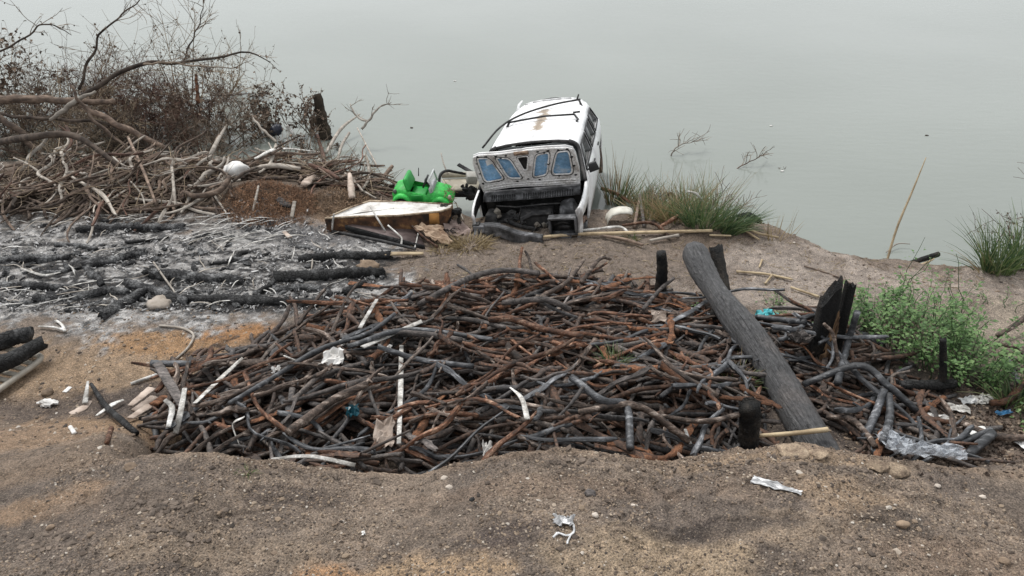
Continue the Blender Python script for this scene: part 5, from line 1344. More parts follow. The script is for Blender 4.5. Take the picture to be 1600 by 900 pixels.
mb = MB(); q = to[3]; mb.box(q + np.array((-0.09, -0.012, -0.10)), (0.14, 0.012, 0.19), (0, 0, R(8))); mb.build('foam_patch', plain('orange_foam', (0.50, 0.25, 0.075), 0.9), matt)
tray_m = mat_two('rusty_purple_sheet', (0.085, 0.062, 0.058), (0.15, 0.115, 0.108), 6, 0.7, 0.3, (0.20, 0.155, 0.145), 0.0)
A, B, C_, D_ = PY(540, 352, 10.2), PY(664, 384, 9.80), PY(648, 353, 10.35), PY(590, 345, 10.45)
tr = empty('rusty_tray', (B + A) / 2, 'upturned dark rusty metal tray lying under the white mattress', 'tray')
q = [np.array(p - (B + A) / 2) for p in (A, B, C_, D_)]
mb = MB(); mb.add(np.array(q), [np.array([(0, 1, 2, 3)])]); mb.build('sheet', tray_m, tr, solid=0.01)
mb = MB(); e0, e1 = q[0], q[1]
V = np.array([[e0 + (e1 - e0) * i / 8 + np.array((0, -0.01 - 0.01 * r_, 0.012 - [0, 0.035, 0.10][r_] * (0.6 + 0.5 * math.sin(i * 0.4)))) for i in range(9)] for r_ in range(3)])
mb.grid(V); mb.build('rim', M['charred'], tr, solid=0.012)
laid('rusty_edge_strip', 'thin rusty steel edge strip lying below the tray', 'strip', [(520, 366, 0.02), (590, 382, 0.04), (650, 394, 0.02)], [0.02, 0.024, 0.02], BURNT, h=None)
def free(name, label, cat, pts, rad, mat, n=14, k=7, flat=1.0, jit=0.05, group=None):
    """pts: (px, py, Y) points in space"""
    C = spline([PY(*p_) for p_ in pts], n); rr = np.interp(np.linspace(0, 1, n), np.linspace(0, 1, len(np.atleast_1d(rad))), np.atleast_1d(rad))
    mb = MB(); mb.tube(C, rr, k, flat=flat, jit=jit)
    return tag(mb.build(name, mat), label, cat, group)
free(W_, 'thin white strip hanging down the left end of the mattress', 'strip', [(522, 334, 10.24), (520, 346, 10.22), (519, 359, 10.2)], [0.012, 0.014, 0.012], M['bleached'])
free(W_, 'thin pale stick leaning on the front of the mattress', 'stick', [(578, 322, 10.3), (590, 342, 10.15), (602, 361, 10.1)], [0.012, 0.014, 0.012], M['bleached'])
free(W_, 'thin bent pale stick leaning on the rusty tray', 'stick', [(606, 352, 10.12), (622, 366, 10.0), (628, 374, 9.9), (624, 393, 9.78)], [0.012, 0.012, 0.014, 0.012], M['bleached'])
free(W_, 'thin pale stick standing against the right end of the tray', 'stick', [(654, 363, 10.1), (650, 380, 9.85), (645, 398, 9.7)], [0.010, 0.010, 0.010], M['bleached'])
def sheet(corners, name, label, cat, mat, amp=0.05, n=9, solid=0.008, parent=None):
    c = [np.array(PY(*q_)) for q_ in corners]
    g = np.zeros((n, n, 3))
    for i in range(n):
        for j in range(n):
            u, v = i / (n - 1), j / (n - 1)
            g[i, j] = c[0] * (1 - u) * (1 - v) + c[1] * u * (1 - v) + c[2] * u * v + c[3] * (1 - u) * v + rng.normal(0, amp, 3) * (0.5, 0.5, 0.6)
    mb = MB(); mb.grid(g)
    return tag(mb.build(name, mat, smooth=False, solid=solid), label, cat)
crd = mat_two('crumpled_tan_sheet', (0.20, 0.13, 0.085), (0.40, 0.30, 0.215), 6, 0.85, 0.3, (0.52, 0.42, 0.33), 0.1)
crd2 = mat_two('crumpled_mauve_sheet', (0.17, 0.125, 0.11), (0.32, 0.25, 0.22), 6, 0.85, 0.3, (0.44, 0.36, 0.32), 0.1)
sheet([(642, 352, 10.2), (678, 376, 9.85), (708, 380, 9.85), (690, 352, 10.2)], 'crumpled_sheet', 'crumpled tan sheet lying at the right end of the rusty tray', 'sheet', crd, 0.03)
sheet([(690, 350, 10.35), (702, 372, 10.1), (742, 362, 10.25), (716, 342, 10.5)], 'crumpled_sheet', 'crumpled mauve sheet between the mattress and the van', 'sheet', crd2, 0.03)
free('fallen_stick', 'rusty stick across the crumpled tan sheet', 'stick', [(644, 353, 10.1), (664, 372, 9.9), (684, 386, 9.75)], [0.014, 0.018, 0.016], M['rust'])
mb = MB(); p = G(702, 366)
for i in range(40):
    a = rng.uniform(0, 6.28); e = rng.uniform(0.2, 1.4); L = rng.uniform(0.06, 0.14)
    mb.tube(spline([(0, 0, 0), (L * 0.6 * math.cos(a) * math.cos(e), L * 0.6 * math.sin(a) * math.cos(e), L * 0.7 * math.sin(e)), (L * math.cos(a), L * math.sin(a), L * 0.5 * math.sin(e))], 5), [0.008, 0.008, 0.006, 0.005, 0.003], 4)
o = mb.build('black_tuft', M['soot'], origin=None); o.location = p; tag(o, 'spiky burnt black tuft on the crumpled mauve sheet', 'tuft')
# black rag hanging at the right end of the mattress
mb = MB()
for i in range(26): mb.blob(np.array(PY(697, 334, 10.5)) + rng.normal(0, 1, 3) * (0.09, 0.08, 0.07), rng.uniform(0.02, 0.07, 3), 0.3)
mb.blob(np.mean([v.mean(0) for v in mb.v], 0), (0.12, 0.10, 0.10), 0.25, sub=2)
tag(mb.build('black_rag', M['soot'], smooth=False), 'black burnt rag bunched at the right end of the mattress', 'rag')

# ------------------------------------------------------------------ green toy car
GREEN = mat_two('green_plastic', (0.025, 0.28, 0.045), (0.045, 0.50, 0.08), 5, 0.55, 0.2, (0.10, 0.60, 0.15), 0.0, spec=0.35, grain=0.25)
GREEN_D = plain('dark_green_plastic', (0.012, 0.30, 0.045), 0.5)
toy = empty('toy_car', (PY(661, 300, 10.98).x, 10.98, gz(-1.2, 10.98) + 0.10), 'bright green open topped toy car behind the mattress', 'toy car', rot=(R(4), R(3), R(-6)))
toy.scale = (1.08, 1.08, 1.22)
st = [(-0.41, 0.10, 0.20, 0.26), (-0.38, 0.15, 0.25, 0.22), (-0.30, 0.185, 0.275, 0.15), (-0.20, 0.20, 0.265, 0.12), (-0.05, 0.20, 0.245, 0.10), (0.08, 0.20, 0.235, 0.10), (0.17, 0.195, 0.275, 0.11), (0.28, 0.175, 0.26, 0.12), (0.36, 0.145, 0.225, 0.14), (0.41, 0.09, 0.18, 0.16)]
mb = MB(); sec = []
for x, w, zt, zb in st:
    zb = 0.07 if -0.36 < x < 0.36 else 0.10
    sec.append([(x, -w * 0.85, zb), (x, -w, zb + 0.06), (x, -w, (zb + zt) / 2 + 0.02), (x, -w * 0.93, zt - 0.02), (x, -w * 0.82, zt), (x, w * 0.82, zt), (x, w * 0.93, zt - 0.02), (x, w, (zb + zt) / 2 + 0.02), (x, w, zb + 0.06), (x, w * 0.85, zb), (x, -w * 0.85, zb)])
sec = np.array(sec); sk = np.zeros((len(st) - 1, 10), bool); sk[3:5, 4] = True; sk[2, 4] = False
mb.grid(sec[:, ::-1], skip=sk[:, ::-1])
for e in (0, -1): mb.add(sec[e, :-1], [np.arange(10)[None, :] if e == 0 else np.arange(10)[None, ::-1]])
mb.build('body', GREEN, toy, sharp=60)
for sx in (-0.255, 0.265):
    for sy in (-0.195, 0.195):
        mb = MB(); a = np.linspace(-0.15, math.pi + 0.15, 14); b = np.linspace(-0.5, 0.5, 6) * math.pi
        V = np.array([[(sx + (0.085 + 0.035 * math.cos(q)) * math.cos(t_) * 1.15, sy + 0.05 * math.sin(q), 0.10 + (0.085 + 0.04 * math.cos(q)) * math.sin(t_) * 1.1) for q in b] for t_ in a]); mb.grid(V); mb.build('mudguard', GREEN, toy, solid=0.006)
for sx in (-0.255, 0.265):
    for sy in (-0.2, 0.2):
        mb = MB(); a = np.linspace(0, 2 * math.pi, 18)
        s = 1 if sy > 0 else -1
        V = np.array([[(sx + r_ * math.cos(q), sy + s * o_, 0.085 + r_ * math.sin(q)) for q in a] for o_, r_ in ((-0.03, 0.04), (-0.03, 0.08), (0.015, 0.085), (0.03, 0.078), (0.03, 0.045))]); mb.grid(V)
        w = mb.build('wheel', plain('black_toy_tyre', (0.02, 0.02, 0.02), 0.7) if 'black_toy_tyre' not in bpy.data.materials else bpy.data.materials['black_toy_tyre'], toy)
        mb = MB(); V = np.array([[(sx + r_ * math.cos(q), sy + s * o_, 0.085 + r_ * math.sin(q)) for q in a] for o_, r_ in ((0.03, 0.046), (0.022, 0.03), (0.028, 0.0))]); mb.grid(V); mb.build('hub', M['ashy'], w)
mb = MB(); mb.box((-0.20, 0, 0.33), (0.07, 0.36, 0.17), (0, R(-24), 0), taper=0.9); mb.box((-0.06, 0, 0.17), (0.22, 0.34, 0.06)); mb.build('seat', GREEN_D, toy, bevel=0.032)
mb = MB(); mb.box((-0.05, -0.205, 0.20), (0.15, 0.012, 0.07), (0, R(-8), 0)); mb.build('door_recess', GREEN_D, toy, bevel=0.004)
mb = MB(); mb.box((0.13, 0, 0.28), (0.05, 0.32, 0.08), (0, R(-22), 0)); mb.build('dashboard', plain('grey_toy_dash', (0.33, 0.34, 0.35), 0.5), toy, bevel=0.015)
mb = MB(); a = np.linspace(0, 2 * math.pi, 17)
mb.tube(np.array([(0.04 + 0.03 * math.sin(q), -0.05 + 0.075 * math.cos(q), 0.36 + 0.075 * math.sin(q)) for q in a]), 0.014, 6, cap=False); mb.tube([(0.04, -0.12, 0.36), (0.04, 0.02, 0.36)], 0.012, 6); mb.tube([(0.04, -0.05, 0.36), (0.12, -0.05, 0.28)], 0.014, 6); mb.box((0.04, -0.05, 0.36), (0.02, 0.06, 0.06)); mb.build('steering_wheel', FRAME, toy)
mb = MB(); mb.tube([(0.16, -0.17, 0.29), (0.11, -0.16, 0.43), (0.11, 0.16, 0.43), (0.16, 0.17, 0.29)], 0.013, 6); mb.build('windscreen_frame', plain('pale_toy_frame', (0.5, 0.52, 0.52), 0.5), toy)
for sy in (-0.11, 0.11):
    mb = MB(); mb.blob((0.375, sy, 0.20), (0.03, 0.035, 0.035), 0.0, sub=2); mb.build('headlight', M['pale_slab'], toy)
mb = MB(); mb.blob((-0.36, -0.155, 0.235), (0.03, 0.025, 0.03), 0.02, sub=2); mb.build('tail_light', plain('dull_grey_lamp', (0.08, 0.09, 0.08), 0.4), toy)
mb = MB()
for i in range(60):
    c = np.array((0.36, -0.08, 0.16)) + rng.normal(0, 1, 3) * (0.05, 0.09, 0.09); a = rng.uniform(0, 6.28)
    mb.tube(spline([c, c + (0.05 * math.cos(a), -0.03, 0.05 * math.sin(a)), c + rng.normal(0, 0.07, 3)], 5), 0.004, 4)
o = mb.build('dry_weed_tangle', M['blade_dry'], origin=None); o.location = toy.location; tag(o, 'tangle of dry weeds caught on the front of the toy car', 'weeds')

# ------------------------------------------------------------------ cream panel, dark arm and other scrap between toy and van
CREAM = mat_two('dirty_cream_panel', (0.30, 0.27, 0.215), (0.50, 0.46, 0.37), 5, 0.7, 0.2, None, 0.0)
cp = empty('cream_panel', PY(722, 290, 11.9), 'cream moulded panel with a dark underside between the toy car and the van', 'panel')
org = np.array(PY(722, 290, 11.9))
c = [np.array(PY(*q_)) - org for q_ in ((697, 296, 11.85), (750, 296, 11.8), (748, 278, 12.25), (690, 279, 12.25))]
mb = MB(); mb.add(np.array(c), [np.array([(0, 1, 2, 3)])]); mb.build('top', CREAM, cp, solid=0.03)
mb = MB(); V = np.array([[c[0] + (c[1] - c[0]) * i / 4 + np.array((0, 0.03, -0.035 - z_)) for i in range(5)] for z_ in (0, 0.10)]); mb.grid(V); mb.build('underside', M['charred'], cp, solid=0.03)
mb = MB(); V = np.array([[c[3] + (c[2] - c[3]) * i / 4 + np.array((0, 0, z_ + 0.01)) for i in range(5)] for z_ in (0, 0.09)]); mb.grid(V); mb.build('upstand', CREAM, cp, solid=0.025)
bx = PY(737, 278, 11.7)
mb = MB(); mb.box((0, 0, 0), (0.16, 0.16, 0.15), (R(10), R(6), R(12)), taper=1.1); o = mb.build('grey_box', plain('pale_grey_plastic', (0.34, 0.33, 0.30), 0.6), origin=None, bevel=0.015); o.location = bx
tag(o, 'small pale grey box tilted against the left side of the van', 'box')
free('dark_plank', 'short dark plank sticking up beside the small grey box', 'plank', [(716, 257, 12.0), (738, 270, 11.9)], [0.05, 0.05], M['charred'], flat=0.35)
free('bent_bar', 'bent dark steel bar arching behind the toy car', 'bar', [(686, 288, 11.6), (688, 274, 11.65), (697, 267, 11.8), (712, 269, 11.95), (728, 272, 12.0)], [0.02, 0.024, 0.024, 0.022, 0.02], BURNT, n=20)
free('cane', 'thin pale cane leaning out over the water behind the toy car', 'cane', [(700, 272, 12.2), (693, 255, 12.4), (689, 239, 12.6)], [0.012, 0.011, 0.008], M['drift_pale'])
free('cane', 'thin pale cane standing in the gap beside the mattress', 'cane', [(712, 316, 11.0), (718, 330, 10.8), (724, 344, 10.6)], [0.010, 0.011, 0.010], M['drift_pale'])
free('wire_stub', 'short dark wire standing up behind the toy car', 'wire', [(654, 275, 11.7), (654, 262, 11.7)], [0.008, 0.006], FRAME)
mb = MB()
for i in range(22): mb.blob(np.array(PY(736, 301, 11.2)) + rng.normal(0, 1, 3) * (0.06, 0.05, 0.06), rng.uniform(0.02, 0.06, 3), 0.3)
mb.blob(np.mean([v.mean(0) for v in mb.v], 0), (0.12, 0.10, 0.10), 0.25, sub=2)
tag(mb.build('black_rag', M['soot'], smooth=False), 'black burnt rag hanging at the left flank of the van', 'rag')
# white wing panel right of the van: an arched strip
mb = MB(); V = []
for i, (px, py) in enumerate(((948, 352), (950, 340), (957, 332), (968, 329), (980, 329), (986, 331))):
    a = np.array(PY(px, py, 10.55)); V.append([a + (0, -0.10, -0.01), a + (0.012, -0.05, 0.012), a + (0.012, 0.04, 0.012), a + (0, 0.12, -0.01)])
mb.grid(np.array(V)); 
tag(mb.build('broken_wing_panel', plain('chalky_white_panel', (0.62, 0.60, 0.53), 0.6), solid=0.02), 'broken white arched wing panel lying right of the van', 'panel')

# ------------------------------------------------------------------ driftwood heap at the water's edge on the left
wood = Heap(-12.5, -0.8, 9.3, 18.0, 0.02, 0.15)
wood.H = np.maximum(wood.H, WATER_Z + 0.03)          # floats on the water beyond the bank
WOOD_PX = [(-60, 300), (60, 268), (200, 262), (330, 266), (368, 290), (350, 322), (300, 338), (120, 346), (-60, 346)]
WOOD2_PX = [(380, 262), (480, 262), (560, 280), (610, 300), (600, 318), (540, 304), (440, 288), (390, 280)]
def spot_in(poly):
    w = [tuple(P(a, b, -0.05).xy) for a, b in poly]; xs = [p[0] for p in w]; ys = [p[1] for p in w]
    while True:
        x, y = rng.uniform(min(xs), max(xs)), rng.uniform(min(ys), max(ys))
        if in_poly(np.array([x]), np.array([y]), w)[0]: return x, y
wp = []
for i in range(26):
    L = (0.5, 0.7, 0.85, 1.0, 1.2, 1.45, 1.7)[i % 7] * rng.uniform(0.9, 1.1)
    wp.append(Stick(L, rng.uniform(0.010, 0.024), rng.choice([0, 0.06, 0.14, 0.28, 0.4]) * rng.choice([-1, 1]), rng.choice([0.2, 0.4, 0.7]), fork=(i % 5 == 2), k=8))
fw = MB()
for i in range(210):
    x, y = spot_in(WOOD_PX if i % 4 else WOOD2_PX)
    st = wp[rng.integers(len(wp))]; mtx = np.array(wood.drop(st, x, y, rng.uniform(0, 6.28), 0.25))
    V = np.concatenate(st.mb.v); off = fw.n
    fw.add(V @ mtx[:3, :3].T + mtx[:3, 3], [])
    for f, m_ in st.mb.f: fw.f.append((f + off, 0))
tag(fw.build('driftwood_sticks', M['drift_fill']), 'lower layers of tangled driftwood sticks at the edge of the water', kind='stuff')
wme = [st.mb.mesh('driftwood_stick', M['drift'], True, None, 50) for st in wp]; wfirst = [None] * len(wp)
WT = {'drift': 'brown', 'drift_pale': 'bleached', 'twig_dark': 'burnt', 'twig_red': 'reddish'}
for i in range(190):
    x, y = spot_in(WOOD_PX if i % 4 else WOOD2_PX)
    k = int(rng.integers(len(wp))); st = wp[k]
    mtx = wood.drop(st, x, y, R(rng.normal(20, 40)) if rng.random() < 0.6 else R(rng.uniform(60, 120)), 0.45)
    if rng.random() < 0.4: mtx = mtx @ Matrix.Rotation(-abs(rng.normal(0, 0.28)), 4, 'Y'); mtx.translation.z += 0.10
    tone = rng.choice(['drift', 'drift_pale', 'twig_dark', 'twig_red'], p=[0.55, 0.22, 0.08, 0.15])
    if wfirst[k] is None: o = wfirst[k] = put(wme[k], 'driftwood_stick', mtx, M[tone])
    else: o = copy_of(wfirst[k], mtx, M[tone])
    px, py = to_px(x, y, 0.2)
    pl = 'on the driftwood spit near the toy car' if px > 375 else 'in the driftwood by the wire mound' if px > 290 else 'in driftwood under the bushes' if px > 140 else 'at the left end of the driftwood'
    if px < 375: pl += ', ash side' if py > 305 else ', water side'
    tag(o, ' '.join(w for w in (st.size, st.shape, WT[tone]) if w) + ' stick ' + slant(mtx) + ' ' + pl, 'driftwood', 'driftwood sticks by the water')
TWG, TWT = M['twig_grey'], M['twig_tan']
rock(370, 270, 0.17, 'rounded white lump lying on top of the driftwood heap', 'paper', 0.85, 'container', 'white_container', 22, None, wood)
D = 'driftwood_branch'
def dw(label, pts, rad, mat='drift', cat='branch', **kw): return laid(D, label, cat, pts, rad, M[mat], h=wood, **kw)
dw('thick charred branch sweeping down across the driftwood heap from the left edge', [(-20, 250, 0.25), (60, 248, 0.3), (130, 254, 0.25), (190, 272, 0.08)], [0.06, 0.06, 0.05, 0.035], 'twig_dark', n=24)
dw('pale stick leaning upright on the right part of the driftwood heap', [(276, 330, 0.05), (274, 300, 0.1), (272, 275, 0.12)], [0.022, 0.022, 0.018], 'drift_pale')
dw('long pale stick leaning forward from the driftwood onto the ash', [(208, 246, 0.35), (228, 285, 0.2), (248, 335, 0.05)], [0.022, 0.022, 0.018], 'drift')
dw('thin whitish crooked twig hanging forward over the driftwood', [(200, 288, 0.1), (215, 305, 0.12), (226, 318, 0.08), (228, 338, 0.03)], [0.012, 0.012, 0.012], 'drift_pale')
dw('thick dark brown root at the right end of the driftwood heap', [(362, 290, 0.1), (345, 312, 0.1), (310, 318, 0.08), (290, 312, 0.05)], [0.04, 0.045, 0.04, 0.03], 'drift')
dw('long dark stick reaching from the wire mound to the white lump', [(366, 293, 0.08), (385, 285, 0.14), (405, 278, 0.16)], [0.022, 0.024, 0.016], 'twig_dark')
dw('broad pale splinter of wood pointing up left of the white lump', [(328, 262, 0.08), (342, 248, 0.22), (360, 226, 0.38)], [0.035, 0.035, 0.02], 'drift_pale')
dw('long bleached plank lying level on the spit above the wire mound', [(400, 262, 0.08), (440, 258, 0.12), (500, 248, 0.12)], [0.03, 0.05, 0.025], 'bleached', flat=0.4)
dw('pale rotten log lying on the spit beside the white lump', [(392, 272, 0.03), (430, 268, 0.05), (470, 270, 0.03)], [0.035, 0.045, 0.035], 'drift_pale')
dw('grey forked limb sticking out over the water from the spit', [(510, 245, 0.05), (535, 218, 0.2), (565, 202, 0.3)], [0.03, 0.035, 0.012], 'drift_pale')
dw('bleached stake slanting up from the spit', [(527, 262, 0.05), (535, 242, 0.15), (548, 228, 0.25)], [0.02, 0.03, 0.025], 'drift_pale')
dw('thin grey pole slanting down to the water at the end of the spit', [(560, 216, 0.2), (578, 245, 0.1), (590, 262, 0.0)], [0.014, 0.016, 0.014], 'drift_pale')
dw('rusty red broken branch at the top of the spit', [(498, 230, 0.22), (505, 250, 0.12), (510, 270, 0.05)], [0.03, 0.04, 0.03], 'twig_red')
dw('rusty red root running along the spit', [(485, 268, 0.05), (512, 276, 0.06), (530, 290, 0.03)], [0.03, 0.035, 0.025], 'twig_red')
dw('bent bleached root near the end of the spit', [(568, 300, 0.04), (578, 288, 0.1), (574, 276, 0.12), (560, 275, 0.08)], [0.02, 0.024, 0.022, 0.016], 'drift_pale')
dw('pale straight stick lying on the spit beside the mattress', [(540, 278, 0.06), (556, 294, 0.06), (568, 306, 0.03)], [0.016, 0.018, 0.016], 'drift_pale')
dw('thick grey stick lying behind the green toy car', [(592, 292, 0.04), (615, 288, 0.06)], [0.035, 0.03], 'drift')
laid(W_, 'pale crooked twig standing on the rusty wire mound', 'twig', [(406, 303, 0.10), (402, 318, 0.08), (396, 334, 0.02)], [0.014, 0.02, 0.016], M['drift_pale'], h=None)
laid(W_, 'short white stake at the near end of the rusty wire mound', 'stake', [(462, 326, 0.1), (456, 344, 0.02)], [0.03, 0.03], M['drift_pale'], h=None, flat=0.5)
laid('plastic_bottle', 'pale yellowish bottle shape standing behind the mattress corner', 'bottle', [(551, 316, 0.0), (550, 306, 0.08), (549, 296, 0.2)], [0.05, 0.055, 0.03], M['pale_slab'], h=None)
def free3(name, label, cat, pts, rad, mat, n=14, k=7, flat=1.0, jit=0.05, group=None, parent=None):
    C = spline([PY(*p_) for p_ in pts], n); rr = np.interp(np.linspace(0, 1, n), np.linspace(0, 1, len(np.atleast_1d(rad))), np.atleast_1d(rad))
    mb = MB(); mb.tube(C, rr, k, flat=flat, jit=jit)
    return tag(mb.build(name, mat), label, cat, group)
free3('dark_bag', 'dark navy bag caught in the dead twigs over the water', 'bag', [(424, 208, 15.4), (431, 203, 15.4), (439, 199, 15.4)], [0.06, 0.13, 0.07], plain('navy_bag', (0.018, 0.022, 0.04), 0.5), jit=0.12)
free3(W_, 'white peeled fork of wood beside the dark navy bag', 'branch', [(448, 196, 15.4), (456, 207, 15.4), (462, 218, 15.4)], [0.03, 0.04, 0.03], M['bleached'])
# thin twigs bristling out of the driftwood
for mt, lab, n_, polys in ((TWG, 'thin grey twigs bristling out of the driftwood', 620, (WOOD_PX, WOOD2_PX)), (TWT, 'thin tan twigs and straws lying over the driftwood', 420, (WOOD_PX, WOOD2_PX))):
    mb = MB()
    for i in range(n_):
        x, y = spot_in(polys[0] if rng.random() < 0.72 else polys[1]); z = float(wood.at(x, y)); a = rng.uniform(0, 6.28); e = abs(rng.normal(0.15, 0.4)); L = rng.uniform(0.15, 0.75)
        d = np.array((math.cos(a) * math.cos(e), math.sin(a) * math.cos(e), math.sin(e))) * L; p = np.array((x, y, z)); s_ = rng.normal(0, 0.08 * L, 3)
        mb.tube(spline([p, p + d * 0.5 + s_, p + d], 6), np.linspace(rng.uniform(0.004, 0.010), 0.0025, 6), 4, cap=False)
    tag(mb.build('twig_litter', mt), lab, kind='stuff')
# rusty wire mounds
def wires(px, py, rx, ry, n, mat, label, hgt):
    c = G(px, py); mb = MB()
    for i in range(n):
        a, q = rng.uniform(0, 6.28), math.sqrt(rng.random())
        x, y = c.x + rx * q * math.cos(a), c.y + ry * q * math.sin(a)
        z = gz(x, y) + hgt * (1 - q * q) * rng.random()
        L = rng.uniform(0.03, 0.08); d = rng.normal(0, 1, 3); d /= np.linalg.norm(d); e = rng.normal(0, 1, 3) * 0.5
        p0 = np.array((x, y, z)); mb.tube(np.array([p0, p0 + L * 0.5 * d + L * 0.3 * e, p0 + L * d]), 0.0028, 3, cap=False)
    return tag(mb.build('wire_tangle', mat, smooth=False), label, 'scrap wire')
wires(420, 316, 0.72, 0.48, 3200, mat_two('rusty_wire', (0.11, 0.06, 0.036), (0.30, 0.175, 0.105), 8, 0.9, 0, None, 0.5, island=True), 'matted heap of rusty wire between the driftwood and the mattress', 0.14)
wires(540, 318, 0.5, 0.35, 1500, mat_two('tan_wire', (0.14, 0.09, 0.055), (0.30, 0.21, 0.14), 8, 0.9, 0, None, 0.5, island=True), 'smaller matted heap of tan wire behind the mattress corner', 0.10)
laid('rag', 'grey white rag lying on the near side of the rusty wire', 'rag', [(436, 316, 0.03), (446, 326, 0.05), (456, 328, 0.03)], [0.05, 0.07, 0.04], M['ashy'], h=None, flat=0.4, jit=0.2)
laid('rag', 'crumpled pinkish grey rag on the spit above the tan wire', 'rag', [(478, 296, 0.03), (490, 288, 0.06), (502, 290, 0.04)], [0.07, 0.10, 0.06], M['pale_slab'], h=None, flat=0.5, jit=0.2)

# ------------------------------------------------------------------ dead bushes and fallen trees over the water
def leafquads(mb, p, d, size):
    u = np.cross(d, rng.normal(0, 1, 3)); u /= np.linalg.norm(u) + 1e-9
    w = size * rng.uniform(0.25, 0.45)
    m = p + d * size * 0.5
    mb.add([p, m + u * w + rng.normal(0, 0.2 * size, 3), p + d * size, m - u * w], [np.array([(0, 1, 2, 3)])])
def grow(tw, lv, p, d, L, r, depth, droop, leaf, kids=(3, 5), spread=0.7, lsize=0.05):
    n = 6; pts = [p]; dd = d / np.linalg.norm(d)
    for i in range(n):
        dd = dd + rng.normal(0, 0.13, 3) + np.array((0, 0, droop)); dd /= np.linalg.norm(dd)
        pts.append(pts[-1] + dd * L / n)
    pts = np.array(pts)
    tw.tube(pts, np.linspace(max(r, 0.0035), max(r * 0.45, 0.0025), n + 1), 5 if r > 0.01 else 3, cap=False)
    if leaf and depth == 0:
        for k in range(int(leaf)):
            i = rng.integers(1, n + 1); q = rng.normal(0, 1, 3); q[2] -= 0.4
            leafquads(lv, pts[i], q / np.linalg.norm(q), lsize * rng.uniform(0.6, 1.4))
    if depth > 0:
        for k in range(rng.integers(*kids)):
            f = rng.uniform(0.25, 1.0); i = min(int(f * n), n - 1)
            nd = (pts[i + 1] - pts[i]); nd /= np.linalg.norm(nd)
            nd = nd + rng.normal(0, spread, 3); nd /= np.linalg.norm(nd)
            grow(tw, lv, pts[i], nd, L * rng.uniform(0.45, 0.75), r * 0.6, depth - 1, droop, leaf, kids, spread, lsize)
def bush(px, py, Y, H, n_main, depth, mats, label, leaf=0, fan=0.7, lean=(0, 0), droop=0.0, name='dead_bush', r=0.014, cat='dead bush', kids=(3, 5), spread=0.7, lsize=0.05, z=None, twigs_mat=None):
    b = P(px, py, WATER_Z) if py < 300 else PY(px, py, Y)
    Y = b.y
    root = empty(name, b, label, cat, 'dead bushes on the waterside')
    tw, lv = MB(), MB()
    for i in range(n_main):
        d = np.array((rng.normal(lean[0], fan), rng.normal(lean[1], fan * 0.6), rng.uniform(0.6, 1.2)))
        d /= np.linalg.norm(d); L = H * rng.uniform(0.6, 1.1); nn = 9; pts = [np.array((rng.normal(0, 0.12), rng.normal(0, 0.1), -0.15))]; dd = d.copy()
        for k in range(nn):
            dd = dd + rng.normal(0, 0.09, 3) + np.array((0, 0, droop)); dd /= np.linalg.norm(dd); pts.append(pts[-1] + dd * L / nn)
        pts = np.array(pts); m_ = MB(); m_.tube(pts, np.linspace(r * rng.uniform(0.8, 1.3), r * 0.3, nn + 1), 6, jit=0.05)
        m_.build('stem', mats[i % len(mats)], root)
        for k in range(rng.integers(4, 8)):
            f = rng.uniform(0.25, 1.0); j = min(int(f * nn), nn - 1)
            nd = pts[j + 1] - pts[j]; nd = nd / np.linalg.norm(nd) + rng.normal(0, spread, 3); nd /= np.linalg.norm(nd)
            grow(tw, lv, pts[j], nd, L * rng.uniform(0.25, 0.5), r * 0.45, depth, droop, leaf, kids, spread, lsize)
    if tw.n: tag(tw.build('twigs', twigs_mat or mats[0], root), kind='stuff')
    if lv.n: tag(lv.build('leaves', M['leaf_brown'], root, smooth=False), kind='stuff')
    return root
TG, TR, TT, TD = M['twig_grey'], M['twig_red'], M['twig_tan'], M['twig_dark']
DB = 'dead bush'
bush(-30, 215, 0, 2.5, 8, 1, [TD, TG], 'dead bush with curled brown leaves at the left edge of the picture', leaf=6, fan=0.45, lean=(0.1, 0), lsize=0.085)
bush(35, 205, 0, 2.1, 9, 1, [TG, TT], 'grey dead bush second from the left edge over the water', leaf=3, fan=0.55, lsize=0.065)
bush(100, 205, 0, 2.1, 10, 2, [TT, TG], 'tangled tan dead bush behind the long bare branch', leaf=1, fan=0.7, kids=(2, 4))
bush(165, 212, 0, 1.7, 11, 2, [TR, TG], 'red brown dead bush behind the fallen trunk', leaf=0, fan=0.8, kids=(3, 5))
bush(235, 210, 0, 1.35, 14, 2, [TR, TR, TG], 'dense red brown dead bush in the middle of the thicket', leaf=0, fan=0.95, kids=(3, 5))
bush(300, 210, 0, 1.35, 14, 2, [TR, TT], 'red brown dead bush at the right of the thicket by the upright stump', leaf=1, fan=0.8, kids=(3, 5))
bush(285, 185, 0, 2.6, 9, 1, [TT, TG], 'tall feathery dead bush rising behind the arching branch', leaf=1, fan=0.35, lean=(0.12, 0), lsize=0.045, kids=(4, 7))
bush(345, 205, 0, 1.9, 9, 1, [TG, TT], 'pale dead bush with wispy twigs drooping over the water', leaf=2, fan=0.6, lean=(0.35, 0), lsize=0.05, kids=(4, 7))
bush(370, 230, 0, 1.1, 9, 2, [TG, TD], 'low grey dead bush standing in the water left of the dark bag', leaf=0, fan=0.9, kids=(2, 4))
bush(412, 210, 0, 1.0, 8, 1, [TD, TG], 'bushy dead shrub with grey leaves above the dark navy bag', leaf=9, fan=0.45, lsize=0.06)
bush(486, 212, 0, 1.1, 8, 1, [TG, TR], 'dead shrub with reddish leaves around the greenish stump', leaf=5, fan=0.45, lsize=0.05, lean=(-0.15, 0))
bush(470, 240, 0, 0.65, 7, 1, [TG, TD], 'low dead shrub at the waterline left of the greenish stump foot', leaf=3, fan=0.9, lsize=0.05)
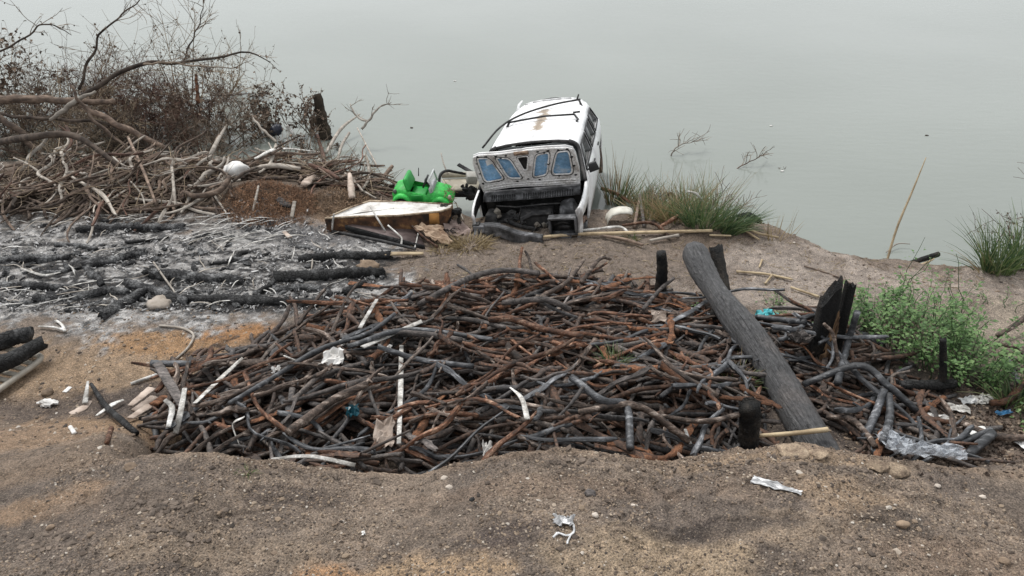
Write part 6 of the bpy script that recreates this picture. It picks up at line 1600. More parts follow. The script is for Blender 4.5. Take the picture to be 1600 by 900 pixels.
bush(30, 250, 0, 1.25, 12, 2, [TD, TG], 'dark tangled dead bush low at the left end of the thicket', leaf=0, fan=0.9, kids=(3, 5))
bush(90, 240, 0, 1.2, 12, 2, [TG, TR], 'brown tangled dead bush low behind the long pale root', leaf=0, fan=1.0, kids=(3, 5))
bush(150, 250, 0, 1.1, 12, 2, [TG, TD, TR], 'grey tangled dead bush low behind the driftwood heap', leaf=0, fan=1.0, kids=(3, 5))
bush(215, 245, 0, 1.1, 12, 2, [TD, TR], 'dark tangled dead bush low in the middle behind the driftwood', leaf=0, fan=1.0, kids=(3, 5))
bush(265, 240, 0, 1.0, 12, 2, [TR, TG], 'red brown tangled dead bush low right of the thick sloping limb', leaf=0, fan=1.0, kids=(3, 5))
bush(320, 245, 0, 0.95, 11, 2, [TG, TR], 'grey tangled dead bush low at the right end of the driftwood', leaf=0, fan=1.0, kids=(3, 5))
bush(60, 190, 0, 1.5, 12, 2, [TR, TG], 'warm brown tangled bush behind the fallen tree at the left', leaf=0, fan=0.9, kids=(3, 5))
bush(125, 185, 0, 1.5, 12, 2, [TG, TR], 'brown tangled bush behind the broken pale limb', leaf=0, fan=0.9, kids=(3, 5))
bush(195, 188, 0, 1.5, 13, 2, [TR, TT], 'reddish tangled bush under the arching branch', leaf=0, fan=0.9, kids=(3, 5))
bush(260, 190, 0, 1.4, 13, 2, [TR, TG], 'reddish tangled bush left of the upright brown stump', leaf=0, fan=0.9, kids=(3, 5))
bush(330, 225, 0, 1.2, 11, 2, [TG, TR], 'brown tangled bush between the upright brown stump and the dark bag', leaf=0, fan=0.9, kids=(3, 5))
bush(70, 232, 0, 1.2, 12, 2, [TT, TG], 'tan tangled bush low in front of the dark limb', leaf=0, fan=0.9, kids=(3, 5))
bush(190, 235, 0, 1.2, 12, 2, [TT, TR], 'tan tangled bush low under the thick sloping limb', leaf=0, fan=0.9, kids=(3, 5))
bush(355, 150, 0, 1.3, 9, 1, [TT, TT], 'feathery tan bush drooping beyond the tip of the arching branch', leaf=1, fan=0.6, lean=(0.3, 0), lsize=0.04, kids=(4, 7))
bush(525, 262, 0, 0.5, 7, 1, [TG, TT], 'low pale dead twigs on the outer side of the driftwood spit', leaf=0, fan=1.0, kids=(2, 4))
bush(575, 285, 0, 0.45, 7, 1, [TG, TT], 'pale dead twigs at the very end of the driftwood spit', leaf=0, fan=1.0, kids=(2, 4))
def limb(label, pts, rad, mat, twigs=0, name='bare_branch', cat='branch', tl=0.5, leaf=0, td=1):
    root_p = PY(*pts[0]); root = empty(name, root_p, label, cat)
    C = spline([np.array(PY(*q)) - np.array(root_p) for q in pts], 26)
    lg = min(0.03, 0.012 * np.linalg.norm(C[-1] - C[0]))
    C = C + lg * np.array([np.sin(np.arange(26) * 0.9), np.cos(np.arange(26) * 0.7), 0.4 * np.sin(np.arange(26) * 1.3)]).T
    rr = np.interp(np.linspace(0, 1, 26), np.linspace(0, 1, len(rad)), rad)
    mb = MB(); mb.tube(C, rr, 8, jit=0.06); mb.build('limb', mat, root)
    if twigs:
        tw, lv = MB(), MB()
        for k in range(twigs):
            i = int(rng.integers(6, 25)); d = C[i + 1 if i < 25 else i] - C[i - 1]; d = d / np.linalg.norm(d) + rng.normal(0, 0.6, 3) + np.array((0, 0, 0.2)); d /= np.linalg.norm(d)
            grow(tw, lv, C[i], d, tl * rng.uniform(0.5, 1.2), 0.008, td, 0.02, leaf, (2, 4), 0.6)
        tag(tw.build('twigs', TG, root), kind='stuff')
        if lv.n: tag(lv.build('leaves', M['leaf_brown'], root, smooth=False), kind='stuff')
    return root
limb('long arching bare branch reaching right over the water from the fallen trunk', [(128, 150, 14.10), (165, 128, 14.20), (218, 100, 14.40), (265, 98, 14.60), (330, 92, 14.90), (388, 82, 15.20), (424, 98, 15.40)], [0.045, 0.042, 0.036, 0.03, 0.024, 0.016, 0.006], TD, 14, tl=0.55, leaf=1)
limb('thinner bare branch running level below the arching one', [(222, 101, 14.40), (262, 98, 14.50), (320, 104, 14.70), (372, 106, 14.90)], [0.02, 0.018, 0.014, 0.006], TG, 6, tl=0.4)
limb('long bare branch rising steeply to the top of the picture', [(122, 140, 14.20), (140, 95, 14.30), (158, 52, 14.40), (190, 24, 14.50), (222, -4, 14.60)], [0.026, 0.023, 0.018, 0.013, 0.008], TD, 5, tl=0.5)
limb('bare branch curving over from the left edge at the top', [(-10, 85, 14.00), (35, 62, 14.10), (66, 38, 14.20), (95, 45, 14.30), (112, 55, 14.40)], [0.018, 0.016, 0.013, 0.010, 0.005], TD, 7, tl=0.45, leaf=1)
limb('thin tall bare branch standing behind the arching one', [(285, 100, 14.90), (300, 62, 15.00), (312, 35, 15.10), (318, 2, 15.20)], [0.016, 0.013, 0.010, 0.005], TD, 8, tl=0.5)
limb('thick dark fallen trunk lying level at the left edge', [(-30, 152, 14.00), (30, 155, 14.00), (90, 156, 14.00), (150, 160, 14.00), (180, 156, 14.00)], [0.075, 0.075, 0.065, 0.055, 0.04], M['drift'], 0, 'fallen_tree', 'fallen tree')
limb('broken pale limb with bare wood lying on the fallen trunk', [(78, 188, 13.70), (100, 172, 13.75), (122, 155, 13.80), (150, 143, 13.85)], [0.03, 0.045, 0.04, 0.02], M['drift_pale'])
limb('thick brown limb sloping down right through the thicket', [(125, 165, 13.80), (160, 182, 13.80), (205, 205, 13.80), (262, 232, 13.80)], [0.045, 0.055, 0.055, 0.04], M['drift'])
limb('long grey limb sloping down from the trunk to the driftwood', [(110, 135, 13.70), (132, 168, 13.60), (165, 205, 13.50), (220, 244, 13.40)], [0.024, 0.028, 0.03, 0.024], M['drift'])
limb('dark limb lying level through the bottom of the thicket', [(-10, 178, 13.80), (60, 185, 13.80), (150, 190, 13.80), (200, 205, 13.80)], [0.03, 0.032, 0.028, 0.02], TD)
limb('thick pale root slanting down at the far left of the thicket', [(-10, 178, 13.60), (30, 205, 13.50), (60, 240, 13.40), (90, 275, 13.30)], [0.05, 0.055, 0.05, 0.035], M['drift'])
limb('short brown stump standing upright at the right of the thicket', [(309, 160, 14.60), (308, 140, 14.60), (306, 116, 14.60)], [0.035, 0.032, 0.026], M['rust'], 0, 'dead_stump', 'stump')
limb('thin dark stick lying level over the water right of the thicket', [(330, 150, 15.20), (365, 148, 15.20), (398, 146, 15.20)], [0.010, 0.012, 0.008], TD)
limb('grey stick leaning in the water beside the dark navy bag', [(392, 180, 15.00), (408, 200, 14.80), (432, 222, 14.60)], [0.018, 0.024, 0.024], M['drift_pale'])
limb('pale thin branch slanting toward the spit below the dark bag', [(398, 232, 14.60), (425, 240, 14.40), (452, 252, 14.20)], [0.014, 0.02, 0.018], M['drift_pale'])
ms = limb('greenish dark stump standing in the water with reddish twigs on top', [(510, 222, 15.55), (507, 205, 15.6), (502, 180, 15.7), (495, 148, 15.8)], [0.14, 0.125, 0.11, 0.09], mat_two('greenish_stump', (0.018, 0.014, 0.010), (0.05, 0.038, 0.026), 5, 0.9, 0.6, (0.08, 0.085, 0.03), 0.0), 6, 'greenish_stump', 'stump', 0.3, 3)  # dark wood with olive patches at random
limb('bare grey forked branch standing out of the water right of the stump', [(565, 202, 15.00), (578, 186, 15.10), (592, 168, 15.30), (612, 160, 15.40)], [0.026, 0.024, 0.016, 0.006], M['drift_pale'], 5, tl=0.3)
limb('curved grey branch hooked on the forked one over the water', [(575, 190, 15.10), (560, 184, 15.10), (550, 170, 15.15), (547, 162, 15.20)], [0.022, 0.022, 0.016, 0.008], M['drift_pale'], 2, tl=0.25)

# bits of branch standing in the water right of the van
def water_twig(label, pts, r=0.012, kids=5, tl=0.25, mat=None):
    root = limb(label, pts, [r, r * 0.8, r * 0.4], mat or M['drift_pale'], kids, 'water_twig', 'twig', tl, 0, 1); return root
water_twig('grey broken twig standing in the water, left one of the pair beyond the grass', [(1046, 254, 14.6), (1052, 236, 14.6), (1064, 226, 14.7), (1082, 222, 14.8)], 0.016, 8, 0.35)
water_twig('reddish twig tangle floating in the water, right one of the pair beyond the grass', [(1142, 268, 13.9), (1165, 256, 14.0), (1185, 246, 14.1), (1196, 240, 14.2)], 0.010, 9, 0.3, TR)
water_twig('pale wisp of twig floating farthest right beyond the grass', [(1205, 278, 13.7), (1215, 272, 13.8), (1226, 266, 13.9)], 0.006, 3, 0.12)

# ------------------------------------------------------------------ grass, reeds and weeds
def tuft(px, py, n, H, spread, mats, label, name='grass_clump', cat='grass clump', w=0.006, arch=0.6, rad=0.15, group=None, lean=(0, 0), z=None):
    c = G(px, py); 
    if z is not None: c = P(px, py, z)
    mb = MB()
    for i in range(n):
        a = rng.uniform(0, 6.28); q = rad * math.sqrt(rng.random()); p = np.array((q * math.cos(a), q * math.sin(a) * 0.7, -0.03))
        o = np.array((math.cos(a) * spread * rng.random() + lean[0] + rng.normal(0, 0.15), math.sin(a) * spread * rng.random() + lean[1] + rng.normal(0, 0.15), 1.0)); o /= np.linalg.norm(o)
        L = H * rng.uniform(0.5, 1.1); ar = arch * rng.uniform(0.3, 1.3); n_ = 5
        t = np.linspace(0, 1, n_)[:, None]
        ax = np.array((o[0], o[1], 0)); 
        pts = p + o * L * t + ax * ar * L * t ** 2 * 0.8 - np.array((0, 0, 1)) * ar * L * 0.45 * t ** 2.2
        s = np.cross(o, rng.normal(0, 1, 3)); s /= np.linalg.norm(s)
        ww = (w * rng.uniform(0.6, 1.3) * (1 - t ** 1.5) + 0.0006)
        V = np.concatenate([pts - s * ww, pts + s * ww]); k = np.arange(n_ - 1)
        mb.add(V, [np.stack([k, k + 1, k + 1 + n_, k + n_], -1)], int(rng.integers(len(mats))))
    o = mb.build(name, mats, origin=None, smooth=False); o.location = c
    return tag(o, label, cat, group)
B_, BD, BY = M['blade'], M['blade_dark'], M['blade_dry']
gr = 'grass on the bank right of the van'
tuft(1015, 340, 260, 0.50, 0.9, [B_, BY, BY], 'green and straw grass clump beside the broken white wing panel', rad=0.28, group=gr, w=0.005)
tuft(1058, 345, 400, 0.60, 0.9, [B_, BY, BY], 'bushy green grass clump in the middle of the grassy bank', rad=0.3, group=gr, w=0.005)
tuft(1100, 350, 330, 0.60, 0.8, [B_, BD, BD], 'dense dark green grass clump at the right of the grassy bank', rad=0.26, group=gr, w=0.005)
tuft(1140, 360, 260, 0.58, 0.5, [BD, BD, B_], 'spiky dark green grass clump leaning over the water', rad=0.18, lean=(0.5, 0), group=gr, w=0.005)
tuft(1075, 325, 240, 0.72, 0.9, [B_, BY], 'straw topped grass clump behind the bushy one', rad=0.3, group=gr, w=0.005)
tuft(1110, 335, 90, 0.95, 0.6, [BY, BY, B_], 'tall wispy straw stalks rising out of the dark green grass', rad=0.25, group=gr, w=0.004, arch=0.25)
tuft(1040, 330, 80, 0.85, 0.7, [BY, B_], 'tall wispy stalks rising behind the dark arched stick', rad=0.25, group=gr, w=0.004, arch=0.25)
tuft(1005, 325, 120, 0.6, 0.6, [BD, BY], 'thin reeds between the van and the grass', 'reed_clump', 'reeds', rad=0.2, group=gr)
tuft(962, 318, 90, 1.0, 0.35, [BD, BY], 'tall reeds standing close to the right flank of the van', 'reed_clump', 'reeds', 0.007, 0.35, 0.16, gr)
tuft(985, 315, 60, 0.7, 0.6, [BD, B_], 'leaning reeds right of the tall ones by the van', 'reed_clump', 'reeds', 0.006, 0.3, 0.18, gr, (0.4, 0))
tuft(735, 384, 420, 0.24, 1.3, [BY], 'dry straw coloured grass tuft at the left front corner of the van', rad=0.24, arch=0.9)
tuft(690, 392, 120, 0.16, 1.3, [BY], 'small dry grass tuft left of the straw coloured one', rad=0.12, arch=0.9)
tuft(985, 376, 70, 0.16, 0.9, [B_, BY], 'tiny green grass tuft before the level bamboo pole', rad=0.10)
tuft(1215, 372, 40, 0.45, 0.7, [BY], 'sparse pale dry stalks standing at the waterline', 'dry_stalks', 'stalks', 0.004, 0.2, 0.22)
tuft(385, 738, 46, 0.10, 1.3, [B_], 'little green grass tuft on the lip of the bank below the silvery plank', rad=0.02, w=0.0035)
tuft(960, 562, 60, 0.22, 0.9, [B_, BD], 'thin green grass growing through the middle of the heap', rad=0.14, w=0.004, z=0.35)
tuft(1060, 575, 44, 0.2, 0.9, [B_, BD], 'thin green grass in the heap left of the leaning log', rad=0.12, w=0.004, z=0.2)
tuft(1152, 600, 130, 0.36, 0.9, [BY, B_], 'pale dry grass growing against the leaning log', rad=0.14, w=0.005, arch=0.9, z=0.1)
tuft(1560, 424, 200, 0.95, 0.5, [BD, B_], 'tall dark reeds at the waterline near the right edge', 'reed_clump', 'reeds', 0.007, 0.6, 0.2)
tuft(1600, 420, 160, 1.0, 0.5, [B_, BD], 'green reeds right at the right edge of the picture', 'reed_clump', 'reeds', 0.007, 0.6, 0.2)
tuft(1540, 424, 40, 0.6, 0.9, [BD, BY], 'thin reeds drooping over the water left of the tall dark ones', 'reed_clump', 'reeds', 0.005, 0.8, 0.1, lean=(-0.5, 0))
tuft(1585, 632, 120, 0.5, 0.8, [BD, B_], 'dark grass clump at the right edge beside the brown pole', rad=0.15, w=0.006)
bush(1595, 395, 10.6, 1.2, 5, 1, [TR, TD], 'reddish dead twigs rising from the reeds at the right edge', leaf=2, fan=0.35, lean=(-0.15, 0), name='dead_shrub', lsize=0.035, r=0.009)
bush(1110, 340, 11.0, 0.75, 6, 1, [TG, TD], 'grey dead twigs standing among the dark grass', leaf=0, fan=0.6, lean=(0.5, 0), name='dead_shrub', r=0.010)
bush(1050, 322, 11.6, 0.55, 5, 1, [TG, TR], 'pale dead twigs behind the middle grass clump', leaf=0, fan=0.7, name='dead_shrub', r=0.008)
def arc(label, pts, rad, mat, name='fallen_stick', cat='stick'): return laid(name, label, cat, pts, rad, mat, h=None, n=18)
arc('dark burnt stick arched over in front of the green grass', [(1020, 352, 0.0), (1034, 332, 0.14), (1046, 322, 0.2), (1062, 334, 0.12), (1074, 345, 0.0)], [0.03, 0.028, 0.026, 0.024], M['twig_dark'])
arc('grey stake standing between the wing panel and the grass, left of two', [(991, 358, 0.0), (995, 340, 0.1), (998, 328, 0.2)], [0.024, 0.024, 0.02], M['drift'])
arc('grey stake standing between the wing panel and the grass, right of two', [(1006, 356, 0.0), (1002, 340, 0.1), (998, 326, 0.22)], [0.024, 0.024, 0.02], M['ashy'])
arc('rusty branch leaning from the van toward the grass', [(938, 314, 0.2), (965, 320, 0.15), (990, 328, 0.08), (1030, 326, 0.1)], [0.03, 0.03, 0.026, 0.018], M['rust'])
arc('rusty brown branch lying before the green grass', [(1028, 362, 0.03), (1050, 352, 0.06), (1070, 342, 0.1)], [0.026, 0.03, 0.022], M['rust'])
arc('long curved brown stick lying below the grass', [(972, 358, 0.03), (1010, 355, 0.05), (1030, 362, 0.05), (1046, 375, 0.02)], [0.02, 0.022, 0.018], M['rust'])
arc('brown root lying on the soil right of the van front', [(940, 373, 0.02), (975, 380, 0.03), (1005, 388, 0.02)], [0.02, 0.026, 0.018], M['drift'])
arc('short brown stick on the soil below the bamboo pole', [(1015, 380, 0.02), (1060, 372, 0.02)], [0.018, 0.022], M['drift_pale'])
arc('black rubbish heaped at the right foot of the dark grass', [(1150, 350, 0.02), (1168, 352, 0.06), (1188, 356, 0.02)], [0.05, 0.07, 0.03], M['charred'], 'black_rubbish', 'rubbish')
free3('bleached_root', 'bleached white root curving over the top of the green grass', 'root', [(1074, 299, 10.9), (1088, 303, 10.85), (1100, 316, 10.8)], [0.014, 0.022, 0.012], M['bleached'])
CN = M['cane']
arc('long level bamboo pole lying from the van to the leaning log', [(822, 378, 0.02), (900, 372, 0.03), (1000, 369, 0.03), (1112, 367, 0.04)], [0.02, 0.024, 0.024, 0.022], CN, 'bamboo_pole', 'pole')
arc('thin bamboo cane lying behind the top of the leaning log', [(1108, 371, 0.02), (1142, 372, 0.02)], [0.014, 0.012], CN, 'bamboo_pole', 'pole')
arc('grey white stick lying along the soil right of the van', [(900, 366, 0.03), (935, 364, 0.04), (968, 361, 0.04), (985, 370, 0.02)], [0.018, 0.02, 0.018], M['bleached'], 'peeled_stick')
arc('pale cane lying on the shore right of the dark grass, upper of two', [(1158, 356, 0.06), (1180, 368, 0.03), (1216, 375, 0.02)], [0.016, 0.018, 0.014], CN, 'cane', 'cane')
arc('short pale cane crossing under the upper one on the shore', [(1154, 360, 0.04), (1172, 370, 0.02), (1186, 378, 0.02)], [0.014, 0.016, 0.012], CN, 'cane', 'cane')
arc('thin cane lying on the bare soil right of the log top', [(1150, 427, 0.01), (1195, 432, 0.02), (1238, 440, 0.01)], [0.014, 0.016, 0.012], CN, 'cane', 'cane')
arc('short cane splinter crossing the thin cane on the bare soil', [(1195, 446, 0.01), (1206, 434, 0.03)], [0.012, 0.014], CN, 'cane', 'cane')
arc('pale forked splinter on the bare soil above the thin cane', [(1186, 420, 0.01), (1190, 410, 0.02)], [0.010, 0.014], CN, 'cane', 'cane')
arc('thin brown cane lying behind the split stump', [(1235, 452, 0.01), (1278, 468, 0.02)], [0.014, 0.016], CN, 'cane', 'cane')
arc('long thin cane lying down the bare slope above the weeds', [(1256, 418, 0.01), (1310, 436, 0.01), (1356, 462, 0.01)], [0.010, 0.011, 0.010], M['drift'], 'cane', 'cane')
free3('reed_cane', 'tall dry cane leaning over the water above the green weeds', 'cane', [(1382, 420, 9.8), (1402, 355, 9.95), (1425, 300, 10.1), (1447, 246, 10.25)], [0.017, 0.016, 0.013, 0.006], CN, n=20)
free3('black_pipe', 'black pipe sticking out over the water right of the tall cane', 'pipe', [(1402, 418, 9.9), (1432, 408, 10.0), (1466, 397, 10.15)], [0.034, 0.038, 0.04], M['soot'])
free3('cane', 'pale split cane beside the black pipe over the water', 'cane', [(1428, 416, 9.9), (1446, 411, 10.0), (1460, 404, 10.05)], [0.012, 0.022, 0.008], CN)
arc('thin bent pale twig left of the black pipe', [(1384, 397, 0.02), (1400, 388, 0.06), (1420, 388, 0.06)], [0.008, 0.010, 0.006], M['drift_pale'], 'twig', 'twig')
arc('brown branch slanting down to the right edge beyond the weeds', [(1555, 535, 0.06), (1585, 522, 0.12), (1612, 505, 0.2)], [0.03, 0.03, 0.026], M['brown'])
arc('rusty bent branch lying at the right edge below the dark grass', [(1545, 638, 0.03), (1570, 636, 0.05), (1590, 618, 0.1), (1612, 600, 0.14)], [0.03, 0.035, 0.03, 0.03], M['rust'])
for i, (a, b, c_, d_, lab) in enumerate(((1560, 545, 1604, 555, 'dark stick in the small stack at the right edge, uppermost'), (1556, 560, 1600, 575, 'dark stick in the small stack at the right edge, second'), (1570, 572, 1590, 610, 'grey stick standing steep in the small stack at the right edge'), (1590, 560, 1612, 590, 'dark stick at the outer end of the small stack at the right edge'), (1552, 586, 1600, 590, 'dark stick in the small stack at the right edge, lowest'))):
    arc(lab, [(a, b, 0.03 + 0.02 * i), (c_, d_, 0.04)], [0.024, 0.028], M['char' if i == 2 else 'brown'])
arc('dark charred log lying under the thin crooked post', [(1402, 612, 0.03), (1450, 614, 0.04), (1488, 610, 0.03)], [0.05, 0.055, 0.05], M['charred'], 'charred_log', 'log')

def weed(px, py, H, n_stem, label, spread=0.3, leaf=0.046, dens=44, name='green_weed', z=None):
    H *= 1.22; c = G(px, py); root = empty(name, c, label, 'weed', 'green weeds right of the heap')
    st, lv = MB(), MB()
    for i in range(n_stem):
        a = rng.uniform(0, 6.28); q = spread * math.sqrt(rng.random()) * 0.55
        p = np.array((q * math.cos(a), q * math.sin(a) * 0.8, -0.02)); d = np.array((math.cos(a) * 0.45 * rng.random() + rng.normal(0, 0.12), math.sin(a) * 0.45 * rng.random() + rng.normal(0, 0.12), 1.0)); d /= np.linalg.norm(d)
        L = H * rng.uniform(0.45, 1.05); t = np.linspace(0, 1, 7)[:, None]
        pts = p + d * L * t + np.array((d[0], d[1], 0)) * 0.3 * L * t ** 2 + 0.012 * rng.standard_normal((7, 3))
        st.tube(pts, np.linspace(0.006, 0.0025, 7), 4, cap=False)
        for k in range(int(dens * L / H)):
            f = rng.uniform(0.12, 1.0) ** 0.8; i_ = min(int(f * 6), 5); b = pts[i_] + (pts[i_ + 1] - pts[i_]) * (f * 6 - i_)
            az = rng.uniform(0, 6.28); e = rng.uniform(-0.3, 0.7); r_ = rng.uniform(0.02, 0.12) * (1.15 - 0.7 * f)
            o = np.array((math.cos(az) * math.cos(e), math.sin(az) * math.cos(e), math.sin(e))); b = b + o * r_
            s = np.cross(o, (0, 0, 1.0)); s /= np.linalg.norm(s) + 1e-9; nrm = np.cross(s, o)
            l = leaf * rng.uniform(0.4, 1.5); w = l * rng.uniform(0.28, 0.42); fo = 0.22 * w
            tip = b + o * l - nrm * l * 0.22; m1 = b + o * l * 0.45
            lv.add([b, m1 + s * w + nrm * fo, tip, m1 - s * w + nrm * fo, m1], [np.array([(0, 4, 1), (1, 4, 2), (2, 4, 3), (3, 4, 0)])])
    tag(st.build('stems', M['blade_dark'], root), kind='stuff')
    tag(lv.build('leaves', M['leaf'], root, smooth=False), kind='stuff')
weed(1350, 520, 0.40, 12, 'leafy green weed at the left end of the big weed patch', 0.4)
weed(1385, 535, 0.62, 16, 'leafy green weed right of the split stump in the patch', 0.4)
weed(1425, 560, 0.66, 18, 'tall leafy green weed in the middle of the patch', 0.42)
weed(1465, 585, 0.62, 18, 'leafy green weed close behind the thin crooked post', 0.42)
weed(1510, 600, 0.60, 18, 'pale green leafy weed right of the thin crooked post', 0.42)
weed(1545, 600, 0.42, 10, 'low green weed at the right end of the patch', 0.35)
weed(1380, 490, 0.40, 14, 'leafy green weed at the back left of the patch', 0.45)
weed(1440, 510, 0.50, 14, 'leafy green weed at the back of the patch', 0.45)
weed(1500, 540, 0.45, 14, 'leafy green weed at the back right of the patch', 0.45)
weed(1395, 470, 0.75, 3, 'tall thin weed with sparse leaves above the patch, left of two', 0.15, 0.032, 14)
weed(1490, 500, 0.80, 3, 'tall thin weed with sparse leaves above the patch, right of two', 0.2, 0.032, 14)
weed(1240, 500, 0.22, 9, 'small green weed between the leaning log and the split stump', 0.35, 0.032, 22)
weed(1205, 480, 0.18, 7, 'tiny green weed behind the leaning log near the turquoise bag', 0.3, 0.03, 18)
weed(1090, 500, 0.16, 7, 'tiny green weed left of the leaning log', 0.3, 0.028, 18)
weed(1330, 492, 0.22, 8, 'small green weed right behind the split stump', 0.3, 0.032, 20)
weed(1555, 480, 0.20, 6, 'small sparse weed on the bare slope beyond the patch', 0.4, 0.028, 14)
weed(1590, 660, 0.22, 7, 'low dark green weed at the right edge near the white papers', 0.3, 0.035, 20)

# ------------------------------------------------------------------ litter
def crumple(name, label, cat, px, py, w, h, mat, amp=0.02, n=9, yaw=0.0, lift=0.01, solid=0.003, shape=None, hh=None):
    p = G(px, py) if hh is None else hh.hit(px, py); u = np.linspace(-0.5, 0.5, n); mb = MB(); g = np.zeros((n, n, 3))
    for i in range(n):
        for j in range(n):
            a, b = u[j], u[i]
            ww = w * (1 if shape is None else shape(b + 0.5))
            g[i, j] = (a * ww + rng.normal(0, amp * 0.3), b * h + rng.normal(0, amp * 0.3), abs(rng.normal(0, amp)) + lift)
    c, s = math.cos(yaw), math.sin(yaw)
    x, y = g[:, :, 0] * c - g[:, :, 1] * s, g[:, :, 0] * s + g[:, :, 1] * c
    z = ground((x + p.x).ravel(), (y + p.y).ravel(), True).reshape(n, n) if hh is None else np.full((n, n), p.z)
    mb.grid(np.stack([x + p.x, y + p.y, z + g[:, :, 2]], -1))
    return tag(mb.build(name, mat, smooth=False, solid=solid), label, cat)
SILVER = mat_two('silvery_foil', (0.42, 0.42, 0.42), (0.66, 0.66, 0.66), 14, 0.35, 0.4, (0.78, 0.78, 0.78), 0.0, metallic=0.25)
crumple('foil_sheet', 'long pointed scrap of white foil on the bank below the square post', 'foil', 1212, 763, 0.085, 0.33, SILVER, 0.010, 11, R(57), 0.008, shape=lambda t_: 0.22 + 0.9 * t_ if t_ < 0.85 else 0.95)
crumple('foil_wrapper', 'crumpled silver wrapper on the earth at the bottom of the picture', 'wrapper', 880, 818, 0.125, 0.085, SILVER, 0.022, 9, R(-15), 0.012)
C = [G(*q) + Vector((0, 0, 0.014)) for q in ((896, 822), (896, 834), (886, 840), (872, 836), (864, 842))]
mb = MB(); mb.tube(spline(C, 16), 0.008, 6, flat=0.5, jit=0.25); tag(mb.build('foil_strip', SILVER), 'twisted silver strip hooked below the crumpled wrapper', 'strip')
C = [G(*q) + Vector((0, 0, 0.012)) for q in ((893, 836), (888, 846), (886, 852))]
mb = MB(); mb.tube(spline(C, 8), 0.007, 6, flat=0.5, jit=0.25); tag(mb.build('foil_strip', SILVER), 'short silver tail hanging below the twisted strip', 'strip')
PAP = plain('white_paper', (0.80, 0.80, 0.78), 0.7)
crumple('paper', 'square white paper lying at the right end of the heap, larger of two', 'paper', 1531, 681, 0.20, 0.17, PAP, 0.012, 6, R(20), 0.03)
crumple('paper', 'square white paper lying at the right end of the heap, smaller of two', 'paper', 1500, 690, 0.15, 0.12, PAP, 0.010, 6, R(-8), 0.02)
crumple('paper', 'white scrap at the extreme right edge by the brown pole', 'paper', 1598, 698, 0.10, 0.12, PAP, 0.012, 6, R(30), 0.02)
def film_mat():
    m, nt, b = new_mat('clear_plastic_film')
    b.inputs['Base Color'].default_value = (0.55, 0.58, 0.62, 1); b.inputs['Roughness'].default_value = 0.3
    v = coords(nt); a = noise(nt, v, 16, 4)
    nt.links.new(ramp(nt, a, [(0.35, (0.12, 0.12, 0.12)), (0.65, (0.62, 0.62, 0.62))]), b.inputs['Alpha'])
    bump(nt, b, noise(nt, v, 30, 3), 0.6, 0.02)
    return m
FILM = film_mat()
crumple('plastic_film', 'crumpled clear plastic film at the right foot of the heap, left piece', 'plastic film', 1392, 706, 0.24, 0.26, FILM, 0.03, 12, R(20), 0.05, 0.001, hh=heap)
crumple('plastic_film', 'long clear plastic film along the lip of the bank, right piece', 'plastic film', 1448, 722, 0.56, 0.16, FILM, 0.03, 14, R(-6), 0.05, 0.001, hh=heap)
TQ = plain('turquoise_plastic', (0.10, 0.50, 0.55), 0.35)
bg = MB()
for i in range(9): bg.blob(rng.normal(0, 1, 3) * (0.045, 0.03, 0.025) + (0, 0, 0.05), rng.uniform(0.03, 0.06, 3), 0.2, sub=2)
o = bg.build('turquoise_bag', TQ, origin=None, smooth=False); o.location = G(1197, 500); tag(o, 'crumpled turquoise plastic bag lying behind the leaning log', 'bag')
crumple('rag', 'grey fabric rag stuck against the right side of the leaning log', 'rag', 1246, 548, 0.20, 0.18, M['ashy'], 0.04, 9, 0.3, 0.08, 0.008, hh=heap)
crumple('plastic_scrap', 'blue scrap of plastic half buried in the front of the heap', 'plastic', 552, 652, 0.12, 0.14, plain('petrol_blue_plastic', (0.012, 0.07, 0.095), 0.4), 0.03, 7, 0.2, 0.05, hh=heap)
crumple('plastic_scrap', 'small blue scrap of plastic in the litter at the right edge', 'plastic', 1566, 650, 0.16, 0.05, plain('bright_blue_plastic', (0.03, 0.13, 0.26), 0.4), 0.015, 6, 0.1, 0.03)
crumple('foil_scrap', 'silver foil scrap in the ash litter at the right below the weeds', 'foil', 1510, 630, 0.16, 0.10, SILVER, 0.02, 8, 0.2, 0.02)
crumple('plastic_scrap', 'tiny white scrap on the earth in the lower middle of the bank', 'plastic', 568, 835, 0.024, 0.024, PAP, 0.01, 5, 0.2, 0.006)
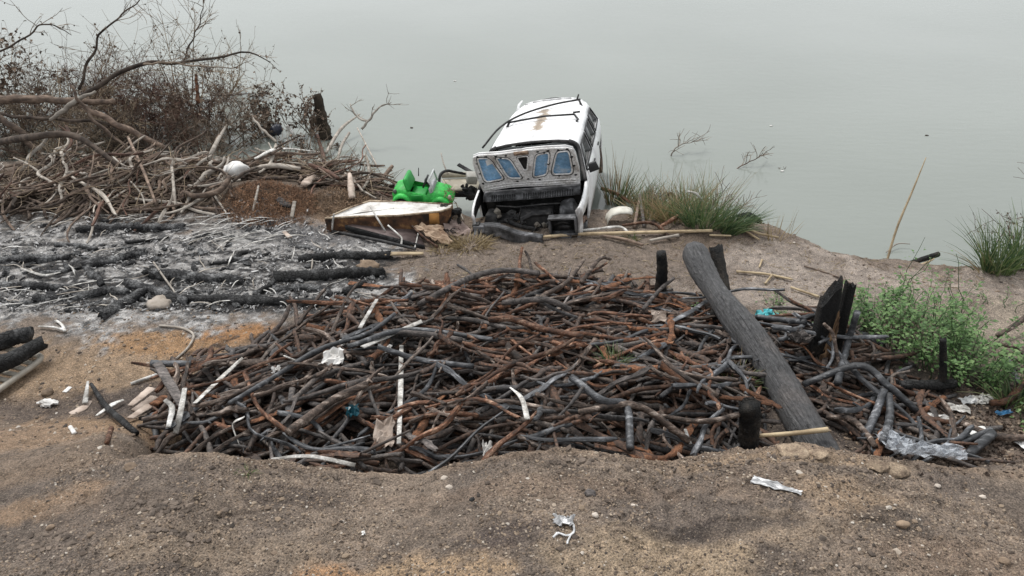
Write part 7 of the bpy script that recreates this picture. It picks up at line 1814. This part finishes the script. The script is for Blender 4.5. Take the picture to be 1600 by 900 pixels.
for i, (px, py, lab) in enumerate(((1495, 642, 'pale ash crust below the thin crooked post, left of the foil scrap'), (1535, 628, 'pale ash crust right of the silver foil scrap'), (1470, 655, 'pale ash crust beside the charred log under the post'))):
    crumple('ash_crust', lab, 'ash crust', px, py, 0.22, 0.12, M['bleached'], 0.012, 8, rng.uniform(-0.5, 0.5), 0.012)
# dead leaves and chips over the ground at the right
mb = MB()
for i in range(2600):
    px, py = rng.uniform(1360, 1640), rng.uniform(600, 745)
    q = G(px, py) if i < 500 else None
    if q is None:
        b = P(px, py, 0.0); q = Vector((b.x, b.y, 0))
    d = rng.normal(0, 1, 3); d[2] *= 0.25; leafquads(mb, np.array((q.x, q.y, 0.012)), d / np.linalg.norm(d), rng.uniform(0.015, 0.05))
V = np.concatenate(mb.v); V[:, 2] += ground(V[:, 0], V[:, 1]); mb.v = [V]
lit = mat_two('leaf_litter', (0.04, 0.03, 0.025), (0.14, 0.10, 0.075), 8, 0.9, 0.0, (0.28, 0.21, 0.15), 0.6, island=True)
tag(mb.build('leaf_litter', lit, smooth=False), 'brown dead leaves and chips covering the ground at the right end of the heap', kind='stuff')
# straw bits on the soil behind the heap
mb = MB()
for i in range(700):
    px, py = rng.uniform(640, 1540), rng.uniform(378, 470); q = P(px, py, 0); a = rng.uniform(0, 6.28); L = rng.uniform(0.03, 0.12)
    mb.tube([(q.x, q.y, 0.006), (q.x + L * math.cos(a), q.y + L * math.sin(a), 0.010)], 0.003, 3, cap=False)
V = np.concatenate(mb.v); V[:, 2] += ground(V[:, 0], V[:, 1]); mb.v = [V]
tag(mb.build('straw', M['blade_dry'], smooth=False), 'bits of straw scattered over the bare soil', kind='stuff')

# specks floating on the water
for px, py, lab in ((711, 127, 'tiny white speck floating on the water left of the van roof'), (1205, 197, 'tiny pale speck floating on the water beyond the twigs'), (1222, 268, 'pale floating chip right of the reddish twig tangle'), (643, 200, 'dark floating speck between the forked branch and the van'), (1448, 212, 'small dark speck floating beyond the tall cane')):
    p = P(px, py, WATER_Z); mb = MB(); mb.blob((0, 0, 0.006), (0.035, 0.02, 0.010), 0.25, sub=2)
    o = mb.build('floating_scrap', M['paper'] if 'dark' not in lab else M['twig_dark'], origin=None); o.location = p; tag(o, lab, 'scrap')
